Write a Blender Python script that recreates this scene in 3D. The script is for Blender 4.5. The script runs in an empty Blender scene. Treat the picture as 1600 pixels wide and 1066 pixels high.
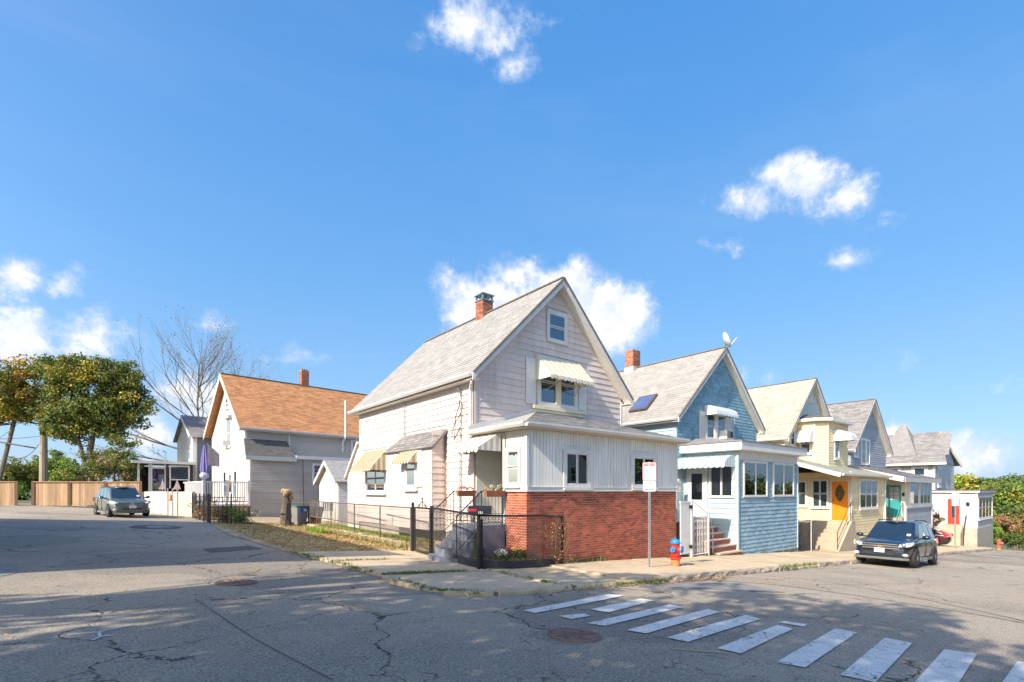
import bpy, math, random
import numpy as np
from mathutils import Vector, Matrix
random.seed(7); np.random.seed(7)
scene = bpy.context.scene
col = scene.collection
R = math.radians

# ------------------------------------------------------------------ camera, world, sun, exposure
FW = (0.62615, 0.77970); RT = (0.77970, -0.62615)
cam_d = bpy.data.cameras.new('camera'); cam = bpy.data.objects.new('camera', cam_d); col.objects.link(cam)
cam.location = (0, 0, 0)
cam.rotation_euler = (R(90), 0, math.atan2(FW[1], FW[0]) - R(90))
cam_d.sensor_width = 36.0; cam_d.lens = 36.0 * 787 / 1600
cam_d.shift_y = 234.0 / 1600
cam_d.clip_start = 0.05; cam_d.clip_end = 9000
scene.camera = cam

SUN_TO = Vector((-8.4, -1.35, 6.1)).normalized()
SUN_EL = math.asin(SUN_TO.z); SUN_AZ = math.atan2(SUN_TO.x, SUN_TO.y)
sl = bpy.data.lights.new('sun', 'SUN'); sl.energy = 4.7; sl.angle = R(0.55); sl.color = (1.0, 0.885, 0.72)
so = bpy.data.objects.new('sun', sl); col.objects.link(so); so.location = (-40, -5, 40)
so.rotation_euler = SUN_TO.to_track_quat('Z', 'Y').to_euler()
scene.view_settings.view_transform = 'Standard'; scene.view_settings.look = 'None'
scene.view_settings.gamma = 1.0; scene.view_settings.exposure = 0.78
scene.view_settings.use_curve_mapping = False

class N:
    """tiny node-tree helper"""
    def __init__(s, tree): s.t = tree; s.n = tree.nodes; s.l = tree.links
    def add(s, typ, **kw):
        n = s.n.new(typ)
        for k, v in kw.items(): setattr(n, k, v)
        return n
    def set(s, sock, v):
        if isinstance(v, bpy.types.NodeSocket): s.l.new(v, sock)
        else:
            if isinstance(v, (tuple, list)) and len(v) == 3 and sock.type == 'RGBA': v = (*v, 1)
            sock.default_value = v
    def math(s, op, a, b=0.0, c=0.0, clamp=False):
        n = s.add('ShaderNodeMath', operation=op, use_clamp=clamp)
        s.set(n.inputs[0], a); s.set(n.inputs[1], b)
        if op in ('MULTIPLY_ADD', 'SMOOTH_MIN', 'SMOOTH_MAX', 'COMPARE'): s.set(n.inputs[2], c)
        return n.outputs[0]
    def mix(s, f, a, b, mode='MIX'):
        n = s.add('ShaderNodeMix', data_type='RGBA', blend_type=mode)
        s.set(n.inputs[0], f); s.set(n.inputs[6], a); s.set(n.inputs[7], b)
        return n.outputs[2]
    def ramp(s, f, lo, hi, a=0.0, b=1.0):
        n = s.add('ShaderNodeMapRange', interpolation_type='SMOOTHSTEP')
        s.set(n.inputs[0], f); s.set(n.inputs[1], lo); s.set(n.inputs[2], hi); s.set(n.inputs[3], a); s.set(n.inputs[4], b)
        return n.outputs[0]
    def noise(s, vec, scale, detail=3, rough=0.55, out=0, dist=0.0):
        n = s.add('ShaderNodeTexNoise'); s.l.new(vec, n.inputs['Vector'])
        n.inputs['Scale'].default_value = scale; n.inputs['Detail'].default_value = detail
        n.inputs['Roughness'].default_value = rough; n.inputs['Distortion'].default_value = dist
        return n.outputs[out]
    def dot(s, a, v):
        n = s.add('ShaderNodeVectorMath', operation='DOT_PRODUCT'); s.l.new(a, n.inputs[0]); n.inputs[1].default_value = v
        return n.outputs['Value']

w = bpy.data.worlds.new('World'); scene.world = w; w.use_nodes = True
g = N(w.node_tree); g.n.clear()
tc = g.add('ShaderNodeTexCoord'); D = tc.outputs['Generated']
sky = g.add('ShaderNodeTexSky', sky_type='NISHITA', sun_disc=False)
sky.sun_elevation = SUN_EL; sky.sun_rotation = SUN_AZ
sky.altitude = 30; sky.air_density = 1.0; sky.dust_density = 1.6; sky.ozone_density = 1.5
hs = g.add('ShaderNodeHueSaturation'); hs.inputs['Saturation'].default_value = 1.27; hs.inputs['Value'].default_value = 1.22
g.l.new(sky.outputs[0], hs.inputs['Color']); skyc = hs.outputs[0]
rp = g.add('ShaderNodeValToRGB'); el = rp.color_ramp.elements
el[0].position = 0.0; el[0].color = (1.75, 2.60, 3.60, 1); el[1].position = .85; el[1].color = (.24, 1.10, 2.95, 1)
for p_, c_ in ((.10, (1.30, 2.30, 3.60)), (.35, (.74, 1.80, 3.45)), (.60, (.42, 1.42, 3.25))): e_ = el.new(p_); e_.color = (*c_, 1)
g.l.new(g.math('MAXIMUM', g.dot(D, (0, 0, 1)), 0.0), rp.inputs[0])
away = g.ramp(g.dot(D, tuple(SUN_TO)), -.15, .62, .84, .0)
skyc = g.mix(away, skyc, rp.outputs[0])
f = g.math('MAXIMUM', g.dot(D, (FW[0], FW[1], 0)), 0.02)
u = g.math('DIVIDE', g.dot(D, (RT[0], RT[1], 0)), f)
v = g.math('DIVIDE', g.dot(D, (0, 0, 1)), f)
CL = [(745, 42, 95, 62, 1), (800, 105, 45, 40, .55), (860, 35, 60, 30, .6),
      (1275, 285, 85, 50, 1), (1190, 318, 75, 34, .8), (1330, 305, 70, 52, .85), (1390, 335, 50, 20, .45),
      (1115, 385, 70, 24, .55), (1330, 408, 60, 16, .22),
      (770, 480, 95, 80, 1.5), (860, 495, 130, 85, 1.6), (955, 495, 85, 60, 1.3), (795, 430, 60, 38, 1.1),
      (30, 425, 75, 52, 1.15), (95, 440, 60, 40, .8), (30, 525, 90, 50, 1.2), (130, 525, 85, 50, 1.1),
      (325, 508, 48, 22, .6), (225, 690, 90, 55, 1.0), (330, 640, 90, 60, .95), (420, 560, 70, 18, .35),
      (1530, 712, 75, 36, .95), (1480, 580, 110, 22, .25), (1390, 680, 45, 40, .8), (1160, 590, 40, 20, .4), (1590, 610, 90, 30, .4)]
m = None
for px, py, a, b, k in CL:
    du = g.math('MULTIPLY', g.math('SUBTRACT', u, (px - 800) / 787), 787 / (a * 1.22))
    dv = g.math('MULTIPLY', g.math('SUBTRACT', v, (767 - py) / 787), 787 / (b * 1.22))
    d2 = g.math('ADD', g.math('MULTIPLY', du, du), g.math('MULTIPLY', dv, dv))
    e = g.math('MULTIPLY', g.math('SUBTRACT', 1.0, g.math('SQRT', d2)), k)
    m = e if m is None else g.math('MAXIMUM', m, e)
n1 = g.noise(D, 9, 12, .66); n2 = g.noise(D, 3.0, 4, .5)
front = g.ramp(g.dot(D, (FW[0], FW[1], 0)), .05, .3)
m = g.math('MULTIPLY', m, front)
back = g.math('MULTIPLY', g.math('SUBTRACT', 1.0, front), g.math('MULTIPLY', g.math('SUBTRACT', n2, .54), 4.0))
m = g.math('MAXIMUM', m, g.math('SUBTRACT', back, g.math('MULTIPLY', front, 4.0)))
dens = g.ramp(g.math('ADD', m, g.math('MULTIPLY', g.math('SUBTRACT', n1, .54), 3.0)), 0.05, 0.80)
dens = g.math('MULTIPLY', dens, g.ramp(m, -0.30, 0.30))
# thin high cirrus veils
mp = g.add('ShaderNodeMapping'); mp.inputs['Scale'].default_value = (.4, 1.0, 3.2); mp.inputs['Rotation'].default_value = (0.25, 0.1, 0.3)
g.l.new(D, mp.inputs['Vector'])
ci = g.ramp(g.noise(mp.outputs[0], 1.7, 6, .6), .42, .95, 0, .24)
horiz = g.ramp(g.dot(D, (0, 0, 1)), 0.0, .10, .25, 0.0)
c1 = g.mix(g.math('MAXIMUM', ci, horiz), skyc, (2.3, 2.95, 3.8))
n3 = g.noise(D, 16, 6, .6)
sh_ = g.add('ShaderNodeVectorMath', operation='ADD'); g.l.new(D, sh_.inputs[0]); sh_.inputs[1].default_value = (-.012, -.004, .022)
n4 = g.noise(sh_.outputs[0], 9, 6, .6); lit = g.math('MULTIPLY', g.math('SUBTRACT', n1, n4), 5.0)
cc = g.mix(g.ramp(g.math('ADD', dens, g.math('ADD', lit, g.math('MULTIPLY', g.math('SUBTRACT', n3, .5), .6))), .25, 1.35), (3.1, 3.45, 4.05), (4.25, 4.25, 4.3))
c2 = g.mix(g.math('MULTIPLY', dens, .97), c1, cc)
bg = g.add('ShaderNodeBackground'); g.l.new(c2, bg.inputs['Color']); bg.inputs['Strength'].default_value = 0.15
wo = g.add('ShaderNodeOutputWorld'); g.l.new(bg.outputs[0], wo.inputs['Surface'])

# ------------------------------------------------------------------ materials
MATS = {}
def mat(name, color, rough=.7, var=.10, scale=2.0, color2=None, c2amt=.5, island=0.0, objr=0.0, bump=0.0, bscale=40, metal=0.0, spec=None, streak=False, coat=0.0, hue=0.0, trans=0.0):
    if name in MATS: return MATS[name]
    m = bpy.data.materials.new(name); m.use_nodes = True
    q = N(m.node_tree); b = q.n['Principled BSDF']
    tc = q.add('ShaderNodeTexCoord'); geo = q.add('ShaderNodeNewGeometry')
    P = geo.outputs['Position']
    if streak:
        mp = q.add('ShaderNodeMapping'); mp.inputs['Scale'].default_value = (1, 1, .15); q.l.new(P, mp.inputs['Vector']); P = mp.outputs[0]
    c = (*color, 1)
    n = q.noise(P, scale, 5, .6)
    cur = q.mix(q.ramp(n, .3, .7), tuple(x * (1 - var) for x in color), tuple(min(1, x * (1 + var)) for x in color))
    if color2 is not None:
        n2 = q.noise(P, scale * 2.7, 6, .65)
        cur = q.mix(q.ramp(n2, .5, .72, 0, c2amt), cur, color2)
    for amt, sock in ((island, geo.outputs['Random Per Island']), (objr, q.add('ShaderNodeObjectInfo').outputs['Random'])):
        if amt:
            h = q.add('ShaderNodeHueSaturation')
            q.l.new(cur, h.inputs['Color'])
            q.l.new(q.math('MULTIPLY_ADD', sock, 2 * amt, 1 - amt), h.inputs['Value'])
            if hue: q.l.new(q.math('MULTIPLY_ADD', q.math('FRACT', q.math('MULTIPLY', sock, 7.31)), 2 * hue, .5 - hue), h.inputs['Hue'])
            cur = h.outputs[0]
    q.l.new(cur, b.inputs['Base Color'])
    b.inputs['Roughness'].default_value = rough; b.inputs['Metallic'].default_value = metal
    if spec is not None: b.inputs['Specular IOR Level'].default_value = spec
    if coat: b.inputs['Coat Weight'].default_value = coat; b.inputs['Coat Roughness'].default_value = .05
    if bump:
        bp = q.add('ShaderNodeBump'); bp.inputs['Strength'].default_value = bump; bp.inputs['Distance'].default_value = .01
        q.l.new(q.noise(geo.outputs['Position'], bscale, 4, .6), bp.inputs['Height']); q.l.new(bp.outputs[0], b.inputs['Normal'])
    if trans:
        tr = q.add('ShaderNodeBsdfTranslucent'); q.l.new(cur, tr.inputs['Color'])
        mx = q.add('ShaderNodeMixShader'); mx.inputs[0].default_value = trans
        q.l.new(b.outputs[0], mx.inputs[1]); q.l.new(tr.outputs[0], mx.inputs[2])
        q.l.new(mx.outputs[0], q.n['Material Output'].inputs['Surface'])
    MATS[name] = m
    return m

def glassmat(name, tint=(.55, .62, .66), refl=.07):
    m = bpy.data.materials.new(name); m.use_nodes = True
    q = N(m.node_tree); q.n.remove(q.n['Principled BSDF'])
    tr = q.add('ShaderNodeBsdfTransparent'); tr.inputs[0].default_value = (*tint, 1)
    gl = q.add('ShaderNodeBsdfGlossy'); gl.inputs['Roughness'].default_value = .02; gl.inputs['Color'].default_value = (1, 1, 1, 1)
    lw = q.add('ShaderNodeLayerWeight'); lw.inputs[0].default_value = .35
    geo = q.add('ShaderNodeNewGeometry')
    bp = q.add('ShaderNodeBump'); bp.inputs['Strength'].default_value = .04; bp.inputs['Distance'].default_value = .01
    q.l.new(q.noise(geo.outputs['Position'], 1.6, 2), bp.inputs['Height']); q.l.new(bp.outputs[0], gl.inputs['Normal'])
    mx = q.add('ShaderNodeMixShader'); q.l.new(q.math('MULTIPLY_ADD', lw.outputs['Fresnel'], .55, refl, clamp=True), mx.inputs[0])
    q.l.new(tr.outputs[0], mx.inputs[1]); q.l.new(gl.outputs[0], mx.inputs[2])
    q.l.new(mx.outputs[0], q.n['Material Output'].inputs['Surface'])
    return m

def roadmat():
    m = bpy.data.materials.new('asphalt'); m.use_nodes = True
    q = N(m.node_tree); b = q.n['Principled BSDF']; P = q.add('ShaderNodeNewGeometry').outputs['Position']
    base = q.mix(q.ramp(q.noise(P, .35, 4), .35, .65), (.275, .232, .176), (.36, .302, .228))
    base = q.mix(q.ramp(q.noise(P, 2.3, 5, .7), .42, .75, 0, .45), base, (.19, .172, .148))
    cv = q.add('ShaderNodeTexVoronoi'); cv.inputs['Scale'].default_value = .22
    cw_ = q.add('ShaderNodeVectorMath', operation='MULTIPLY_ADD'); q.l.new(q.noise(P, .8, 2, .5, out=1), cw_.inputs[0]); cw_.inputs[1].default_value = (1.5, 1.5, 0); q.l.new(P, cw_.inputs[2]); q.l.new(cw_.outputs[0], cv.inputs['Vector'])
    sp = q.add('ShaderNodeSeparateColor'); q.l.new(cv.outputs['Color'], sp.inputs[0])
    base = q.mix(q.ramp(sp.outputs[0], .55, .60, 0, .60), base, (.165, .146, .125)); base = q.mix(q.ramp(sp.outputs[1], .70, .74, 0, .55), base, (.40, .345, .27))
    mp2 = q.add('ShaderNodeMapping'); mp2.inputs['Scale'].default_value = (.12, 1.1, 1); q.l.new(P, mp2.inputs['Vector'])
    base = q.mix(q.ramp(q.noise(mp2.outputs[0], 1.2, 4, .6), .5, .72, 0, .30), base, (.15, .14, .13))
    base = q.mix(q.ramp(q.noise(P, .9, 6, .8), .60, .70, 0, .6), base, (.12, .108, .095))
    fine = q.noise(P, 45, 3, .8)
    base = q.mix(q.ramp(fine, .48, .66, 0, .75), base, (.50, .455, .385))
    base = q.mix(q.ramp(fine, .32, .50, .7, 0), base, (.045, .045, .046))
    vor = q.add('ShaderNodeTexVoronoi'); vor.inputs['Scale'].default_value = 85; q.l.new(P, vor.inputs['Vector'])
    base = q.mix(q.ramp(vor.outputs['Distance'], .0, .28, .35, 0), base, (.42, .40, .37))
    # cracks: two scales of warped cell edges, broken up by noise
    hgt = None
    for sc, wd, warp, lo, hi, strength in ((.42, .011, .9, .40, .50, .96), (1.7, .012, .35, .52, .60, .85), (5.5, .03, .12, .60, .68, .6)):
        wv = q.add('ShaderNodeVectorMath', operation='MULTIPLY_ADD')
        q.l.new(q.noise(P, 1.3 / warp, 5, .65, out=1), wv.inputs[0]); wv.inputs[1].default_value = (warp, warp, 0); q.l.new(P, wv.inputs[2])
        vo = q.add('ShaderNodeTexVoronoi', feature='DISTANCE_TO_EDGE'); vo.inputs['Scale'].default_value = sc; q.l.new(wv.outputs[0], vo.inputs['Vector'])
        e = q.ramp(vo.outputs[0], 0, wd * (1 if sc < 1 else 1), 1, 0)
        e = q.math('MULTIPLY', e, q.ramp(q.noise(P, .45 + sc * .15, 3), lo, hi))
        e = q.math('MULTIPLY', e, strength)
        hgt = e if hgt is None else q.math('MAXIMUM', hgt, e)
    base = q.mix(hgt, base, (.022, .021, .02))
    q.l.new(base, b.inputs['Base Color']); b.inputs['Roughness'].default_value = .93
    b.inputs['Specular IOR Level'].default_value = .25
    bp = q.add('ShaderNodeBump'); bp.inputs['Strength'].default_value = .55; bp.inputs['Distance'].default_value = .012
    q.l.new(q.math('SUBTRACT', q.math('ADD', q.math('MULTIPLY', fine, .5), q.math('MULTIPLY', q.noise(P, 3, 3), .8)), hgt), bp.inputs['Height'])
    q.l.new(bp.outputs[0], b.inputs['Normal'])
    return m

def paintmat(name, color, wear=.5):
    m = bpy.data.materials.new(name); m.use_nodes = True
    q = N(m.node_tree); b = q.n['Principled BSDF']; P = q.add('ShaderNodeNewGeometry').outputs['Position']
    b.inputs['Roughness'].default_value = .8
    wv = q.add('ShaderNodeVectorMath', operation='MULTIPLY_ADD')
    q.l.new(q.noise(P, 3.5, 5, .65, out=1), wv.inputs[0]); wv.inputs[1].default_value = (.35, .35, 0); q.l.new(P, wv.inputs[2])
    vo = q.add('ShaderNodeTexVoronoi', feature='DISTANCE_TO_EDGE'); vo.inputs['Scale'].default_value = 2.6; q.l.new(wv.outputs[0], vo.inputs['Vector'])
    crack = q.math('MULTIPLY', q.ramp(vo.outputs[0], .0, .018, 1, 0), q.ramp(q.noise(P, 1.1, 3), .50, .60))
    chips = q.ramp(q.noise(P, 26, 8, .8), .54, .60)
    chips = q.math('MULTIPLY', chips, q.ramp(q.noise(P, 1.9, 3), .40, .62))
    k = q.math('MAXIMUM', crack, chips); k = q.math('MULTIPLY', k, wear * 2, clamp=True)
    c = q.mix(q.ramp(q.noise(P, 9, 5, .7), .35, .7), tuple(x * .84 for x in color), color)
    q.l.new(c, b.inputs['Base Color'])
    tr = q.add('ShaderNodeBsdfTransparent'); mx = q.add('ShaderNodeMixShader')
    q.l.new(k, mx.inputs[0]); q.l.new(b.outputs[0], mx.inputs[1]); q.l.new(tr.outputs[0], mx.inputs[2])
    q.l.new(mx.outputs[0], q.n['Material Output'].inputs['Surface'])
    return m

def concrete(name, c1, c2, stain=(.12, .10, .08), crack=True):
    m = bpy.data.materials.new(name); m.use_nodes = True
    q = N(m.node_tree); b = q.n['Principled BSDF']; P = q.add('ShaderNodeNewGeometry').outputs['Position']
    base = q.mix(q.ramp(q.noise(P, .8, 5, .6), .35, .65), c1, c2)
    base = q.mix(q.ramp(q.noise(P, 50, 4, .75), .52, .7, 0, .35), base, tuple(x * .55 for x in c1))
    base = q.mix(q.ramp(q.noise(P, 2.2, 6, .7), .55, .75, 0, .5), base, stain)
    if crack:
        wv = q.add('ShaderNodeVectorMath', operation='MULTIPLY_ADD')
        q.l.new(q.noise(P, 1.5, 5, .65, out=1), wv.inputs[0]); wv.inputs[1].default_value = (.8, .8, 0); q.l.new(P, wv.inputs[2])
        vo = q.add('ShaderNodeTexVoronoi', feature='DISTANCE_TO_EDGE'); vo.inputs['Scale'].default_value = .6; q.l.new(wv.outputs[0], vo.inputs['Vector'])
        cr = q.math('MULTIPLY', q.ramp(vo.outputs[0], 0, .009, .9, 0), q.ramp(q.noise(P, .6, 3), .48, .58))
        base = q.mix(cr, base, (.03, .028, .02))
    q.l.new(base, b.inputs['Base Color']); b.inputs['Roughness'].default_value = .9
    bp = q.add('ShaderNodeBump'); bp.inputs['Strength'].default_value = .35; bp.inputs['Distance'].default_value = .01
    q.l.new(q.noise(P, 30, 5, .7), bp.inputs['Height']); q.l.new(bp.outputs[0], b.inputs['Normal'])
    return m

def dirtmat(name, cols, scale=1.5):
    m = bpy.data.materials.new(name); m.use_nodes = True
    q = N(m.node_tree); b = q.n['Principled BSDF']; P = q.add('ShaderNodeNewGeometry').outputs['Position']
    cur = q.mix(q.ramp(q.noise(P, scale, 5, .6), .35, .65), cols[0], cols[1])
    cur = q.mix(q.ramp(q.noise(P, scale * 9, 5, .75), .45, .65), cur, cols[2])
    if len(cols) > 3: cur = q.mix(q.ramp(q.noise(P, scale * .7, 4), .5, .62), cur, cols[3])
    q.l.new(cur, b.inputs['Base Color']); b.inputs['Roughness'].default_value = .95
    bp = q.add('ShaderNodeBump'); bp.inputs['Strength'].default_value = .8; bp.inputs['Distance'].default_value = .03
    q.l.new(q.noise(P, 22, 5, .7), bp.inputs['Height']); q.l.new(bp.outputs[0], b.inputs['Normal'])
    return m

M_road = roadmat(); M_glass = glassmat('window_glass'); M_carglass = glassmat('car_glass', (.10, .13, .16), .10)
M_white = mat('white_trim', (.64, .635, .62), .5, .05, 3, (.5, .5, .48), .35, bump=.05)
M_whitew = mat('white_warm', (.70, .67, .60), .55, .05, 3, (.45, .42, .36), .35)
M_metalw = mat('white_metal', (.62, .62, .60), .35, .04, 3, (.5, .48, .44), .3)
M_siding1 = mat('pinkish_siding', (.655, .565, .525), .75, .06, 1.4, (.44, .38, .33), .55, objr=.05, bump=.15, bscale=30, streak=True)
M_vertsid = mat('pale_vertical_siding', (.72, .72, .69), .55, .07, 2, (.42, .43, .42), .5, streak=True)
M_black = mat('black_iron', (.012, .012, .014), .45, .2, 4)
M_dark = mat('room_shade_black', (.012, .013, .016), .9, .2, 3)  # near-black colour stands in for unlit rooms behind glass
M_curt = mat('curtain_cloth', (.42, .42, .40), .9, .15, 12, streak=True)
M_blind = mat('blind_slats', (.36, .38, .36), .7, .1, 8)
M_greycurt = mat('grey_shade', (.19, .18, .17), .9, .12, 5)
M_brick = mat('red_brick', (.36, .085, .045), .85, .2, 2.2, (.42, .16, .10), .5, objr=.34, island=.0, bump=.4, bscale=60, hue=.008)
M_brickj = mat('red_brick_joined', (.36, .085, .045), .85, .2, 2.2, (.42, .16, .10), .5, island=.34, bump=.4, bscale=60)
M_mortar = mat('mortar', (.56, .37, .26), .95, .2, 4, (.55, .50, .45), .5, bump=.3)
M_roofA = mat('light_grey_shingle', (.305, .298, .285), .95, .10, 2.5, (.34, .33, .31), .5, island=.10, bump=.6, bscale=90)
M_roofB = mat('beige_grey_shingle', (.295, .28, .26), .95, .10, 2.5, (.33, .30, .27), .5, island=.08, bump=.6, bscale=90)
M_roofC = mat('pale_green_grey_shingle', (.325, .325, .27), .95, .10, 2.5, (.36, .37, .30), .5, island=.08, bump=.6, bscale=90)
M_roofD = mat('slate_grey_shingle', (.20, .19, .19), .95, .12, 2.5, (.36, .33, .30), .5, island=.22, bump=.6, bscale=90)
M_roofE = mat('orange_brown_shingle', (.42, .20, .09), .95, .12, 2.5, (.32, .13, .055), .5, island=.20, bump=.6, bscale=90)
M_chim = mat('chimney_brick', (.33, .12, .07), .9, .3, 9, (.16, .08, .06), .6, island=.35, bump=.5)
M_roofdark = mat('dark_roofing', (.10, .095, .09), .9, .2, 3, bump=.3)
M_roofflash = mat('ridge_cap', (.16, .145, .13), .9, .2, 5)
M_tanA = mat('tan_awning_light', (.60, .545, .42), .4, .06, 5, (.45, .38, .25), .4)
M_tanB = mat('tan_awning_brown', (.36, .28, .15), .4, .06, 5)
M_cream = mat('cream_awning', (.66, .62, .50), .4, .05, 5, (.42, .38, .30), .35, streak=True)
M_blueS = mat('blue_shingle', (.175, .32, .41), .75, .12, 2, (.25, .36, .43), .5, island=.14, bump=.2)
M_blueB = mat('blue_clapboard', (.33, .43, .465), .75, .06, 2, (.42, .55, .58), .5, objr=.05, island=.06, bump=.15)
M_yellow = mat('yellow_vinyl', (.74, .61, .36), .6, .05, 1.5, (.60, .52, .32), .3, island=.04)
M_yellowd = mat('yellow_trim', (.70, .52, .20), .6, .05, 1.5)
M_creamw = mat('cream_trim', (.66, .60, .45), .6, .05, 1.5)
M_greyblue = mat('greyblue_siding', (.30, .33, .37), .65, .07, 1.5, (.42, .45, .50), .4, island=.08)
M_greyhouse = mat('light_grey_siding', (.44, .455, .46), .65, .06, 1.5, (.36, .39, .42), .3, island=.06)
M_taupe = mat('taupe_vinyl', (.43, .385, .335), .6, .05, 1.2, (.37, .33, .29), .4, island=.05)
M_taupeL = mat('cream_vinyl', (.55, .51, .45), .6, .05, 1.2, island=.04)
M_slate = mat('dusty_blue_vinyl', (.26, .27, .31), .6, .05, 1.2, island=.06)
M_conc = concrete('sidewalk_concrete', (.55, .44, .30), (.44, .35, .235), (.24, .20, .15))
M_concstep = concrete('stair_concrete', (.45, .38, .28), (.38, .32, .24), crack=False)
M_bluestep = mat('grey_painted_steps', (.17, .19, .235), .75, .12, 2, (.32, .34, .37), .5, bump=.3)
M_granite = mat('granite_kerb', (.34, .29, .23), .9, .3, 7, (.10, .08, .06), .6, objr=.15, bump=1.0, bscale=16)
M_found = mat('foundation_concrete', (.40, .36, .30), .9, .15, 3, (.25, .2, .15), .4, bump=.5)
M_stucco = mat('beige_stucco', (.60, .49, .38), .85, .06, 1.5, (.45, .35, .26), .35, bump=.3)
M_cedar = mat('cedar_fence', (.33, .215, .125), .85, .2, 3, (.26, .16, .09), .6, objr=.28, streak=True)
M_cedard = mat('cedar_post', (.28, .16, .09), .85, .15, 3)
M_bark = mat('bark', (.115, .09, .07), .95, .25, 6, (.2, .17, .14), .5, bump=1.0, bscale=14)
M_barkl = mat('pole_wood', (.30, .235, .17), .9, .2, 4, streak=True, bump=.5)
M_barkg = mat('grey_bark', (.17, .145, .12), .9, .2, 6, bump=.5)
M_steel = mat('galvanised_steel', (.45, .46, .47), .4, .1, 8, metal=.7)
M_alu = mat('chrome', (.7, .7, .72), .18, .05, 5, metal=.95)
M_rubber = mat('tyre_rubber', (.018, .018, .019), .8, .2, 10)
M_plastic = mat('black_plastic', (.02, .02, .022), .5, .2, 6)
M_earth = dirtmat('dry_earth', [(.42, .32, .20), (.32, .23, .14), (.20, .14, .08), (.46, .37, .22)])
M_soil = dirtmat('garden_soil', [(.16, .11, .07), (.11, .075, .05), (.06, .045, .03)], 3)
M_ground = dirtmat('far_ground', [(.10, .12, .05), (.14, .13, .07), (.06, .08, .03)], .2)
M_orange = mat('orange_door', (.80, .235, .012), .35, .04, 4)
M_teal = mat('teal_door', (.028, .27, .28), .45, .05, 4)
M_red = mat('red_door', (.70, .045, .025), .45, .05, 4)
M_redp = mat('hydrant_red', (.62, .035, .02), .45, .12, 6, (.50, .10, .05), .4, bump=.2)
M_bluep = mat('hydrant_blue', (.02, .19, .47), .4, .12, 6, (.1, .3, .5), .4)
M_orangep = mat('hydrant_orange', (.60, .20, .06), .6, .15, 6, (.4, .2, .1), .5)

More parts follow.
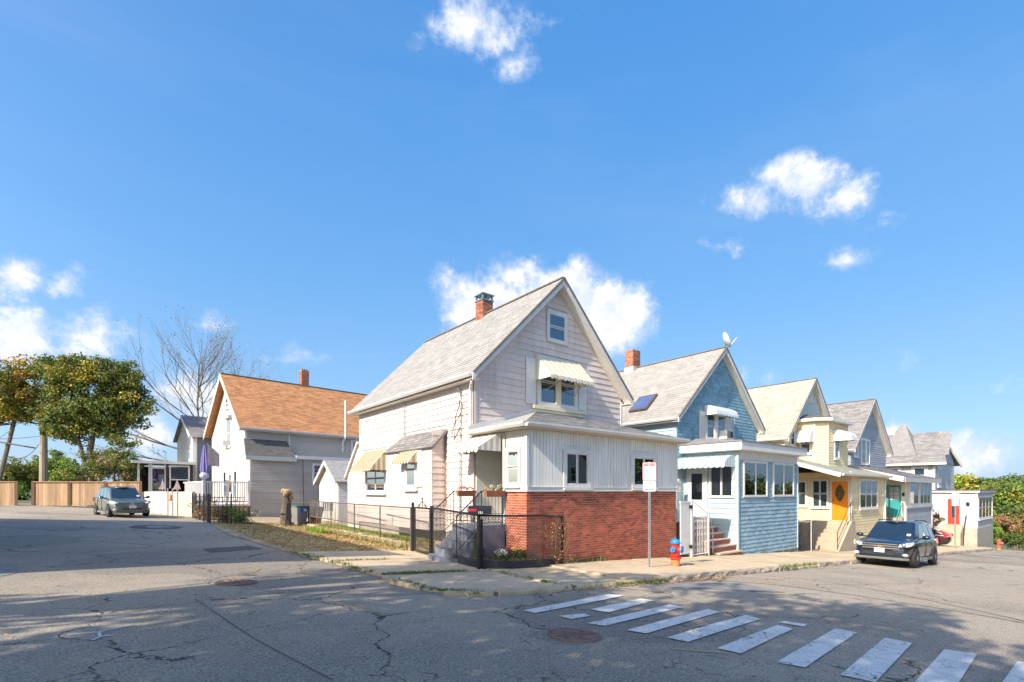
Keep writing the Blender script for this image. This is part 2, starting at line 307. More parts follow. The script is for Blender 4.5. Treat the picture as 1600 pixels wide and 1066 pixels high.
# ------------------------------------------------------------------ mesh builder and object tree helpers
class MB:
    def __init__(s): s.v = []; s.f = []; s.m = []; s.mi = 0
    def poly(s, pts):
        b = len(s.v); s.v += [tuple(p) for p in pts]; s.f.append(tuple(range(b, b + len(pts)))); s.m.append(s.mi)
    def hexa(s, p):   # 8 corners: bottom 0-3, top 4-7 (ccw seen from above)
        b = len(s.v); s.v += [tuple(q) for q in p]
        for q in ((0, 3, 2, 1), (4, 5, 6, 7), (0, 1, 5, 4), (1, 2, 6, 5), (2, 3, 7, 6), (3, 0, 4, 7)):
            s.f.append(tuple(b + i for i in q)); s.m.append(s.mi)
        return s
    def box(s, x0, x1, y0, y1, z0, z1):
        return s.hexa([(x0, y0, z0), (x1, y0, z0), (x1, y1, z0), (x0, y1, z0), (x0, y0, z1), (x1, y0, z1), (x1, y1, z1), (x0, y1, z1)])
    def pbox(s, P, a0, a1, z0, z1, n0, n1):
        return s.hexa([P(a0, z0, n1), P(a1, z0, n1), P(a1, z0, n0), P(a0, z0, n0), P(a0, z1, n1), P(a1, z1, n1), P(a1, z1, n0), P(a0, z1, n0)])
    def prism(s, A, B):   # two matching loops
        n = len(A); b = len(s.v); s.v += [tuple(p) for p in A] + [tuple(p) for p in B]
        s.f.append(tuple(b + i for i in range(n - 1, -1, -1))); s.m.append(s.mi)
        s.f.append(tuple(b + n + i for i in range(n))); s.m.append(s.mi)
        for i in range(n):
            j = (i + 1) % n; s.f.append((b + i, b + j, b + n + j, b + n + i)); s.m.append(s.mi)
        return s
    def tube(s, p0, p1, r0, r1=None, k=6, cap=True):
        p0 = Vector(p0); p1 = Vector(p1); r1 = r0 if r1 is None else r1
        d = (p1 - p0)
        if d.length < 1e-6: return s
        d.normalize(); a = d.cross(Vector((0, 0, 1)))
        if a.length < 1e-3: a = Vector((1, 0, 0))
        a.normalize(); c = d.cross(a)
        A = [p0 + (a * math.cos(2 * math.pi * i / k) + c * math.sin(2 * math.pi * i / k)) * r0 for i in range(k)]
        B = [p1 + (a * math.cos(2 * math.pi * i / k) + c * math.sin(2 * math.pi * i / k)) * r1 for i in range(k)]
        b = len(s.v); s.v += [tuple(q) for q in A + B]
        for i in range(k):
            j = (i + 1) % k; s.f.append((b + i, b + j, b + k + j, b + k + i)); s.m.append(s.mi)
        if cap:
            s.f.append(tuple(b + i for i in range(k - 1, -1, -1))); s.m.append(s.mi)
            s.f.append(tuple(b + k + i for i in range(k))); s.m.append(s.mi)
        return s
    def path(s, pts, r, k=6):
        for a, b in zip(pts[:-1], pts[1:]): s.tube(a, b, r, k=k)
        return s
    def lathe(s, c, prof, k=16, axis='z', ang0=0.0, ang1=2 * math.pi):
        c = Vector(c); full = abs(ang1 - ang0 - 2 * math.pi) < 1e-6; kk = k if full else k + 1
        b = len(s.v)
        for r, h in prof:
            for i in range(kk):
                t = ang0 + (ang1 - ang0) * i / k; x, y = r * math.cos(t), r * math.sin(t)
                p = {'z': (x, y, h), 'x': (h, x, y), 'y': (x, h, y)}[axis]
                s.v.append(tuple(c + Vector(p)))
        for j in range(len(prof) - 1):
            for i in range(k if full else k):
                i2 = (i + 1) % kk
                s.f.append((b + j * kk + i, b + j * kk + i2, b + (j + 1) * kk + i2, b + (j + 1) * kk + i)); s.m.append(s.mi)
        if full:
            s.f.append(tuple(b + i for i in range(kk - 1, -1, -1))); s.m.append(s.mi)
            s.f.append(tuple(b + (len(prof) - 1) * kk + i for i in range(kk))); s.m.append(s.mi)
        return s
    def ell(s, c, rx, ry, rz, k=10, jit=0.0):
        prof = []; b = len(s.v)
        for j in range(1, k // 2 + 1):
            ph = math.pi * j / (k // 2 + 1)
            for i in range(k):
                t = 2 * math.pi * i / k; q = 1 + random.uniform(-jit, jit)
                s.v.append((c[0] + rx * q * math.sin(ph) * math.cos(t), c[1] + ry * q * math.sin(ph) * math.sin(t), c[2] + rz * q * math.cos(ph)))
        n = k // 2
        s.v.append((c[0], c[1], c[2] + rz)); s.v.append((c[0], c[1], c[2] - rz)); T = len(s.v) - 2; B = T + 1
        for i in range(k):
            i2 = (i + 1) % k
            s.f.append((b + i, T, b + i2)[::-1]); s.m.append(s.mi)
            s.f.append((b + (n - 1) * k + i2, B, b + (n - 1) * k + i)[::-1]); s.m.append(s.mi)
            for j in range(n - 1):
                s.f.append((b + j * k + i, b + (j + 1) * k + i, b + (j + 1) * k + i2, b + j * k + i2)); s.m.append(s.mi)
        return s
    def mesh(s, name, mats, off=(0, 0, 0), smooth=False):
        me = bpy.data.meshes.new(name)
        o = off; me.from_pydata([(p[0] - o[0], p[1] - o[1], p[2] - o[2]) for p in s.v], [], s.f)
        if not isinstance(mats, (list, tuple)): mats = [mats]
        for m in mats: me.materials.append(m)
        if len(mats) > 1: me.polygons.foreach_set('material_index', s.m)
        if smooth: me.polygons.foreach_set('use_smooth', [True] * len(me.polygons))
        me.update()
        return me

def PY(Y, zo=0.0):      # vertical plane facing -Y ; a = world X
    return lambda a, z, n=0.0: (a, Y - n, z + zo)
def PX(X):              # vertical plane facing -X ; a = world Y
    return lambda a, z, n=0.0: (X - n, a, z)
def PG(O, ang):         # general: a runs along angle ang, outward normal = a rotated -90
    ux, uy = math.cos(ang), math.sin(ang)
    return lambda a, z, n=0.0: (O[0] + ux * a + uy * n, O[1] + uy * a - ux * n, z)

def setp(o, **kw):
    for k, v in kw.items():
        if v is not None: o[k] = v
class Thing:
    def __init__(s, name, label, cat, loc=(0, 0, 0), rz=0.0, group=None, local=False, kind=None):
        s.o = bpy.data.objects.new(name, None); col.objects.link(s.o); s.o.empty_display_size = .2
        s.o.location = loc; s.o.rotation_euler = (0, 0, rz); s.off = (0, 0, 0) if local else loc
        setp(s.o, label=label, category=cat, group=group, kind=kind)
    def part(s, name, mb, mats, parent=None, label=None, kind=None, smooth=False, bevel=0.0):
        o = bpy.data.objects.new(name, mb.mesh(name, mats, s.off, smooth)); col.objects.link(o); o.parent = parent or s.o
        setp(o, label=label, kind=kind)
        if bevel:
            b = o.modifiers.new('b', 'BEVEL'); b.width = bevel; b.segments = 2; b.limit_method = 'ANGLE'
        return o
    def inst(s, name, me, loc, parent=None, scale=(1, 1, 1), rot=(0, 0, 0)):
        o = bpy.data.objects.new(name, me); col.objects.link(o); o.parent = parent or s.o
        o.location = tuple(loc[i] - s.off[i] for i in range(3)); o.scale = scale; o.rotation_euler = rot
        return o
def single(name, mb, mats, label, cat, loc=(0, 0, 0), group=None, kind=None, smooth=False):
    o = bpy.data.objects.new(name, mb.mesh(name, mats, loc, smooth)); col.objects.link(o); o.location = loc
    setp(o, label=label, category=cat, group=group, kind=kind); return o
def struct(name, mb, mats, smooth=False, kind='structure', label=None):
    o = bpy.data.objects.new(name, mb.mesh(name, mats, (0, 0, 0), smooth)); col.objects.link(o); setp(o, kind=kind, label=label); return o
def copy_tree(src, parent=None):
    c = src.copy(); col.objects.link(c)
    if parent is not None: c.parent = parent
    for ch in src.children: copy_tree(ch, c)
    return c

def gz(X, Y):
    z = -1.55 + .004 * Y
    z += -.056 * X if X > -4 else .224 + .02 * (-4 - X)
    if X > 52:
        t = X - 52; z -= min(.004 * t * t, .16 * t) if t < 180 else .16 * 180
        if t > 180: z += 0
    return z

# ------------------------------------------------------------------ wall cladding
def cut(iv, holes, z0, z1):
    out = [iv]
    for h in holes:
        if h[2] < z1 - .01 and h[3] > z0 + .01:
            new = []
            for a, b in out:
                if h[1] <= a or h[0] >= b: new.append((a, b)); continue
                if h[0] > a + .03: new.append((a, h[0]))
                if h[1] < b - .03: new.append((h[1], b))
            out = new
    return out
def lap(T, P, iv, z0, z1, exp, m, L=None, joined=False, t=.022, name='clapboard', holes=(), parent=None, jag=0.0, gap=.003):
    """overlapping horizontal boards on plane P; iv(z) -> (a0, a1)"""
    J = MB(); z = z0; r = 0
    while z < z1 - .01:
        zt = min(z + exp, z1); A = iv(z); B = iv(zt)
        if A[1] - A[0] > .02:
            for a, b in cut(A, holes, z, zt):
                la = B[0] if a == A[0] else a; lb = B[1] if b == A[1] else b
                if lb < la: la = lb = (la + lb) / 2
                xs = [a]
                if L:
                    x = a + L * (.35 + .5 * ((r * .37) % 1))
                    while x < b - L * .3: xs.append(x); x += L * random.uniform(.92, 1.08) if joined else L
                xs.append(b)
                for i in range(len(xs) - 1):
                    p, q = xs[i], xs[i + 1]
                    p0, q0 = p + (gap if i else 0), q - (gap if i < len(xs) - 2 else 0)
                    p1 = la if i == 0 else p0; q1 = lb if i == len(xs) - 2 else q0
                    if q1 < p1: q1 = p1
                    zz = z - (random.uniform(0, jag) if jag else 0)
                    mb = J if joined else MB()
                    tt = t * random.uniform(.9, 1.1)
                    mb.hexa([P(p0, zz, tt), P(q0, zz, tt), P(q0, zz, 0.001), P(p0, zz, 0.001), P(p1, zt + .004, .004), P(q1, zt + .004, .004), P(q1, zt + .004, .001), P(p1, zt + .004, .001)])
                    if not joined: T.part(name, mb, m, parent)
        z += exp; r += 1
    if joined: T.part(name + 's', J, m, parent, kind='stuff')

def clap_runs(iv): return lambda z: iv
def gable_iv(aL, aR, ax, z_e, slope):
    def f(z):
        if z <= z_e: return (aL, aR)
        d = (z - z_e) / slope
        return (min(aL + d, ax), max(aR - d, ax))
    return f

def window(T, P, a0, a1, z0, z1, kind='hung', trim=.09, m=None, curtain=None, low=None, up=None, sill=True, n=0.0, name='window', cols=1, muntin=0, trimt=None):
    """a0..z1 = glazed opening; trim outside it"""
    m = m or M_white; tt = trimt if trimt is not None else trim
    fr = MB(); t = .055 + n
    fr.pbox(P, a0 - trim, a1 + trim, z1 + .001, z1 + tt, n, t); fr.pbox(P, a0 - trim, a1 + trim, z0 - trim, z0 - .001, n, t)
    fr.pbox(P, a0 - trim, a0 - .001, z0, z1, n, t - .002); fr.pbox(P, a1 + .001, a1 + trim, z0, z1, n, t - .002)
    w = T.part(name, fr, m)
    if sill:
        s = MB(); s.pbox(P, a0 - trim - .03, a1 + trim + .03, z0 - trim - .05, z0 - trim - .002, n, t + .05); T.part('sill', s, m, w)
    bk = MB(); bk.pbox(P, a0, a1, z0, z1, n + .003, n + .006); T.part('pane_backing', bk, M_dark, w)  # thin dark sheet in place of the room's shade
    sash = MB(); W = (a1 - a0) / cols; s = .028
    for c in range(cols):
        b0, b1 = a0 + c * W, a0 + (c + 1) * W
        g = .001 if cols == 1 else .012
        if kind == 'slider' or kind == 'fixed':
            rects = [(b0 + g, b1 - g, z0, z1)]
        else:
            zm = (z0 + z1) / 2; rects = [(b0 + g, b1 - g, zm + .014, z1), (b0 + g, b1 - g, z0, zm - .014)]
        for i, (r0, r1, y0, y1) in enumerate(rects):
            d = n + .03 + (.006 if i == 0 else 0)
            sash.pbox(P, r0, r0 + s, y0, y1, n + .007, d); sash.pbox(P, r1 - s, r1, y0, y1, n + .007, d)
            sash.pbox(P, r0 + s, r1 - s, y0, y0 + s, n + .007, d - .001); sash.pbox(P, r0 + s, r1 - s, y1 - s, y1, n + .007, d - .001)
            if muntin:
                for k in range(1, muntin):
                    x = r0 + (r1 - r0) * k / muntin; sash.pbox(P, x - .008, x + .008, y0 + s, y1 - s, n + .012, d - .003)
                yy = (y0 + y1) / 2; sash.pbox(P, r0 + s, r1 - s, yy - .008, yy + .008, n + .012, d - .004)
            pn = MB(); pn.pbox(P, r0 + s, r1 - s, y0 + s, y1 - s, d - .013, d - .010); T.part('pane', pn, M_glass, w)
            cm = (up if (i == 0 and len(rects) == 2) else low) or curtain
            if cm:
                cb = MB(); k = max(3, int((r1 - r0 - 2 * s) / .05)); x0 = r0 + s
                dx = (r1 - r0 - 2 * s) / k
                for q in range(k):
                    o = .002 if q % 2 else 0
                    cb.pbox(P, x0 + q * dx, x0 + (q + 1) * dx, y0 + s, y1 - s, n + .008, n + .010 + o)
                T.part('curtain', cb, cm, w)
    T.part('sash', sash, m, w)
    return w

def awning(T, P, a0, a1, zt, zb, dep, mA, mB=None, sw=.11, val=.10, nt=.03, drop=.0, name='awning', sides=True, curve=0.0, parent=None, round_=True):
    root = MB(); root.pbox(P, a0, a1, zt - .03, zt, .012, .05); aw = T.part(name, root, mA, parent)
    k = max(2, round((a1 - a0) / sw)); sw = (a1 - a0) / k
    for i in range(k):
        b0, b1 = a0 + i * sw, a0 + (i + 1) * sw; h = .018 if i % 2 else 0.0
        mb = MB(); seg = 5 if curve else 1; th = .006
        pts = []
        for j in range(seg + 1):
            t = j / seg; nn = nt + (dep - nt) * (t if not curve else math.sin(t * math.pi / 2 * .999))
            zz = zt - (zt - zb) * (t if not curve else (1 - math.cos(t * math.pi / 2)))
            pts.append((nn, zz + h))
        for j in range(seg):
            (n0, y0), (n1, y1) = pts[j], pts[j + 1]
            mb.hexa([P(b0, y0 - th, n0), P(b0, y1 - th, n1), P(b1, y1 - th, n1), P(b1, y0 - th, n0), P(b0, y0, n0), P(b0, y1, n1), P(b1, y1, n1), P(b1, y0, n0)])
        n1 = pts[-1][0] + (.004 if i % 2 else 0); y1 = pts[-1][1]; c = (b0 + b1) / 2; r = sw / 2
        lo = [P(b0, y1, n1), P(b0, y1 - val * .6, n1), P(c - r * .6, y1 - val * .9, n1), P(c, y1 - val, n1), P(c + r * .6, y1 - val * .9, n1), P(b1, y1 - val * .6, n1), P(b1, y1, n1)]
        lo2 = [P(b0, y1, n1 + .006), P(b0, y1 - val * .6, n1 + .006), P(c - r * .6, y1 - val * .9, n1 + .006), P(c, y1 - val, n1 + .006), P(c + r * .6, y1 - val * .9, n1 + .006), P(b1, y1 - val * .6, n1 + .006), P(b1, y1, n1 + .006)]
        mb.prism(lo, lo2)
        T.part('slat', mb, (mB if (mB and i % 2) else mA), aw)
    if sides:
        for a, sg in ((a0, 1), (a1, -1)):
            ks = max(2, round((dep - nt) / .10)); dn = (dep - nt) / ks
            for i in range(ks):
                q0, q1 = nt + i * dn, nt + (i + 1) * dn - .004
                def zs(q):
                    t = (q - nt) / (dep - nt)
                    return zt - (zt - zb) * (t if not curve else 1 - math.cos(math.asin(min(1, t)))) - .012
                x0 = a - sg * .004 * (i % 2) ; x1 = x0 - sg * .008
                zl = zb - val * .55
                A = [P(x0, zl, q0), P(x0, zl, q1), P(x0, zs(q1), q1), P(x0, zs(q0), q0)]; B = [P(x1, zl, q0), P(x1, zl, q1), P(x1, zs(q1), q1), P(x1, zs(q0), q0)]
                T.part('side_slat', MB().prism(A, B), (mB if (mB and i % 2) else mA), aw)
    return aw

# ------------------------------------------------------------------ roofs
def lerp(a, b, t): return tuple(a[i] + (b[i] - a[i]) * t for i in range(3))
def roof(T, E0, E1, R1, R0, m, th=.10, exp=.15, tab=.32, name='roof', under=None, slabm=None, parent=None, shing=True):
    """slab whose top surface is E0-E1 (eave) to R0-R1 (ridge), with raised shingle tabs on it"""
    n = (Vector(E1) - Vector(E0)).cross(Vector(R0) - Vector(E0)).normalized()
    if n.z < 0: n = -n
    dn = n * th
    top = [E0, E1, R1, R0]; bot = [tuple(Vector(p) - dn) for p in top]
    mb = MB(); mb.prism(bot, top) if (Vector(E1) - Vector(E0)).cross(Vector(R0) - Vector(E0)).z > 0 else mb.prism(bot[::-1], top[::-1])
    rf = T.part(name, mb, slabm or m, parent)
    if not shing: return rf
    L = ((Vector(R0) + Vector(R1)) / 2 - (Vector(E0) + Vector(E1)) / 2).length
    k = max(2, int(L / exp)); S = MB()
    for j in range(k):
        t0, t1 = j / k, min(1, (j + 1.12) / k)
        a, b = lerp(E0, R0, t0), lerp(E1, R1, t0); c, d = lerp(E0, R0, t1), lerp(E1, R1, t1)
        wdt = (Vector(b) - Vector(a)).length; q = max(1, int(wdt / tab)); sh = (j * .43) % 1
        cuts = [0] + [(i + sh) / q for i in range(q) if .02 < (i + sh) / q < .98] + [1]
        for i in range(len(cuts) - 1):
            s0, s1 = cuts[i] + (.004 / max(wdt, .1) if i else 0), cuts[i + 1]
            h0 = .012 + random.uniform(0, .007)
            p = [lerp(a, b, s0), lerp(a, b, s1), lerp(c, d, s1), lerp(c, d, s0)]
            H = [n * h0, n * h0, n * .003, n * .003]
            up = [tuple(Vector(p[i2]) + H[i2]) for i2 in range(4)]
            bb = len(S.v); S.v += up + [tuple(Vector(p[0]) + n * .0015), tuple(Vector(p[1]) + n * .0015)]
            S.f += [(bb, bb + 1, bb + 2, bb + 3), (bb + 4, bb + 5, bb + 1, bb), (bb + 4, bb, bb + 3), (bb + 5, bb + 2, bb + 1)]; S.m += [0] * 4
    T.part('shingles', S, m, rf, kind='stuff')
    return rf
def beam(mb, p0, p1, w, h, up=(0, 0, 1), side=0.0):
    """rectangular board from p0 to p1; top edge at the line, h downwards, w sideways (centred + side*w)"""
    p0 = Vector(p0); p1 = Vector(p1); d = (p1 - p0).normalized(); u = Vector(up); s = d.cross(u).normalized(); u = s.cross(d).normalized()
    a = s * (w * (side - .5)); b = s * (w * (side + .5)); h = u * h
    mb.hexa([tuple(p0 + a - h), tuple(p1 + a - h), tuple(p1 + b - h), tuple(p0 + b - h), tuple(p0 + a), tuple(p1 + a), tuple(p1 + b), tuple(p0 + b)])
    return mb
def gutter(T, p0, p1, out, m=None, w=.12, h=.11):
    """K-style gutter hung along p0-p1, open top, profile grows outward along out"""
    p0 = Vector(p0); p1 = Vector(p1); o = Vector(out).normalized(); z = Vector((0, 0, 1))
    pr = [(0, 0), (0, -h), (w * .62, -h), (w * .9, -h * .55), (w, -h * .4), (w, 0), (w - .012, 0), (w - .012, -.03), (.012, -.03), (.012, 0)]
    A = [tuple(p0 + o * a + z * b) for a, b in pr]; B = [tuple(p1 + o * a + z * b) for a, b in pr]
    return T.part('gutter', MB().prism(A, B), m or M_metalw)

def gable_house(T, XL, XR, YF, YB, zbase, slope, zapex, m_wall, m_roof, ov=.28, ovx=.30, exp=.15, tab=.32, fascia=.20, wall_name='wall', gut=True):
    """body with the ridge along Y; returns (ax, z at wall top)"""
    ax = (XL + XR) / 2; hw = (XR - XL) / 2; th = .12
    ze = zapex - slope * hw - th * 1.25
    za = zapex - th * 1.25
    A = [(XL, YF, zbase), (XR, YF, zbase), (XR, YF, ze), (ax, YF, za), (XL, YF, ze)]
    B = [(p[0], YB, p[2]) for p in A]
    T.part(wall_name, MB().prism(A[::-1], B[::-1]), m_wall)
    yf, yb = YF - ov, YB + ov
    zL = zapex - slope * (hw + ovx)
    roof(T, (XL - ovx, yf, zL), (XL - ovx, yb, zL), (ax - .001, yb, zapex), (ax - .001, yf, zapex), m_roof, exp=exp, tab=tab)
    roof(T, (XR + ovx, yb, zL), (XR + ovx, yf, zL), (ax + .001, yf, zapex), (ax + .001, yb, zapex), m_roof, exp=exp, tab=tab)
    for s, X in ((-1, XL), (1, XR)):
        f = MB(); y = yf - .002
        p0 = Vector((X + s * ovx, y - .012, zL - .005)); p1 = Vector((ax, y - .012, zapex - .005))
        q = fascia
        dn = Vector((0, 0, -q * 1.25))
        F = [p0, p1, p1 + dn, p0 + dn * .9]; G = [p + Vector((0, -.03, 0)) for p in F]
        f.prism(F if s < 0 else F[::-1], G if s < 0 else G[::-1]); T.part('fascia', f, M_white)
        c = MB(); beam(c, p0 + Vector((0, -.045, .025)), p1 + Vector((0, -.045, .025)), .04, .06); T.part('drip_edge', c, M_roofflash)
        so = MB(); e0 = Vector((X + s * ovx, yf, zL - th * 1.3 - .01)); e1 = Vector((ax, yf, zapex - th * 1.3 - .01)); b = Vector((0, ov - .003, 0)); d2 = Vector((0, 0, -.02))
        so.prism([e0, e1, e1 + b, e0 + b], [e0 + d2, e1 + d2, e1 + b + d2, e0 + b + d2]); T.part('soffit', so, M_whitew)
        if gut: gutter(T, (X + s * ovx, yf, zL - .01), (X + s * ovx, yb, zL - .01), (s, 0, 0))
        sf = MB(); sf.box(min(X, X + s * ovx) + .003, max(X, X + s * ovx) - .003, yf + .02, yb - .02, zL - .17, zL - .145); T.part('soffit', sf, M_whitew)
    r = MB(); beam(r, (ax, yf - .02, zapex + .035), (ax, yb + .02, zapex + .035), .16, .04); T.part('ridge_cap', r, M_roofflash)
    return ax, ze

def chimney(T, x, y, z0, z1, w=.55, d=.55, rows=None, cap=True, parent=None):
    core = MB(); core.box(x - w / 2 + .01, x + w / 2 - .01, y - d / 2 + .01, y + d / 2 - .01, z0, z1 - .01); c = T.part('chimney', core, M_mortar)
    S = MB(); z = z0; r = 0
    while z < z1 - .05:
        for (a0, a1, fix, ax) in ((x - w / 2, x + w / 2, y - d / 2, 'y'), (y - d / 2, y + d / 2, x - w / 2, 'x'), (x - w / 2, x + w / 2, y + d / 2, 'y'), (y - d / 2, y + d / 2, x + w / 2, 'x')):
            k = max(1, round((a1 - a0) / .21)); L = (a1 - a0) / k; off = (L / 2 if r % 2 else 0)
            q = a0
            edges = [a0] + [a0 + off + i * L for i in range(k + 1) if a0 + .05 < a0 + off + i * L < a1 - .05] + [a1]
            for e0, e1 in zip(edges[:-1], edges[1:]):
                if ax == 'y': S.box(e0 + .008, e1 - .008, fix - .004, fix + .008, z + .008, z + .060)
                else: S.box(fix - .004, fix + .008, e0 + .008, e1 - .008, z + .008, z + .060)
        z += .072; r += 1
    T.part('bricks', S, M_chim, c, kind='stuff')
    return c

# ------------------------------------------------------------------ fast numpy leaves
def leafmesh(name, mats, centers, radii, n, size, seed=1, droop=.3, flat=None, midx=None):
    rng = np.random.default_rng(seed); C = np.asarray(centers, float); K = len(C)
    Rr = np.asarray(radii, float).reshape(K, -1); Rr = np.repeat(Rr, 3, 1) if Rr.shape[1] == 1 else Rr
    tot = K * n; d = rng.normal(size=(tot, 3)); d /= np.linalg.norm(d, axis=1)[:, None]
    rad = rng.uniform(.25, 1, tot) ** .6
    P = np.repeat(C, n, 0) + d * np.repeat(Rr, n, 0) * rad[:, None]
    a = rng.normal(size=(tot, 3)) + d * .9; a[:, 2] += .3; a /= np.linalg.norm(a, axis=1)[:, None]
    t = rng.normal(size=(tot, 3)); t -= a * (t * a).sum(1)[:, None]; t /= np.linalg.norm(t, axis=1)[:, None]
    b = np.cross(a, t); s = (rng.uniform(.6, 1.25, tot) * size)[:, None]
    V = np.stack([P - t * s * .62, P - b * s * .42 + t * s * .05, P + t * s * .62, P + b * s * .42 + t * s * .05], 1).reshape(-1, 3)
    me = bpy.data.meshes.new(name); me.vertices.add(len(V)); me.vertices.foreach_set('co', V.ravel())
    me.loops.add(tot * 4); me.loops.foreach_set('vertex_index', np.arange(tot * 4)); me.polygons.add(tot)
    me.polygons.foreach_set('loop_start', np.arange(tot) * 4)
    for m in mats: me.materials.append(m)
    if len(mats) > 1:
        pr = midx if midx is not None else [1 / len(mats)] * len(mats)
        ci = rng.choice(len(mats), K, p=pr); mi = np.repeat(ci, n); sw = rng.random(tot) < .25
        mi[sw] = rng.choice(len(mats), sw.sum(), p=pr)
        me.polygons.foreach_set('material_index', mi.astype(np.int32))
    me.update(calc_edges=True); return me
def leafmat(name, c, hue=.03, val=.35):
    return mat(name, c, .65, .15, 3, island=val, hue=hue, trans=.28)
L_g1 = leafmat('leaf_deep_green', (.10, .135, .025)); L_g2 = leafmat('leaf_olive', (.24, .235, .03)); L_y = leafmat('leaf_gold', (.48, .37, .045))
L_o = leafmat('leaf_rust', (.42, .19, .045)); L_g3 = leafmat('leaf_bright', (.20, .30, .045)); L_g4 = leafmat('leaf_mid', (.09, .155, .03)); L_br = leafmat('leaf_dry_brown', (.30, .17, .07)); L_pk = leafmat('leaf_pinkish', (.36, .19, .11))

def branch(mb, p, d, L, r, depth, rng, spread=.5, shrink=.72, up=.12, tips=None, k=5, segs=3, kids=3):
    q = Vector(p); d = Vector(d).normalized(); 
    for i in range(segs):
        d2 = (d + Vector((rng.uniform(-1, 1), rng.uniform(-1, 1), rng.uniform(-.6, 1))) * .13 + Vector((0, 0, up * .3))).normalized()
        e = q + d2 * (L / segs); r2 = r * (1 - .35 / segs)
        mb.tube(q, e, r, r2, k=k, cap=False); q = e; d = d2; r = r2
        if depth > 0 and i >= 0 and (i > 0 or depth < 3):
            for _ in range(kids - 1 if i < segs - 1 else kids):
                s = Vector((rng.uniform(-1, 1), rng.uniform(-1, 1), rng.uniform(-.35, .6)))
                branch(mb, q, d * (1 - spread * .5) + s * spread + Vector((0, 0, up)), L * shrink * rng.uniform(.7, 1.1), r * .58, depth - 1, rng, spread, shrink, up, tips, max(3, k - 1), segs, kids)
    if tips is not None and depth <= 1: tips.append(tuple(q))

# ================================================================== GROUND, ROAD, PAVEMENT
def gridmesh(xs, ys, fz):
    mb = MB(); nx, ny = len(xs), len(ys)
    mb.v = [(x, y, fz(x, y)) for y in ys for x in xs]
    mb.f = [(j * nx + i, j * nx + i + 1, (j + 1) * nx + i + 1, (j + 1) * nx + i) for j in range(ny - 1) for i in range(nx - 1)]
    mb.m = [0] * len(mb.f); return mb
def gfar(x, y):
    xx = min(x, 240); z = gz(max(xx, -150), max(-200, min(y, 200)))
    return z - .05
xs = [-6000, -2500, -900, -300, -150, -100, -60] + list(range(-40, 124, 2)) + [130, 140, 150, 165, 180, 200, 240, 300, 450, 700, 1200, 2500, 6000]
ys = [-6000, -2500, -900, -300, -200, -120, -60] + list(range(-40, 101, 5)) + [130, 160, 200, 300, 500, 900, 1800, 3000, 6000]
struct('ground', gridmesh(xs, ys, gfar), M_ground)
def froad(x, y):
    return gz(x, y) + .007 * math.sin(x * 1.1 + 1.3 * math.sin(y * .7)) + .006 * math.sin(y * 1.7 + x * .4)
xs = [-12 + .5 * i for i in range(0, 181)] + [80 + 2 * i for i in range(0, 10)]; ys = [-9 + .5 * i for i in range(0, 33)]
o_road = struct('road', gridmesh(xs, ys, froad), M_road, smooth=True)
xs = [-9 + .5 * i for i in range(0, 30)]; ys = [7 + .5 * i for i in range(0, 105)]
struct('side_street', gridmesh(xs, ys, froad), M_road, smooth=True)

def flat(poly, top, thick, mb=None):
    mb = mb or MB()
    A = [(x, y, gz(x, y) + top - thick) for x, y in poly]; B = [(x, y, gz(x, y) + top) for x, y in poly]
    return mb.prism(A, B)
# earth verge and yards (above the asphalt sheet)
struct('verge_ground', flat([(3.9, 14.2), (7.3, 14.0), (9.4, 14.0), (9.4, 60), (4.5, 60), (4.4, 37), (4.35, 30), (3.9, 27), (3.55, 22)], .030, .10), M_earth)
struct('back_yard_ground', flat([(8.45, 12.2), (51.5, 12.2), (51.5, 62), (9.41, 62), (9.41, 14.0), (8.45, 14.0)], .028, .10), M_earth)
# raised grass strip behind the low stone edging beside the white house
struct('side_lawn', flat([(7.6, 14.6), (8.9, 14.2), (8.9, 26.5), (7.9, 26.5)], .22, .3), M_earth)

pv = bpy.data.objects.new('pavement', None); col.objects.link(pv); pv['kind'] = 'structure'
def slab(poly, top=.10, thick=.16, m=M_conc, name='slab'):
    mb = flat(poly, top, thick); o = bpy.data.objects.new(name, mb.mesh(name, m)); col.objects.link(o); o.parent = pv; return o
slab([(4.30, 8.1), (4.62, 7.45), (5.2, 7.08), (6.86, 6.92), (6.9, 9.42), (4.34, 9.62)], .045)
slab([(4.34, 9.68), (6.9, 9.48), (7.02, 12.0), (4.22, 12.12)], .055)
slab([(4.2, 12.19), (7.02, 12.06), (7.3, 14.1), (4.0, 14.35)], .06)
slab([(6.92, 6.92), (8.86, 6.90), (8.86, 9.86), (7.0, 9.70), (6.96, 9.45)], .06)
x = 8.9; i = 0
while x < 53.5:
    L = 1.85 + .1 * math.sin(i * 2.1); x1 = min(x + L, 53.6)
    slab([(x, 6.90), (x1 - .02, 6.90), (x1 - .02, 9.84), (x, 9.84)], .10 + .008 * math.sin(i * 3.7)); x = x1; i += 1
for a, b in ((17.0, 19.2), (24.9, 28.0), (34.1, 38.0), (45.4, 54)):
    slab([(a, 9.86), (b, 9.86), (b, 12.1), (a, 12.1)], .06, name='front_path')
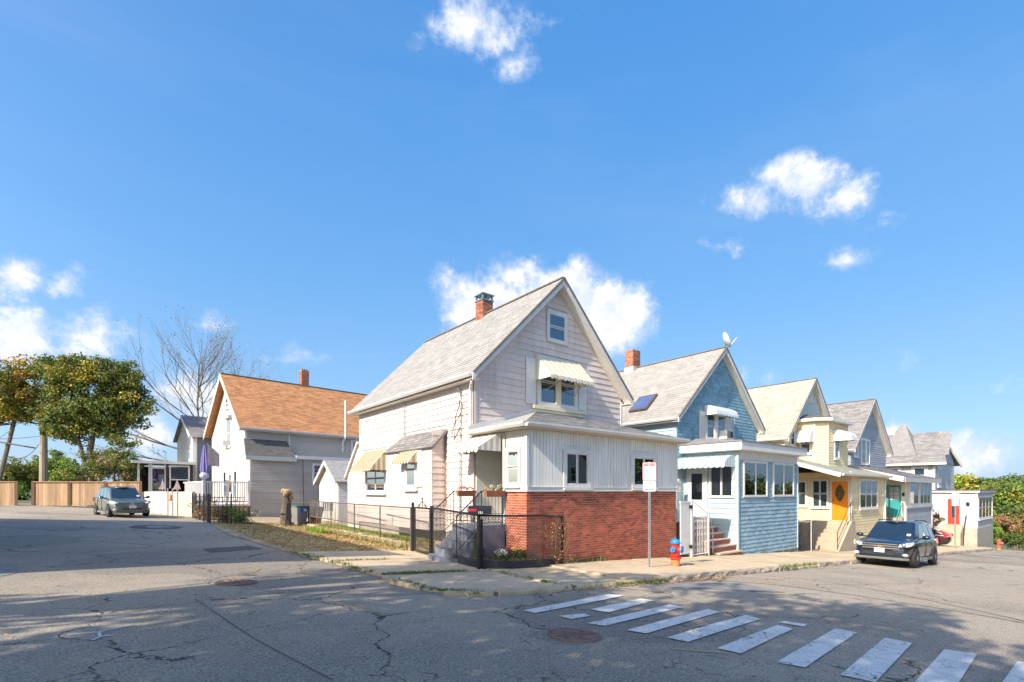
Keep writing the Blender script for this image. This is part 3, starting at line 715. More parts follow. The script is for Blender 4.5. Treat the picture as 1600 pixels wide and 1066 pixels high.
# kerb
kb = bpy.data.objects.new('kerb', None); col.objects.link(kb); kb['kind'] = 'structure'
def kerb(x0, x1, y, w, top, m=M_granite, rough=.02, y1=None):
    y1 = y if y1 is None else y1; n = 5; A = MB()
    rows = []
    for i in range(n + 1):
        t = i / n; X = x0 + (x1 - x0) * t; Y = y + (y1 - y) * t; j = lambda: random.uniform(-rough, rough)
        rows.append([(X, Y + j() * .8, gz(X, Y) - .1), (X, Y + j(), gz(X, Y) + top * .5 + j()), (X, Y + .02 + j() * .5, gz(X, Y) + top + j() * .4), (X, Y + w, gz(X, Y) + top + j() * .2), (X, Y + w, gz(X, Y) - .1)])
    for r0, r1 in zip(rows[:-1], rows[1:]):
        b = len(A.v); A.v += r0 + r1
        for k in range(4): A.f.append((b + k, b + 5 + k, b + 6 + k, b + 1 + k)); A.m.append(0)
    for r in (rows[0][::-1], rows[-1]): A.poly(r)
    o = bpy.data.objects.new('kerb_stone', A.mesh('kerb_stone', m)); col.objects.link(o); o.parent = kb
x = 9.6
while x < 15.6: kerb(x, x + 1.18, 6.70, .17, .135, rough=.035); x += 1.2
x = 15.65
while x < 18.6: kerb(x, x + 1.45, 6.74, .14, .06, M_conc, .006); x += 1.48
while x < 52: kerb(x, x + 1.38, 6.68, .18, .135, rough=.03); x += 1.42
for (a, b, ya, yb) in ((7.05, 8.25, 6.78, 6.74), (8.3, 9.5, 6.74, 6.72), (5.3, 6.95, 6.92, 6.80)): kerb(a, b, ya, .15, .10, M_conc, .008, yb)
for (a, ya, b, yb) in ((4.42, 7.35, 5.18, 6.96), (4.16, 8.9, 4.30, 7.95)):
    mb = MB(); A = [(a, ya), (b, yb), (b + .1, yb + .12), (a + .14, ya + .08)]
    flat(A, .07, .15, mb); o = bpy.data.objects.new('kerb_stone', mb.mesh('kerb_stone', M_conc)); col.objects.link(o); o.parent = kb

# crosswalk stripes, chalk and utility marks
M_paint = paintmat('road_paint', (.72, .70, .655), .6); M_ypaint = paintmat('faded_yellow_paint', (.50, .36, .08), .9); M_chalk = paintmat('chalk_mark', (.60, .64, .66), .6)
M_patch = mat('asphalt_patch', (.085, .080, .080), .95, .2, 4, (.13, .11, .10), .6, bump=.4, bscale=60)
M_patch2 = mat('asphalt_patch_light', (.20, .20, .20), .95, .12, 4, (.15, .145, .14), .6, bump=.4, bscale=60)
def mark(name, poly, m, off=.014, thing=True):
    mb = MB()
    def z(x, y): return froad(x, y) + off
    if len(poly) == 4:      # subdivide so it follows the surface
        n = 8; P = [[None] * 4 for _ in range(n + 1)]
        a, b, c, d = poly; g = []
        for i in range(n + 1):
            t = i / n
            for s in (0, .33, .67, 1):
                p = (a[0] * (1 - t) + d[0] * t, a[1] * (1 - t) + d[1] * t); q = (b[0] * (1 - t) + c[0] * t, b[1] * (1 - t) + c[1] * t)
                x, y = p[0] * (1 - s) + q[0] * s, p[1] * (1 - s) + q[1] * s
                g.append((x, y, z(x, y)))
        mb.v = g
        for i in range(n):
            for k in range(3): mb.f.append((i * 4 + k, i * 4 + k + 1, i * 4 + k + 5, i * 4 + k + 4)); mb.m.append(0)
    else: mb.poly([(x, y, z(x, y)) for x, y in poly])
    o = bpy.data.objects.new(name, mb.mesh(name, m)); col.objects.link(o); return o
cw = bpy.data.objects.new('crosswalk', None); col.objects.link(cw); cw['kind'] = 'structure'
STR = [[(4.87, 5.8), (4.92, 5.58), (7.38, 5.90), (7.22, 6.15)], [(5.89, 5.38), (5.97, 5.08), (7.51, 5.34), (7.44, 5.57)], [(5.1, 5.27), (5.12, 5.03), (5.54, 5.05), (5.57, 5.21)],
       [(5.13, 4.74), (5.21, 4.5), (7.47, 4.75), (7.44, 5.0)], [(5.28, 4.19), (5.35, 3.93), (7.7, 4.22), (7.72, 4.46)], [(5.4, 3.66), (5.45, 3.4), (7.77, 3.61), (7.87, 3.9)],
       [(5.5, 3.06), (5.55, 2.80), (7.51, 3.04), (7.57, 3.28)], [(5.58, 2.43), (5.67, 2.18), (8.19, 2.47), (8.18, 2.74)], [(5.74, 1.88), (5.8, 1.60), (8.22, 1.86), (8.22, 2.16)],
       [(5.95, 1.36), (6.05, 1.08), (8.35, 1.25), (8.24, 1.54)], [(6.2, .84), (6.3, .56), (8.45, .62), (8.38, .90)], [(6.3, .25), (6.4, 0), (8.5, .05), (8.45, .33)], [(7.78, 3.32), (7.95, 3.35), (8.08, 3.08), (7.84, 3.03)]]
for q in STR: mark('stripe', q, M_paint).parent = cw
mk = bpy.data.objects.new('road_marking', None); col.objects.link(mk); mk['kind'] = 'structure'
def line(pts, wd, m, name='paint_line', off=.014):
    for (a, b) in zip(pts[:-1], pts[1:]):
        d = Vector((b[0] - a[0], b[1] - a[1])); 
        if d.length < 1e-4: continue
        s = Vector((-d.y, d.x)).normalized() * wd / 2
        mark(name, [(a[0] - s.x, a[1] - s.y), (a[0] + s.x, a[1] + s.y), (b[0] + s.x, b[1] + s.y), (b[0] - s.x, b[1] - s.y)], m, off).parent = mk
line([(-.33, 7.01), (-.07, 7.0), (.21, 7.19)], .028, M_chalk); line([(-.07, 7.0), (-.06, 6.78), (.05, 6.80)], .028, M_chalk); line([(-.12, 6.66), (-.06, 6.78)], .028, M_chalk)
line([(2.73, 7.85), (2.82, 7.1), (2.92, 6.39)], .022, M_ypaint); line([(2.2, 10.9), (2.5, 11.6), (2.3, 12.0)], .025, M_ypaint); line([(5.0, 3.35), (5.4, 2.9), (5.7, 2.5)][:2], .03, M_ypaint)
line([(39.9, 6.2), (38.5, 4.1)], .35, M_chalk)
M_dkline = mat('dark_line', (.03, .03, .03), .8, .3, 5)  # thin near-black lines laid over the asphalt
line([(13.85, 6.55), (14.25, 5.2), (14.0, 3.8), (13.37, 2.76), (12.11, 1.22)], .025, M_dkline, 'dark_line', .010)
line([(11.38, 6.6), (12.2, 5.3), (12.39, 3.85), (12.2, 2.4), (11.86, 1.2)], .035, M_dkline, 'dark_line', .010)
line([(.98, 8.49), (1.24, 5.92), (1.39, 4.83), (1.48, 4.26)], .010, M_dkline, 'dark_line', .010)
def blob(cx, cy, rx, ry, m, name='patch', off=.007, n=22, seed=0):
    rg = random.Random(seed); ph = [rg.uniform(0, 6) for _ in range(3)]
    pts = []
    for i in range(n):
        t = 2 * math.pi * i / n; k = 1 + .12 * math.sin(2 * t + ph[0]) + .09 * math.sin(3 * t + ph[1]) + .05 * math.sin(7 * t + ph[2])
        pts.append((cx + rx * k * math.cos(t), cy + ry * k * math.sin(t)))
    mark(name, pts, m, off).parent = mk
mark('patch', [(2.01, 16.0), (3.3, 16.9), (3.5, 15.84), (2.05, 14.9)], M_patch, .008).parent = mk
blob(1.6, 26, .8, 1.6, M_patch, seed=3); blob(-1.7, 12.8, .5, 1.0, M_patch2, seed=5)
mark('patch', [(8.9, 6.4), (11.2, 4.7), (11.6, 5.9), (9.9, 6.55)], M_patch2, .007).parent = mk
# manhole covers
M_iron = mat('rusty_iron', (.20, .125, .10), .7, .25, 10, (.32, .21, .16), .6, bump=.3)
def manhole(x, y, r, label):
    z = froad(x, y) + .004; T = Thing('manhole_cover', label, 'manhole cover', (x, y, z), group='manhole covers in the road')
    slope = lambda px, py: gz(px, py) - gz(x, y)
    def disc(r0, r1, z0, z1, k=40):
        mb = MB(); 
        for i in range(k):
            t0, t1 = 2 * math.pi * i / k, 2 * math.pi * (i + 1) / k
            P = [(x + a * math.cos(t), y + a * math.sin(t)) for a, t in ((r0, t0), (r1, t0), (r1, t1), (r0, t1))]
            mb.hexa([(p[0], p[1], z + z0 + slope(*p)) for p in P] + [(p[0], p[1], z + z1 + slope(*p)) for p in P])
        return mb
    T.part('rim', disc(r * .93, r, -.01, .018), M_iron)
    mb = disc(.001, r * .915, -.01, .010); T.part('lid', mb, M_iron)
    rb = MB()
    for i in range(10):
        t = 2 * math.pi * i / 10
        for (a0, a1) in ((.12, .36), (.46, .85)):
            tt = t + (.3 if a0 > .4 else 0)
            for s in (-.05, .05):
                c0 = (x + r * a0 * math.cos(tt) - s * r * math.sin(tt), y + r * a0 * math.sin(tt) + s * r * math.cos(tt)); c1 = (x + r * a1 * math.cos(tt + s) , y + r * a1 * math.sin(tt + s))
                rb.tube((c0[0], c0[1], z + .014 + slope(*c0)), (c1[0], c1[1], z + .014 + slope(*c1)), .009, k=4)
    for a in (.42, .88):
        for i in range(28):
            t0, t1 = 2 * math.pi * i / 28, 2 * math.pi * (i + 1) / 28
            p, q = (x + r * a * math.cos(t0), y + r * a * math.sin(t0)), (x + r * a * math.cos(t1), y + r * a * math.sin(t1))
            rb.tube((p[0], p[1], z + .013 + slope(*p)), (q[0], q[1], z + .013 + slope(*q)), .009, k=4, cap=False)
    T.part('rib', rb, M_iron)
manhole(4.48, 4.36, .33, 'round rusty manhole cover in the asphalt beside the crosswalk stripes')
manhole(1.75, 9.87, .33, 'reddish manhole cover in the side street, half in sun')

# ================================================================== HOUSE 1 : corner house with the red brick porch
H = Thing('house', 'white corner house with red brick porch base and striped awnings', 'house', (8.43, 9.89, -2.0))
XL, XR, YG, YB = 8.43, 15.14, 12.28, 20.95
APX = 11.78; ZA = 7.05
ax, ze = gable_house(H, XL, XR, YG, YB, -1.30, 1.0, ZA, M_siding1, M_roofA, ov=.32, ovx=.29, exp=.145, tab=.30)
fd = MB(); fd.box(XL + .03, XR - .03, YG + .03, YB - .03, -2.9, -1.302); H.part('foundation', fd, M_found)
P1 = PX(XL)
holes_s = [(13.86, 17.2, -3, 2.1), (18.1, 20.5, -.25, 1.6), (16.62, 16.68, -3, 9)]
lap(H, P1, clap_runs((12.30, 20.94)), -1.30, 3.36, .20, M_siding1, t=.030, L=3.4, holes=holes_s)
P2 = PY(YG)
giv = gable_iv(XL + .02, XR - .02, APX, ZA - .29 - 3.34, 1.0)
lap(H, P2, gable_iv(XL + .02, XR - .02, APX, 3.43, 1.0), 1.7, 6.72, .20, M_siding1, t=.026, L=1.25, holes=[(11.27, 12.28, 4.9, 6.02), (10.38, 13.3, 2.62, 4.42)])
mb = MB(); mb.pbox(P1, 12.24, 12.31, -.9, 3.35, .0, .045); mb.pbox(P2, XL - .045, XL + .05, 1.7, 3.35, 0, .045); H.part('corner_board', mb, M_siding1)
mb = MB(); mb.pbox(P2, XR - .05, XR + .045, 1.7, 3.35, 0, .045); H.part('corner_board', mb, M_siding1)
# rear lean-to whose sloping edge shows behind the back corner
mb = MB(); A = [(XL, 21.0, -1.6), (XL, 22.3, -1.6), (XL, 22.3, .62), (XL, 21.0, 1.95)]; mb.prism(A, [(12.5, p[1], p[2]) for p in A]); H.part('rear_wing', mb, M_siding1)
lap(H, P1, lambda z: (20.98, 22.28 if z < .62 else 22.28 - (z - .62) * .98), -1.3, 1.85, .20, M_siding1)
mb = MB(); mb.prism([(XL - .12, 20.97, 2.12), (XL - .12, 22.45, .62), (XL - .12, 22.45, .50), (XL - .12, 20.97, 2.0)], [(12.6, 20.97, 2.12), (12.6, 22.45, .62), (12.6, 22.45, .50), (12.6, 20.97, 2.0)]); H.part('rear_wing_roof', mb, M_white)
# side bump-out with its own shingled shed roof
BX = 7.94; P3 = PX(BX)
mb = MB(); A = [(BX + .001, 13.9, -1.2), (XL - .001, 13.9, -1.2), (XL - .001, 13.9, 1.92), (BX + .001, 13.9, 1.42)]; mb.prism(A, [(p[0], 17.15, p[2]) for p in A]); H.part('side_bay', mb, M_siding1)
lap(H, P3, clap_runs((13.88, 17.17)), -1.25, 1.40, .20, M_siding1, L=1.8, holes=[(14.72, 15.78, .05, 1.5)])
lap(H, PY(13.90), lambda z: (BX, XL - .025 if z < 1.4 else XL - .025), -1.25, 1.9, .20, M_siding1)
roof(H, (BX - .10, 17.3, 1.36), (BX - .10, 13.72, 1.36), (XL - .002, 13.72, 1.99), (XL - .002, 16.75, 1.99), M_roofD, th=.06, exp=.12, tab=.25, name='side_bay_roof')
mb = MB(); mb.box(XL - .5, XL - .46, 13.55, 13.60, -.6, 1.98); mb.box(XL - .06, XL - .02, 13.60, 13.68, -.9, 1.95); H.part('rust_strip', MB().box(XL - .05, XL - .028, 13.80, 13.86, -.5, 1.95), mat('rust', (.28, .16, .10), .9))
# side windows
window(H, P1, 18.34, 20.1, .0, 1.0, 'hung', trim=.12, cols=2, curtain=None, n=.012, name='window')
window(H, P3, 14.95, 15.55, .17, 1.25, 'hung', trim=.14, low=M_curt, n=.012)
mb = MB(); mb.pbox(P3, 14.50, 14.80, .12, 1.34, .02, .05); H.part('shutter', mb, M_white)
mb = MB(); mb.pbox(P1, 17.85, 18.2, -.1, 1.1, .02, .05); H.part('shutter', mb, M_white)
awning(H, P1, 18.15, 20.15, 1.62, .86, .72, M_tanA, M_tanB, sw=.10, val=.12)
awning(H, P3, 14.75, 15.95, 1.36, .98, .38, M_tanA, M_tanB, sw=.10, val=.10)
mb = MB(); mb.pbox(P1, 16.62, 16.68, 1.9, 3.3, .0, .05); H.part('batten', mb, M_steel)
# pipes and meter on the side wall
mb = MB(); mb.tube((XL - .09, 12.93, 3.0), (XL - .09, 12.93, -.9), .028); mb.tube((XL - .09, 12.93, 3.0), (XL - .16, 12.93, 3.1), .05); H.part('conduit', mb, M_steel)
mb = MB(); pts = [(XL - .10, 12.93, 2.75), (XL - .22, 12.75, 2.55), (XL - .2, 13.0, 2.2), (XL - .12, 13.15, 1.75), (XL - .2, 13.05, 1.55), (XL - .1, 12.9, 1.9)]; mb.path(pts, .014, 5); pts = [(XL - .15, 12.65, 2.6), (XL - .25, 12.6, 2.3), (XL - .3, 12.9, 2.0), (XL - .2, 13.2, 1.65)]; mb.path(pts, .012, 5); H.part('service_cable', mb, M_plastic)
mb = MB(); mb.path([(XL - .2, 12.12, 3.28), (XL - .2, 12.12, 3.15), (XL - .08, 12.36, 2.98), (XL - .08, 12.36, 1.9)], .045, 8); H.part('downspout', mb, M_whitew)
# gable windows, shutters, awning
window(H, P2, 11.42, 12.14, 5.06, 5.90, 'hung', trim=.11, up=M_blind, low=M_greycurt, n=.012, sill=False)
window(H, P2, 11.02, 12.62, 2.90, 4.30, 'hung', trim=.13, cols=2, low=M_greycurt, n=.012, sill=False)
mb = MB(); mb.pbox(P2, 11.70, 11.94, 2.9, 4.3, .012, .072); H.part('mullion', mb, M_creamw)
mb = MB(); mb.pbox(P2, 10.66, 13.15, 2.66, 2.77, .0, .14); mb.pbox(P2, 10.74, 13.07, 2.56, 2.655, .0, .09); H.part('window_shelf', mb, M_creamw)
for a, b in ((10.40, 10.82), (12.80, 13.20)):
    mb = MB(); mb.pbox(P2, a, b, 2.80, 4.28, .02, .05)
    for z0 in (2.86, 3.60): mb.pbox(P2, a + .05, b - .05, z0, z0 + .62, .05, .058)
    H.part('shutter', mb, M_white)
awning(H, P2, 10.84, 12.86, 4.42, 3.66, .72, M_cream, None, sw=.145, val=.13)
mb = MB(); mb.tube((11.2, YG - .1, 3.3), (11.5, YG - .65, 3.62), .012); mb.tube((12.6, YG - .1, 3.3), (12.4, YG - .65, 3.62), .012); H.part('awning_brace', mb, M_steel)
c = chimney(H, 11.78, 16.45, 6.6, 7.55, .50, .50)
mb = MB()
for dx in (-.22, .22):
    for dy in (-.22, .22): mb.box(11.78 + dx - .03, 11.78 + dx + .03, 16.45 + dy - .03, 16.45 + dy + .03, 7.54, 7.78)
mb.box(11.50, 12.06, 16.17, 16.73, 7.55, 7.60); mb.box(11.48, 12.08, 16.15, 16.75, 7.78, 7.82); mb.prism([(11.48, 16.15, 7.82), (12.08, 16.15, 7.82), (12.08, 16.75, 7.82), (11.48, 16.75, 7.82)], [(11.6, 16.27, 7.88), (11.96, 16.27, 7.88), (11.96, 16.63, 7.88), (11.6, 16.63, 7.88)])
H.part('chimney_cap', mb, mat('blue_grey_metal', (.25, .33, .38), .35, metal=.6))

# ---- porch: brick base, vertical siding, hipped roof, recessed entry
YP = 9.89
walls = MB(); walls.box(XL + .016, XR - .016, YP + .016, 10.76, -2.9, -.002); walls.box(9.62, XR - .02, 10.761, 12.27, -2.9, -.002)
H.part('porch_base_wall', walls, M_mortar)
walls = MB(); walls.box(XL + .02, XR - .02, YP + .02, 10.76, .0, 1.62); walls.box(9.62, XR - .02, 10.761, 12.27, 0, 1.62)
H.part('porch_wall', walls, M_vertsid)
mb = MB(); mb.box(XL + .002, 9.61, 10.765, 12.26, 1.50, 1.60); H.part('entry_ceiling', mb, M_whitew)
PF = PY(YP + .02); PS = PX(XL + .02)
ribs = MB(); x = XL; i = 0
hf = [(9.70, 10.82, .02, 1.26), (12.66, 13.98, .02, 1.26), (11.62, 11.82, -1, 3)]
while x < XR - .02:
    b = min(x + .115, XR)
    segs = [(.10, 1.60)]
    for h in hf:
        if x < h[1] and b > h[0]:
            segs = [(h[3], 1.60)] if h[3] < 2 else []
    for z0, z1 in segs:
        ribs.pbox(PF, x + .004, b - .016, z0, z1, .0, .024)
        ribs.pbox(PF, b - .016, b + .004, z0, z1, .0, .010)
    x = b
for h in hf[:2]: ribs.pbox(PF, h[0], h[1], .10, h[2] + .06, 0, .02)
H.part('vertical_siding', ribs, M_vertsid, kind='stuff')
mb = MB(); mb.pbox(PF, 11.63, 11.70, .10, 1.60, .0, .035); mb.pbox(PF, 11.74, 11.81, .10, 1.60, 0, .035); mb.pbox(PF, 11.701, 11.739, .10, 1.60, 0, .01); H.part('pilaster', mb, M_vertsid)
ribs = MB(); y = YP
while y < 10.74:
    b = min(y + .115, 10.75); z0 = 1.24 if (y < 10.82 and b > 10.08) else .10
    ribs.pbox(PS, y + .004, b - .008, z0, 1.60, 0, .024); y = b
ribs.pbox(PS, 10.08, 10.74, .1, .2, 0, .02)
H.part('vertical_siding', ribs, M_whitew, kind='stuff')
mb = MB(); mb.pbox(PF, XL - .02, XR + .02, -.02, .09, 0, .06); mb.pbox(PF, XL - .02, XR + .02, .09, .105, 0, .075); H.part('water_table', mb, M_white)
mb = MB(); mb.pbox(PS, YP - .005, 10.76, -.02, .09, 0, .06); H.part('water_table', mb, M_white)
mb = MB(); mb.box(XL - .03, XL + .05, YP - .03, YP + .05, .11, 1.60); H.part('corner_board', mb, M_white)
mb = MB(); mb.box(XR - .05, XR + .03, YP - .03, YP + .05, .11, 1.60); H.part('corner_board', mb, M_white)
window(H, PF, 9.84, 10.70, .18, 1.04, 'slider', trim=.11, cols=2, n=.012, curtain=None, low=None)
window(H, PF, 12.80, 13.84, .18, 1.04, 'slider', trim=.11, cols=2, n=.012, low=M_greycurt)
window(H, PS, 10.20, 10.66, .20, 1.06, 'hung', trim=.08, n=.012, low=M_greycurt, trimt=.10)
# bricks: the 300 that show largest are pieces of their own, the rest one mesh
bw, bh = .196, .053; cz = .0677
unit = MB().box(0, 1, 0, 1, 0, 1).mesh('brick', M_brick)
unit.materials[0] = M_brick
BR = []
zt = -.03; r = 0
while zt > -2.75:
    z0 = zt - bh
    for plane in (0, 1):
        a0, a1 = (XL - .0, XR) if plane == 0 else (YP + .022, 10.76)
        off = 0 if (r + plane) % 2 else -.105; a = a0 + off
        while a < a1:
            p, q = max(a, a0), min(a + bw, a1)
            if q - p > .03:
                if plane == 0: cx, cy = (p + q) / 2, YP
                else: cx, cy = XL, (p + q) / 2
                d = cx * FW[0] + cy * FW[1]
                if z0 > gz(cx, cy) - .12: BR.append((d + abs(z0) * .3 + (2.0 if plane == 0 and cx < 9.6 and z0 < -.6 else 0), plane, p, q, z0))
            a += bw + .0155
    zt -= cz; r += 1
BR.sort()
bwall = H.part('brick_wall', MB().box(XL + .03, XL + .04, YP + .06, 10.7, -2.5, -.1), M_mortar)
J = MB()
for k, (_, pl, p, q, z0) in enumerate(BR):
    e = random.uniform(0, .003)
    if pl == 0: bx = (p, q, YP + .010 - e, YP + .028, z0, z0 + bh)
    else: bx = (XL + .010 - e, XL + .03, p, q, z0, z0 + bh)
    if k < 300: H.inst('brick', unit, (bx[0], bx[2], bx[4]), bwall, (bx[1] - bx[0], bx[3] - bx[2], bx[5] - bx[4]))
    else: J.box(*bx)
H.part('bricks', J, M_brickj, bwall, kind='stuff')
M_soldier = mat('white_scuffs', (.62, .60, .57), .9)
# porch roof
ZE = 1.74; e = .26
E0 = (XL - e, YP - e, ZE); E1 = (XR + e, YP - e, ZE); R0_ = (10.85, 12.27, 2.56); R1_ = (12.75, 12.27, 2.56)
roof(H, E0, E1, R1_, R0_, M_roofA, th=.07, exp=.14, tab=.3, name='porch_roof')
roof(H, (XL - e, 12.6, ZE), E0, R0_, (10.85, 12.6, 2.56), M_roofA, th=.07, exp=.14, tab=.3, name='porch_roof') if False else None
mb = MB(); mb.prism([(XL - e, YP - e, ZE - .02), (10.85, 12.26, 2.54), (XL - e, 12.26, ZE - .02)], [(XL - e, YP - e, ZE + .006), (10.85, 12.26, 2.566), (XL - e, 12.26, ZE + .006)]); H.part('porch_roof', mb, M_roofA)
mb = MB(); mb.prism([(XR + e, YP - e, ZE - .02), (XR + e, 12.26, ZE - .02), (12.75, 12.26, 2.54)], [(XR + e, YP - e, ZE + .006), (XR + e, 12.26, ZE + .006), (12.75, 12.26, 2.566)]); H.part('porch_roof', mb, M_roofA)
H.part('flashing', beam(MB(), (XL - e, 12.25, ZE + .14), (10.85, 12.25, 2.70), .05, .14), M_white); H.part('flashing', beam(MB(), (12.75, 12.25, 2.70), (XR + .02, 12.25, 1.95), .05, .14), M_white)
so = MB(); so.box(XL - e + .01, XR + e - .01, YP - e + .01, 12.2, 1.605, ZE - .06); H.part('porch_soffit', so, mat('soffit_tan', (.60, .50, .36), .7, .05))
gutter(H, (XL - e - .0, YP - e + .012, ZE), (XR + e, YP - e + .012, ZE), (0, -1, 0)); gutter(H, (XL - e + .012, YP - e, ZE), (XL - e + .012, 12.4, ZE), (-1, 0, 0))
# entry recess
mb = MB(); mb.box(9.60, 9.618, 10.77, 12.26, -.92, 1.50); H.part('entry_wall', mb, M_vertsid)
H.part('entry_wall', MB().box(XL + .03, 9.6, 12.20, 12.268, -.92, 1.50), M_whitew); H.part('entry_wall', MB().box(XL + .03, 9.6, 10.764, 10.78, -.92, 1.5), M_whitew)
PD = PX(9.60)
mb = MB(); mb.pbox(PD, 10.86, 11.76, -.92, 1.16, .002, .06); d = H.part('door', mb, M_white)
T_ = MB(); T_.pbox(PD, 10.98, 11.64, .10, 1.02, .061, .064); H.part('pane', T_, M_curt, d); T_ = MB(); T_.pbox(PD, 10.98, 11.64, .10, 1.02, .070, .074); H.part('pane', T_, M_glass, d)
T_ = MB(); T_.tube((9.52, 11.68, .02), (9.48, 11.68, .02), .03); H.part('handle', T_, M_black, d)
window(H, PD, 11.92, 12.12, .1, 1.1, 'hung', trim=.06, n=.0)
mb = MB(); mb.box(XL - .02, XL + .08, 10.79, 10.89, -.92, 1.60); H.part('porch_post', mb, M_greyhouse)
# striped wavy awning over the entry
awning(H, PX(XL), 10.95, 12.45, 1.62, 1.16, .80, mat('awning_grey_white', (.66, .65, .63), .45, .05, 5, (.45, .42, .38), .4), mat('awning_grey', (.44, .41, .40), .5), sw=.17, val=.14, name='entry_awning')
# landing and rounded steps, painted grey
st = MB(); st.box(7.68, XL + .019, 10.83, 12.28, -2.2, -.93); Sx = H.part('landing', st, M_bluestep); mb = MB(); mb.box(XL + .02, 9.6, 10.78, 12.2, -1.1, -.925); H.part('landing', mb, M_bluestep)
for k in range(4):
    r = .72 + .0 ; L = .24 * (k + 1); zt = -.93 - .2 * (k + 1)
    pts = []
    yc = 11.55; hw_ = .74 + .10 * k
    for j in range(13):
        t = math.pi / 2 + math.pi * j / 12
        pts.append((7.68 + (L + .10) * math.cos(t), yc + hw_ * math.sin(t)))
    z0 = -2.2 if k == 3 else zt - .22
    mb = MB(); mb.prism([(p[0], p[1], z0) for p in pts], [(p[0], p[1], zt) for p in pts]); H.part('step', mb, M_bluestep)

# ================================================================== railings, planters, fence, mailbox
def scroll(mb, c, r, P, turns=1.6, th=.006):
    pts = []
    for i in range(18):
        t = i / 17; a = t * turns * 2 * math.pi; q = r * (1 - t * .75); pts.append(P(c[0] + q * math.cos(a), c[1] + q * math.sin(a), 0))
    mb.path(pts, th, 4)
def railing(Y, label):
    T = Thing('stair_railing', label, 'railing', (7.7, Y, -.93), group='wrought iron railings at the entry steps')
    P = PY(Y)
    mb = MB(); mb.path([P(8.38, -.01), P(7.70, -.01), P(6.92, -.66)], .016, 6); T.part('handrail', mb, M_black)
    mb = MB(); mb.path([P(8.38, -.86), P(7.70, -.86), P(6.92, -1.56)], .010, 5); mb.path([P(8.38, -.62), P(7.72, -.62)], .007, 4); T.part('bottom_rail', mb, M_black)
    for a in (8.38, 7.70): T.part('post', MB().tube(P(a, -.93), P(a, -.01), .014), M_black)
    T.part('post', MB().tube(P(6.92, -1.82), P(6.92, -.66), .014), M_black)
    bl = MB(); 
    for i in range(1, 6): a = 7.70 + .68 * i / 6; T.part('baluster', MB().tube(P(a, -.86), P(a, -.01), .006, k=4), M_black)
    for i in range(1, 7): t = i / 7; a = 7.70 - .78 * t; T.part('baluster', MB().tube(P(a, -.86 - .70 * t), P(a, -.01 - .65 * t), .006, k=4), M_black)
    sc = MB()
    for a in (7.80, 7.95, 8.12, 8.28): scroll(sc, (a, -.74), .07, P)
    for a, z in ((7.5, -.45), (7.28, -.62), (7.06, -.82)): scroll(sc, (a, z), .08, P)
    T.part('scroll', sc, M_black)
railing(10.87, 'black wrought iron railing with scrolls on the brick side of the entry steps')
railing(12.24, 'black wrought iron railing with scrolls on the clapboard side of the entry steps')
def planter(Y, label, cols):
    T = Thing('planter_box', label, 'planter', (8.05, Y, -.12), group='planter boxes hung on the entry railings')
    mb = MB(); A = [(7.73, Y - .16, .0), (8.37, Y - .16, .0), (8.37, Y - .03, .0), (7.73, Y - .03, .0)]; B = [(7.77, Y - .14, -.16), (8.33, Y - .14, -.16), (8.33, Y - .05, -.16), (7.77, Y - .05, -.16)]
    mb.prism(B, A); T.part('box', mb, mat('terracotta', (.30, .12, .07), .8, .1, 5))
    c = [(7.8 + .08 * i, Y - .1, .05 + .03 * (i % 3)) for i in range(7)]
    o = bpy.data.objects.new('flowers', leafmesh('flowers', cols, [(p[0] - 8.05, p[1] - Y, p[2] + .12) for p in c], [.07] * 7, 26, .035, 3)); col.objects.link(o); o.parent = T.o; o['kind'] = 'stuff'
F_p = mat('flower_purple', (.22, .02, .12), .7, island=.3); F_y = mat('flower_yellow', (.70, .42, .02), .7, island=.2); F_w = mat('flower_white', (.68, .70, .64), .7, island=.1); F_r = mat('flower_red', (.5, .05, .04), .7, island=.2); F_pk = mat('flower_pale_pink', (.55, .35, .32), .7, island=.2)
planter(12.22, 'long terracotta planter of reddish flowers on the railing by the clapboards', [F_r, L_g2, F_pk]); planter(10.86, 'long terracotta planter of white and yellow flowers on the railing by the brick', [F_y, F_w, L_g2])

def chainlink(T, p0, p1, zb0, zt0, zb1, zt1, m, cell=.085, th=.0042, name='mesh_panel'):
    """diamond wire mesh between two posts (x, y) with sloping top and bottom"""
    L = math.hypot(p1[0] - p0[0], p1[1] - p0[1]); mb = MB()
    def pt(s, h): t = s / L; return (p0[0] + (p1[0] - p0[0]) * t, p0[1] + (p1[1] - p0[1]) * t, (zb0 + (zb1 - zb0) * t) + h * ((zt0 - zb0) * (1 - t) + (zt1 - zb1) * t))
    Hh = max(zt0 - zb0, zt1 - zb1); nx = int(L / cell); 
    k = -int(Hh / cell) - 1
    while k * cell < L:
        for sgn in (1, -1):
            s0 = k * cell; a, b = (s0, s0 + Hh)
            # clip to 0..L
            t0 = max(0, -s0 / Hh); t1 = min(1, (L - s0) / Hh)
            if t1 > t0 + .02:
                h0, h1 = (t0, t1) if sgn > 0 else (1 - t0, 1 - t1)
                mb.tube(pt(s0 + t0 * Hh, h0), pt(s0 + t1 * Hh, h1), th, k=3, cap=False)
        k += 1
    T.part(name, mb, m, kind='stuff')
M_mesh = mat('dark_wire', (.05, .05, .05), .5, metal=.3); M_meshg = mat('grey_wire', (.30, .28, .25), .5, metal=.3); M_railg = mat('weathered_rail', (.11, .095, .08), .6, .2, 6)
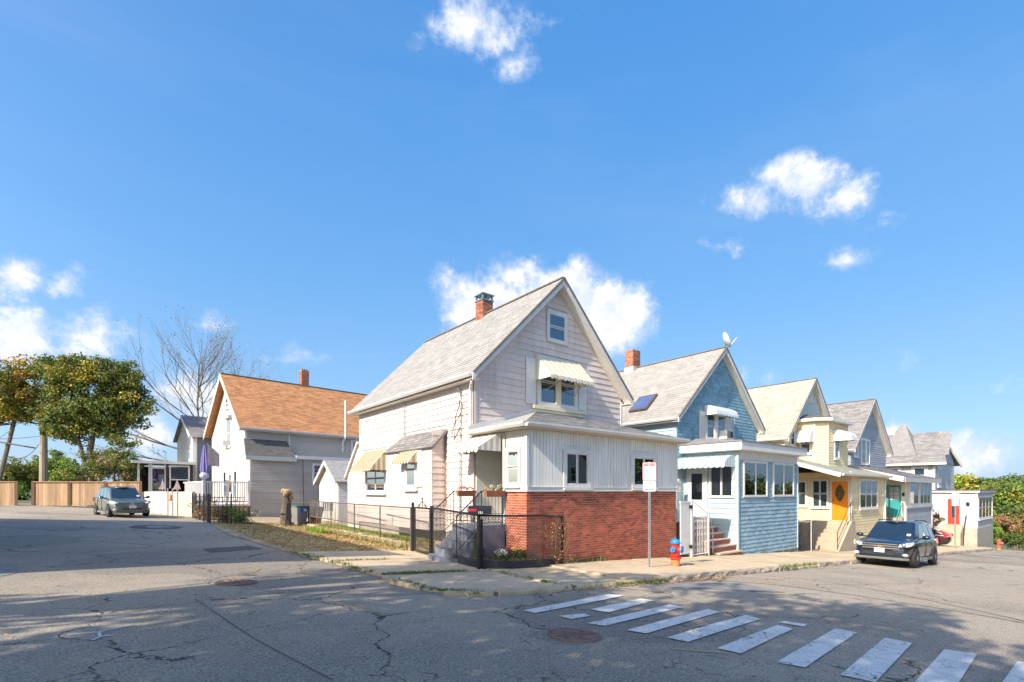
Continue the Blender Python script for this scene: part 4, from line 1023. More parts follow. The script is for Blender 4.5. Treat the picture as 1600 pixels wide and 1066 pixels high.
# low black fence round the flower bed
T = Thing('chain_link_fence', 'low black chain link fence curving round the corner flower bed', 'fence', (7.0, 9.6, -1.9))
pp = [(7.02, 12.30), (6.78, 10.75), (6.80, 9.72), (7.5, 9.42), (8.5, 9.40), (9.45, 9.62)]
tz = [-.47, -.52, -.58, -.60, -.62, -.70]; rz_ = [gz(*p) + .04 for p in pp]
for i, (p, t) in enumerate(zip(pp, tz)):
    if i in (0, 2, 5): T.part('post', MB().tube((p[0], p[1], rz_[i]), (p[0], p[1], t + .05), .055 if i == 0 else .045, k=8), M_black)
T.part('post', MB().tube((6.92, 9.76, rz_[2]), (6.92, 9.76, tz[2] - .1), .03, k=8), M_black)
mb = MB(); mb.path([(p[0], p[1], t) for p, t in zip(pp, tz)], .026, 6); T.part('top_rail', mb, M_black)
for i in range(5): chainlink(T, pp[i], pp[i + 1], rz_[i] + .05, tz[i], rz_[i + 1] + .05, tz[i + 1], M_mesh)
# gate
T = Thing('iron_gate', 'narrow black chain link gate with a scrolled iron crest', 'gate', (7.1, 13.2, -1.9))
ga, gb = (7.05, 12.45), (7.2, 13.62)
z0 = gz(*ga) + .12; z1 = -.50
mb = MB(); mb.path([(ga[0], ga[1], z0), (ga[0], ga[1], z1), (gb[0], gb[1], z1), (gb[0], gb[1], z0), (ga[0], ga[1], z0)], .026, 6); T.part('frame', mb, M_black)
chainlink(T, ga, gb, z0, z1, z0, z1, M_mesh)
GP = lambda a, z, n=0: (7.05 + (a) * .127, 12.45 + a * .99, z)
mb = MB(); mb.path([GP(.2, -.49), GP(.58, -.30), GP(.97, -.49)], .012, 5); mb.tube(GP(.58, -.49), GP(.58, -.26), .012); scroll(mb, (.36, -.44), .05, GP, th=.008); scroll(mb, (.82, -.44), .05, GP, th=.008); T.part('crest', mb, M_black)
T.part('finial', MB().ell(GP(.58, -.23), .03, .03, .03, 8), M_black)
T = Thing('gate_post', 'black square gate post with pointed top left of the iron gate', 'post', (7.25, 13.85, -1.9))
T.part('post', MB().tube((7.25, 13.85, gz(7.25, 13.85)), (7.25, 13.85, -.42), .045, k=8), M_black); T.part('cap', MB().ell((7.25, 13.85, -.40), .05, .05, .06, 8), M_black)
# grey side fence
T = Thing('chain_link_fence', 'weathered chain link fence with wooden rails along the side yard', 'fence', (7.4, 20, -1.8))
pp = [(7.26, 14.0), (7.42, 16.6), (7.60, 19.4), (7.85, 22.8), (8.1, 26.6)]
for i, p in enumerate(pp): T.part('post', MB().tube((p[0], p[1], gz(*p) - .05), (p[0], p[1], -.50), .028, k=6), M_railg)
mb = MB(); mb.path([(p[0], p[1], -.52) for p in pp], .022, 6); T.part('top_rail', mb, M_railg)
mb = MB(); mb.path([(p[0] - .02, p[1], -1.30) for p in pp], .028, 5); T.part('bottom_rail', mb, M_railg)
for i in range(4): chainlink(T, pp[i], pp[i + 1], -1.30, -.52, -1.30, -.52, M_meshg, cell=.085)
# mailbox on a post
T = Thing('mailbox', 'black mailbox with red flag and white numbers on the fence corner post', 'mailbox', (6.82, 9.68, -.55))
c = Vector((6.80, 9.66, -.46)); ang = R(-42); ux = Vector((math.cos(ang), math.sin(ang), 0)); uy = Vector((-ux.y, ux.x, 0))
prof = [(-.09, -.09), (.09, -.09), (.09, .03)] + [(.09 * math.cos(t), .03 + .08 * math.sin(t)) for t in [math.pi * i / 8 for i in range(1, 8)]] + [(-.09, .03)]
A = [tuple(c - ux * .27 + uy * a + Vector((0, 0, b))) for a, b in prof]; B = [tuple(c + ux * .27 + uy * a + Vector((0, 0, b))) for a, b in prof]
M_mbx = mat('mailbox_black', (.012, .014, .025), .25, .1, 5)
T.part('body', MB().prism(A, B), M_mbx)
f0 = c - ux * .25 - uy * .096
T.part('flag', MB().prism([tuple(f0 + Vector((0, 0, -.02))), tuple(f0 + ux * .17 + Vector((0, 0, -.02))), tuple(f0 + ux * .19 + Vector((0, 0, .01))), tuple(f0 + ux * .17 + Vector((0, 0, .04))), tuple(f0 + Vector((0, 0, .04)))], [tuple(f0 - uy * .008 + Vector((0, 0, -.02))), tuple(f0 + ux * .17 - uy * .008 + Vector((0, 0, -.02))), tuple(f0 + ux * .19 - uy * .008 + Vector((0, 0, .01))), tuple(f0 + ux * .17 - uy * .008 + Vector((0, 0, .04))), tuple(f0 - uy * .008 + Vector((0, 0, .04)))]), mat('flag_red', (.35, .01, .02), .4))
M_wp = mat('white_print', (.75, .77, .78), .5)
def text(s, loc, size, rot, m, parent=None, thing_off=(0, 0, 0), name='lettering', align='CENTER', ext=.0008):
    cu = bpy.data.curves.new(name, 'FONT'); cu.body = s; cu.size = size; cu.align_x = align; cu.extrude = ext; cu.materials.append(m)
    t = bpy.data.objects.new('tmp', cu); col.objects.link(t); dg = bpy.context.evaluated_depsgraph_get(); dg.update()
    me = bpy.data.meshes.new_from_object(t.evaluated_get(dg), depsgraph=dg); bpy.data.objects.remove(t); me.name = name
    if not me.materials: me.materials.append(m)
    o = bpy.data.objects.new(name, me); col.objects.link(o); o.rotation_euler = rot
    o.location = tuple(loc[i] - thing_off[i] for i in range(3)); o.parent = parent; return o
q = c + ux * .02 - uy * .094 + Vector((0, 0, -.075)); text('151', q, .085, (R(90), 0, ang), M_wp, T.o, T.off)

# flower bed with dark edging
def bed_pts(r0=0.0):
    return [(7.05, 11.0), (6.95, 10.4), (6.98 + r0, 9.9), (7.25 + r0, 9.62 + r0), (7.8, 9.53 + r0), (8.5, 9.53 + r0), (9.2, 9.70 + r0), (9.35, 9.85), (8.44, 9.86), (8.41, 10.8), (7.6, 10.8)]
bp_ = bed_pts(); struct('garden_bed', flat(bp_, .20, .3), M_soil)
mb = MB()
E_ = [(7.0, 11.3), (6.90, 10.4), (6.93, 9.87), (7.22, 9.56), (7.8, 9.47), (8.5, 9.47), (9.2, 9.63), (9.42, 9.84)]
for a, b in zip(E_[:-1], E_[1:]):
    beam(mb, (a[0], a[1], gz(*a) + .25), (b[0], b[1], gz(*b) + .25), .035, .24)
single('garden_edging', mb, mat('black_edging', (.03, .035, .05), .45, .2, 5), 'black plastic edging strip curving round the corner flower bed', 'garden edging')
def mum(x, y, r, m, label, n=420, h=.2):
    z = gz(x, y) + .20; r *= 1.3; h *= 1.35; T = Thing('chrysanthemum', label, 'flowers', (x, y, z), group='potted flowers in the corner bed')
    rg = random.Random(int(x * 97)); cs = []
    o = bpy.data.objects.new('leaves', leafmesh('leaves', [L_g4], [(0, 0, h * .5)], [(r * .9, r * .9, h * .5)], 260, .045, 5)); col.objects.link(o); o.parent = T.o; o['kind'] = 'stuff'
    cs = [(r * .7 * math.cos(i * 2.4) * math.sqrt(i / 14), r * .7 * math.sin(i * 2.4) * math.sqrt(i / 14), h * (1.0 - .35 * i / 14)) for i in range(14)]
    o = bpy.data.objects.new('petals', leafmesh('petals', [m], cs, [.055] * 14, n // 14, .028, 6)); col.objects.link(o); o.parent = T.o; o['kind'] = 'stuff'
mum(7.55, 9.85, .17, F_w, 'clump of white chrysanthemums nearest the mailbox post'); mum(7.98, 10.25, .20, F_p, 'wide clump of purple chrysanthemums below the grey landing'); mum(8.28, 10.2, .16, F_y, 'yellow chrysanthemums behind the smaller yellow clump', n=200)
mum(8.32, 9.98, .13, F_y, 'small pair of yellow chrysanthemums beside the brick corner', n=180); mum(7.35, 10.45, .14, F_p, 'dark purple clump of chrysanthemums left of the mailbox post')
mum(7.18, 10.35, .09, F_r, 'single pinkish red bloom standing high before the steps', n=90, h=.55)

# ================================================================== sign post
SX, SY = 11.36, 8.25; sz = gz(SX, SY) + .10
T = Thing('parking_sign', 'tow zone sign above a resident parking sign on a steel post', 'street sign', (SX, SY, sz))
vd = math.atan2(SY, SX); 
fa = R(-38)        # direction the board runs (a axis)
PSg = PG((SX, SY), fa)
mb = MB(); pr = [(-.032, .0), (-.018, .0), (-.012, -.03), (.012, -.03), (.018, .0), (.032, .0), (.032, .005), (.015, .005), (.009, -.024), (-.009, -.024), (-.015, .005), (-.032, .005)]
A = [PSg(a, sz - .3, n) for a, n in pr]; B = [PSg(a, .78, n) for a, n in pr]; mb.prism(A, B); T.part('post', mb, M_steel)
def rrect(P, w, h, cz_, n0, n1, r=.03):
    pts = []
    for cx_, cy_, s in ((w / 2 - r, -h / 2 + r, -90), (w / 2 - r, h / 2 - r, 0), (-w / 2 + r, h / 2 - r, 90), (-w / 2 + r, -h / 2 + r, 180)):
        for k in range(5): t = R(s + 22.5 * k); pts.append((cx_ + r * math.cos(t), cz_ + cy_ + r * math.sin(t)))
    return MB().prism([P(a, z, n0) for a, z in pts], [P(a, z, n1) for a, z in pts])
M_signw = mat('sign_white', (.74, .72, .71), .35, .03, 8); M_signr = mat('sign_red', (.50, .04, .06), .4); M_signk = mat('sign_black', (.02, .03, .03), .5); M_signpk = mat('sign_faded_red', (.55, .16, .17), .5)
def sign_board(nm, w, h, cz_, edge, lab):
    e_ = T.part(nm, rrect(PSg, w, h, cz_, .010, .013), edge, label=lab); T.part('face', rrect(PSg, w - .025, h - .025, cz_, .0135, .015, .025), M_signw, e_); return e_
zc = .52; b1 = sign_board('upper_board', .37, .49, zc, M_signpk, 'faded red and white tow zone board')
zc2 = .125; b2 = sign_board('lower_board', .35, .30, zc2, mat('sign_grey_edge', (.35, .38, .36), .4), 'black and white resident parking board')
mb = MB(); mb.pbox(PSg, -.155, -.02, zc + .145, zc + .215, .0155, .0165); mb.pbox(PSg, .0, .155, zc + .145, zc + .215, .0155, .0165); T.part('band', mb, M_signr, b1)
rt_ = (R(90), 0, fa)
def sline(s, a, z, size, m, par): text(s, PSg(a, z, .017), size, rt_, m, par, T.off)
sline('TOW', -.088, zc + .158, .062, M_signw, b1); sline('ZONE', .078, zc + .158, .058, M_signw, b1)
for s, z, k in (('NO PARKING', .095, .046), ('STREET CLEANING', .045, .032), ('8 AM - 12 NOON', .0, .034), ('2ND & 4TH', -.05, .034), ('THURSDAY', -.10, .04), ('APRIL 1 - DEC 31', -.15, .032), ('OF EACH MONTH', -.195, .026)):
    sline(s, 0, zc + z, k, M_signpk if z > -.08 else M_signk, b1)
for s, z, k in (('RESIDENT', .085, .036), ('PARKING', .035, .052), ('ONLY', -.012, .04), ('BY PERMIT', -.055, .032)): sline(s, 0, zc2 + z, k, M_signk, b2)
mb = MB(); mb.pbox(PSg, -.09, .09, zc2 - .105, zc2 - .09, .0155, .0168)
for s in (-1, 1): mb.prism([PSg(s * .12, zc2 - .0975, .0155), PSg(s * .085, zc2 - .12, .0155), PSg(s * .085, zc2 - .075, .0155)], [PSg(s * .12, zc2 - .0975, .0168), PSg(s * .085, zc2 - .12, .0168), PSg(s * .085, zc2 - .075, .0168)])
T.part('arrow', mb, M_signk, b2)

# ================================================================== hydrants
def hydrant(x, y, label, s=1.0, cap=M_bluep, body=M_redp, base=M_orangep, rz=0.0):
    z = gz(x, y) + .10; T = Thing('fire_hydrant', label, 'fire hydrant', (x, y, z), rz, group='fire hydrants', local=True)
    K = 22
    T.part('stem', MB().lathe((0, 0, 0), [(.115 * s, -.03), (.115 * s, .20 * s)], K), base, smooth=False)
    T.part('flange', MB().lathe((0, 0, 0), [(.155 * s, .20 * s), (.165 * s, .215 * s), (.165 * s, .245 * s), (.12 * s, .26 * s)], K), body)
    T.part('barrel', MB().lathe((0, 0, 0), [(.118 * s, .25 * s), (.112 * s, .34 * s), (.112 * s, .60 * s), (.125 * s, .63 * s)], K), body, smooth=True)
    pr = [(.14 * s, .625 * s), (.15 * s, .64 * s), (.15 * s, .665 * s)] + [(.135 * s * math.cos(t), .665 * s + .10 * s * math.sin(t)) for t in [math.pi / 2 * i / 6 for i in range(0, 6)]] + [(.02 * s, .765 * s)]
    T.part('bonnet', MB().lathe((0, 0, 0), pr, K), cap, smooth=True); T.part('top_nut', MB().lathe((0, 0, 0), [(.028 * s, .76 * s), (.024 * s, .81 * s)], 5), cap)
    bl = MB()
    for i in range(8): t = 2 * math.pi * i / 8; bl.lathe((.145 * s * math.cos(t), .145 * s * math.sin(t), 0), [(.013, .242 * s), (.013, .262 * s)], 6)
    T.part('bolt', bl, body)
    for a, r in ((200, .062), (20, .062), (290, .085)):
        t = R(a); d = Vector((math.cos(t), math.sin(t), 0)); q = Vector((0, 0, .47 * s))
        T.part('nozzle', MB().tube(q + d * .09 * s, q + d * .165 * s, r * 1.02 * s, k=14), body)
        cp = T.part('nozzle_cap', MB().tube(q + d * .166 * s, q + d * .205 * s, (r + .018) * s, (r + .010) * s, k=14), cap); T.part('nut', MB().tube(q + d * .205 * s, q + d * .235 * s, .018 * s, k=5), cap, cp)
    return T
hydrant(12.50, 8.20, 'red fire hydrant with blue caps beside the sign post', rz=R(-8))
hydrant(49.5, 6.25, 'distant faded red fire hydrant at the foot of the hedge', 1.0, mat('hydrant_dull', (.30, .10, .08), .6), mat('hydrant_dull2', (.45, .13, .10), .6))

# ================================================================== HOUSE 2 : blue shingled house
def sw_door(T, P, a0, a1, z0, z1, m, glass=None, gm=None, frame=.07, name='door'):
    fr = MB(); fr.pbox(P, a0 - frame, a0 - .001, z0, z1 + frame, 0, .06); fr.pbox(P, a1 + .001, a1 + frame, z0, z1 + frame, 0, .06); fr.pbox(P, a0, a1, z1 + .001, z1 + frame, 0, .058); T.part('door_frame', fr, M_white)
    d = T.part(name, MB().pbox(P, a0, a1, z0, z1, .001, .035), m)
    if glass:
        g0, g1, h0, h1 = glass; T.part('pane_backing', MB().pbox(P, g0, g1, h0, h1, .036, .038), gm or M_dark, d); T.part('pane', MB().pbox(P, g0, g1, h0, h1, .041, .044), M_glass, d)
        f = MB(); s = .025
        f.pbox(P, g0 - s, g0, h0 - s, h1 + s, .036, .052); f.pbox(P, g1, g1 + s, h0 - s, h1 + s, .036, .052); f.pbox(P, g0, g1, h0 - s, h0, .036, .051); f.pbox(P, g0, g1, h1, h1 + s, .036, .051); T.part('glazing_frame', f, m, d)
    return d
H = Thing('house', 'blue shingled house with white porch fascia and roof dish', 'house', (19.35, 9.89, -2.5))
XL, XR, YG, YB = 18.85, 25.95, 12.30, 19.9; APX = 22.4; ZA = 6.66; SL = .92
gable_house(H, XL, XR, YG, YB, -1.4, SL, ZA, M_blueB, M_roofB, ov=.26, ovx=.33, exp=.16, tab=.4)
H.part('foundation', MB().box(XL + .03, XR - .03, YG + .03, YB, -3.3, -1.402), M_found)
PGb = PY(YG); PSb = PX(XL)
lap(H, PGb, gable_iv(XL, XR, APX, ZA - .27 - SL * 3.55, SL), 1.2, 6.35, .145, M_blueS, L=.20, joined=True, t=.022, name='shingle', jag=.012, gap=.006, holes=[(20.5, 23.75, 2.2, 3.62)])
lap(H, PSb, clap_runs((12.32, 19.88)), -1.4, 3.1, .19, M_blueB, L=3.2, joined=True)
window(H, PGb, 21.18, 21.80, 2.42, 3.48, 'hung', trim=.08, n=.012, up=M_curt); window(H, PGb, 22.12, 22.74, 2.42, 3.48, 'hung', trim=.08, n=.012, up=M_curt)
H.part('mullion', MB().pbox(PGb, 21.885, 22.035, 2.33, 3.56, .012, .08), M_white)
for a, b in ((20.55, 21.07), (22.86, 23.36)):
    s = H.part('shutter', MB().pbox(PGb, a, b, 2.30, 3.56, .025, .05), M_white)
    q = MB(); z = 2.38
    while z < 3.5: q.pbox(PGb, a + .05, b - .05, z, z + .03, .05, .062); z += .05
    H.part('louvres', q, M_white, s, kind='stuff')
aw_m = mat('awning_white_blue', (.62, .67, .68), .4, .05, 5, (.45, .5, .5), .3); aw_b = mat('awning_blue_stripe', (.30, .42, .48), .4)
awning(H, PGb, 21.0, 22.9, 3.86, 3.46, .62, aw_m, None, sw=.15, val=.10, curve=1)
mb = MB(); mb.box(22.22, 22.80, YG - .42, YG - .02, 2.40, 2.80); ac = H.part('air_conditioner', mb, M_metalw)
mb = MB(); 
for k in range(7): mb.box(22.27, 22.52, YG - .428, YG - .42, 2.45 + .05 * k, 2.475 + .05 * k)
mb.box(22.54, 22.77, YG - .428, YG - .42, 2.46, 2.76); H.part('grille', mb, M_plastic, ac)
# skylight and chimney
n = Vector((-SL, 0, 1)).normalized(); uu = Vector((1, 0, SL)).normalized(); c0 = Vector((19.55, 14.5, ZA - SL * (APX - 19.55))) + n * .02
def onroof(a, b, h): return tuple(c0 + uu * a + Vector((0, 1, 0)) * b + n * h)
def rbox(a0, a1, b0, b1, h0, h1): return MB().hexa([onroof(a0, b1, h0), onroof(a0, b0, h0), onroof(a1, b0, h0), onroof(a1, b1, h0), onroof(a0, b1, h1), onroof(a0, b0, h1), onroof(a1, b0, h1), onroof(a1, b1, h1)])
sk = H.part('skylight', rbox(-.58, .58, -.50, .50, -.02, .10), mat('skylight_frame', (.10, .075, .06), .5)); H.part('pane', rbox(-.50, .50, -.42, .42, .101, .112), mat('skylight_glass', (.08, .11, .22), .08, spec=.8), sk)
chimney(H, 22.4, 17.35, 6.2, 7.65, .62, .55)
H.part('chimney_flashing', MB().box(22.06, 22.74, 17.04, 17.66, 6.25, 6.72), mat('lead_grey', (.45, .48, .5), .5, .08, 4, metal=.3))
T = Thing('satellite_dish', 'white satellite dish on the ridge of the blue house', 'satellite dish', (22.55, 12.1, 6.7))
cdir = Vector((.45, -.55, .30)).normalized(); cc = Vector((22.40, 12.0, 7.0)); sx = cdir.cross(Vector((0, 0, 1))).normalized(); sy = sx.cross(cdir)
mb = MB(); K = 20; rings = [(0, -.09), (.18, -.07), (.32, -.02), (.42, .03)]
vv = []
for r_, h in rings:
    for i in range(K): t = 2 * math.pi * i / K; vv.append(tuple(cc + sx * (r_ * math.cos(t)) + sy * (r_ * .9 * math.sin(t)) + cdir * h))
mb.v = vv + [tuple(Vector(p) - cdir * .012) for p in vv]
for j in range(3):
    for i in range(K):
        a, b, c_, d = j * K + i, j * K + (i + 1) % K, (j + 1) * K + (i + 1) % K, (j + 1) * K + i
        mb.f += [(a, b, c_, d), (a + 4 * K, d + 4 * K, c_ + 4 * K, b + 4 * K)]; mb.m += [0, 0]
T.part('dish', mb, M_white, smooth=True)
T.part('arm', MB().tube(tuple(cc - sy * .35), tuple(cc + cdir * .45 - sy * .1), .012), M_steel); T.part('mast', MB().path([tuple(cc - cdir * .08), (22.55, 12.12, 6.62)], .022, 6), M_steel)
# porch
XL, XR, YP = 19.35, 24.86, 9.89; YW = 12.3
H.part('porch_wall', MB().box(XL + .02, XR - .02, YP + .02, YW - .001, -2.6, 1.56), M_blueB)
H.part('porch_foundation', MB().box(XL + .04, XR - .04, YP + .04, YW - .002, -3.1, -2.601), M_found)
PF, PS = PY(YP + .02), PX(XL + .02)
hf = [(19.72, 21.83, -.28, 1.22), (22.32, 24.46, -.28, 1.22), (XL, XR, 1.22, 1.6)]
lap(H, PF, clap_runs((XL, XR)), -2.62, 1.22, .165, M_blueB if False else mat('porch_shingle', (.24, .37, .45), .75, .10, 2, (.33, .46, .53), .5, island=.12, bump=.3), L=.30, joined=True, t=.030, name='shingle', jag=.022, gap=.008, holes=hf)
lap(H, PS, clap_runs((YP + .03, YW)), -2.6, 1.5, .21, M_blueB, holes=[(10.0, 11.12, -.3, 1.1), (11.14, 12.16, -3, 1.1)], t=.024)
mb = MB(); mb.box(XL - .03, XL + .05, YP - .035, YP + .05, -2.62, 1.55); H.part('corner_board', mb, M_blueB)
mb = MB(); mb.box(XR - .05, XR + .03, YP - .035, YP + .05, -2.62, 1.22); H.part('corner_board', mb, M_blueB)
fz = MB(); x = XL
while x < XR: b = min(x + .13, XR); fz.pbox(PF, x + .004, b - .012, 1.24, 1.58, 0, .024); fz.pbox(PF, b - .012, b + .004, 1.24, 1.58, 0, .012); x = b
H.part('frieze', fz, M_white)
window(H, PF, 19.82, 21.74, -.20, 1.16, 'fixed', trim=.06, n=.012, cols=2, sill=False)
window(H, PF, 22.42, 24.36, -.20, 1.16, 'fixed', trim=.06, n=.012, cols=2, sill=False)
window(H, PS, 10.10, 11.04, -.22, 1.02, 'fixed', trim=.06, n=.012, cols=2, sill=False, low=M_greycurt)
sw_door(H, PS, 11.25, 12.06, -1.17, .90, M_white, (11.40, 11.90, -.38, .72), None)
H.part('handle', MB().tube(PS(11.32, -.12, .05), PS(11.32, -.30, .07), .012), M_steel)
rb = MB(); rb.box(XL - .30, XR + .32, YP - .30, YW - .01, 1.60, 1.92); H.part('fascia', rb, M_white)
H.part('porch_soffit', MB().box(XL - .22, XR + .24, YP - .22, YW - .02, 1.575, 1.599), M_whitew)
rb = MB(); A = [(XL - .34, YP - .34, 1.921), (XR + .36, YP - .34, 1.921), (XR + .36, YW - .002, 1.921), (XL - .34, YW - .002, 1.921)]; B = [(XL - .34, YP - .34, 1.96), (XR + .36, YP - .34, 1.96), (XR - .6, YW - .002, 2.30), (XL + .8, YW - .002, 2.30)]; rb.prism(A, B); H.part('porch_roof', rb, M_roofD)
awning(H, PX(XL), 10.02, 12.75, 1.42, .98, .80, aw_m, aw_b, sw=.12, val=.08, curve=1, name='door_awning')
# stairs of the blue house
T = Thing('front_steps', 'brick red steps with worn stone treads beside the blue porch', 'steps', (17.1, 9.9, -2.6))
for k in range(6):
    zt = -1.22 - .22 * k; y1 = 11.25 - .26 * k
    rs = T.part('riser', MB().box(17.62, 19.30, y1 - .26, 12.2 if k == 0 else y1 - .001, -3.0, zt - .045), mat('old_red_brick', (.33, .11, .07), .9, .2, 8, (.4, .3, .24), .5)); T.part('tread', MB().box(17.58, 19.32, y1 - .29, (12.2 if k == 0 else y1 - .022), zt - .044, zt), mat('worn_tread', (.50, .42, .34), .9, .15, 6, (.35, .25, .2), .5))
T.part('landing_wall', MB().box(15.7, 17.6, 11.6, 12.2, -3.0, -1.3), M_found)
# white vinyl gate panel and white iron gate
T = Thing('vinyl_gate_panel', 'tall plain white vinyl gate beside the brick wall end', 'gate', (15.2, 9.8, -2.3))
mb = MB(); x = 15.24
while x < 15.80: mb.box(x, x + .136, 9.78, 9.82, -2.18, -.42); x += .14
for i in range(4): T.part('board', MB().box(15.24 + .14 * i, 15.376 + .14 * i, 9.78, 9.82, -2.18, -.42), M_white)
T.part('top_rail', MB().box(15.22, 15.82, 9.77, 9.83, -.419, -.36), M_white); T.part('gate_post', MB().box(15.84, 15.95, 9.75, 9.86, -2.30, -.34), M_white)
for z in (-.62, -2.0): T.part('hinge', MB().box(15.70, 15.88, 9.735, 9.748, z, z + .12), M_black)
T = Thing('white_iron_gate', 'white scrolled iron gate at the foot of the blue house steps', 'gate', (16.0, 9.8, -2.3))
P = PY(9.80)
T.part('frame', MB().path([P(16.0, -2.25), P(16.0, -.92), P(16.95, -.92), P(16.95, -2.25), P(16.0, -2.25)], .022, 6), M_white)
for i in range(1, 9): T.part('bar', MB().tube(P(16.0 + .95 * i / 9, -2.25), P(16.0 + .95 * i / 9, -.92), .009, k=5), M_white)
sc = MB()
for a in (16.16, 16.37, 16.58, 16.79):
    for z in (-1.08, -1.3, -1.55, -1.9, -2.12): scroll(sc, (a, z), .075, P, th=.007)
T.part('scroll', sc, M_white); T.part('gate_post', MB().tube(P(17.03, -2.35), P(17.03, -.72), .03), M_white); T.part('handrail', MB().path([P(15.98, -.35), P(16.9, -.80), P(17.03, -.80), (17.5, 9.9, -1.5), (17.5, 9.9, -2.3)], .018, 6), M_white)
# house number/post box cluster in the shaded side passage
T = Thing('letter_box', 'white letter box hanging in the shaded passage beside the blue door', 'letter box', (18.6, 12.1, .1)); T.part('box', MB().box(18.3, 18.62, 11.95, 12.1, -.05, .3), M_white); T.part('lid', MB().prism([(18.27, 11.93, .301), (18.65, 11.93, .301), (18.46, 11.93, .48)], [(18.27, 12.12, .301), (18.65, 12.12, .301), (18.46, 12.12, .48)]), M_metalw)

# ================================================================== HOUSE 3 : cream yellow house
H = Thing('house', 'cream yellow house with bay, orange door and beige steps', 'house', (30.0, 9.9, -3.2))
XL, XR, YG, YB = 29.2, 36.2, 12.30, 21.0; APX = 32.7; ZA = 6.66; SL = 1.0
gable_house(H, XL, XR, YG, YB, -2.0, SL, ZA, M_yellow, M_roofC, ov=.30, ovx=.25, exp=.17, tab=.4)
H.part('foundation', MB().box(XL + .03, XR - .03, YG + .03, YB, -4.0, -2.002), M_found)
PGy = PY(YG)
lap(H, PGy, gable_iv(XL, XR, APX, ZA - .27 - 3.5, SL), 1.2, 4.3, .15, M_yellow, joined=True, t=.030, holes=[(29.8, 30.5, 2.5, 3.5)])
lap(H, PGy, gable_iv(XL, XR, APX, ZA - .27 - 3.5, SL), 4.3, 6.2, .13, mat('pale_green_siding', (.52, .58, .55), .6, .05, 2), joined=True, t=.020, name='gable_board', holes=[(32.4, 33.0, 5.2, 5.6)])
lap(H, PX(XL), clap_runs((12.32, 20.9)), -2.0, 2.95, .15, M_yellow, joined=True, t=.030)
H.part('gable_vent', MB().pbox(PGy, 32.5, 32.9, 5.25, 5.55, .002, .05), M_metalw)
window(H, PGy, 29.9, 30.38, 2.62, 3.4, 'hung', trim=.08, n=.012)
H.part('corner_board', MB().box(XL - .03, XL + .06, YG - .035, YG + .05, -2, 3.0), M_creamw)
# vent pipe
c = H.part('vent_pipe', MB().tube((30.6, 15.9, 4.4), (30.6, 15.9, 5.05), .07, k=8), M_steel); H.part('flashing', MB().tube((30.6, 15.9, 4.42), (30.6, 15.9, 4.6), .2, .08, k=8), M_white)
# bay
B = [(30.9, 12.29), (30.9, 11.4), (31.4, 10.9), (34.4, 10.9), (34.4, 12.29)]
H.part('bay_wall', MB().prism([(x, y, 1.35) for x, y in B[::-1]], [(x, y, 3.90) for x, y in B[::-1]]), M_yellow)
def seg_plane(p, q): return PG(p, math.atan2(q[1] - p[1], q[0] - p[0])), math.hypot(q[0] - p[0], q[1] - p[1])
PA = PX(30.9); PB, LB = seg_plane(B[1], B[2]); PC = PY(10.9)
lap(H, PA, clap_runs((11.42, 12.27)), 1.4, 3.85, .15, M_yellow, joined=True, t=.030, holes=[(11.5, 12.2, 2.1, 3.4)])
lap(H, PB, clap_runs((.02, LB - .02)), 1.4, 3.85, .15, M_yellow, joined=True, t=.030)
lap(H, PC, clap_runs((31.42, 34.38)), 1.4, 3.85, .15, M_yellow, joined=True, t=.030, holes=[(32.2, 33.1, 1.8, 3.4)])
mb = MB()
for x, y in B[1:4]: mb.tube((x, y, 1.4), (x, y, 3.88), .05, k=8)
H.part('corner_board', mb, M_creamw)
window(H, PA, 11.62, 12.08, 2.15, 3.2, 'hung', trim=.09, n=.012); window(H, PC, 32.35, 32.9, 1.9, 3.2, 'hung', trim=.09, n=.012, low=M_greycurt)
awning(H, PA, 11.42, 12.22, 3.45, 2.75, .62, M_metalw, None, sw=.12, val=.05, curve=1); awning(H, PC, 32.15, 33.15, 3.45, 2.85, .95, M_metalw, None, sw=.12, val=.05, curve=1)
Bo = [(30.6, 12.28), (30.6, 11.25), (31.25, 10.6), (34.7, 10.6), (34.7, 12.28)]
H.part('bay_fascia', MB().prism([(x, y, 3.901) for x, y in Bo[::-1]], [(x, y, 4.06) for x, y in Bo[::-1]]), M_white)
tp = [(31.9, 12.27, 4.45), (33.5, 12.27, 4.45)]
mb = MB(); P4 = [(x, y, 4.063) for x, y in Bo]; mb.prism([P4[0], P4[1], P4[2], P4[3], P4[4]][::-1], [tp[0], (31.9, 12.2, 4.45), (31.95, 12.15, 4.46), (33.45, 12.15, 4.46), tp[1]][::-1]); H.part('bay_roof', mb, M_roofdark)
# porch
XL, XR, YP = 30.3, 36.2, 9.9
XS = 30.3
H.part('porch_wall', MB().box(XS + .02, 35.6, 9.42, YG - .001, -3.0, 1.0), M_yellow); H.part('porch_foundation', MB().box(XS + .04, 35.58, 9.44, YG - .002, -3.9, -3.001), M_found)
PS, PF = PX(XS + .02), PY(9.42)
hs = [(9.45, 10.42, -1.7, .72), (10.46, 11.36, -.95, .72), (11.55, 12.1, -.9, .6)]
lap(H, PS, clap_runs((9.42, 12.28)), -3.0, .9, .15, M_yellow, joined=True, t=.030, holes=hs)
lap(H, PF, clap_runs((XS + .02, 35.6)), -3.0, .9, .15, M_yellow, joined=True, t=.030, holes=[(31.2, 34.6, -1.05, .72)])
mb = MB()
for y in (9.42, 11.42): mb.box(XS - .02, XS + .07, y - .035, y + .06, -3.0, .95)
mb.box(35.52, 35.63, 9.385, 9.47, -3, .95); H.part('corner_board', mb, M_creamw)
window(H, PS, 10.54, 11.26, -.86, .56, 'hung', trim=.07, n=.012, cols=2, low=M_curt); window(H, PS, 11.62, 12.0, -.8, .5, 'hung', trim=.08, n=.012, low=M_blind)
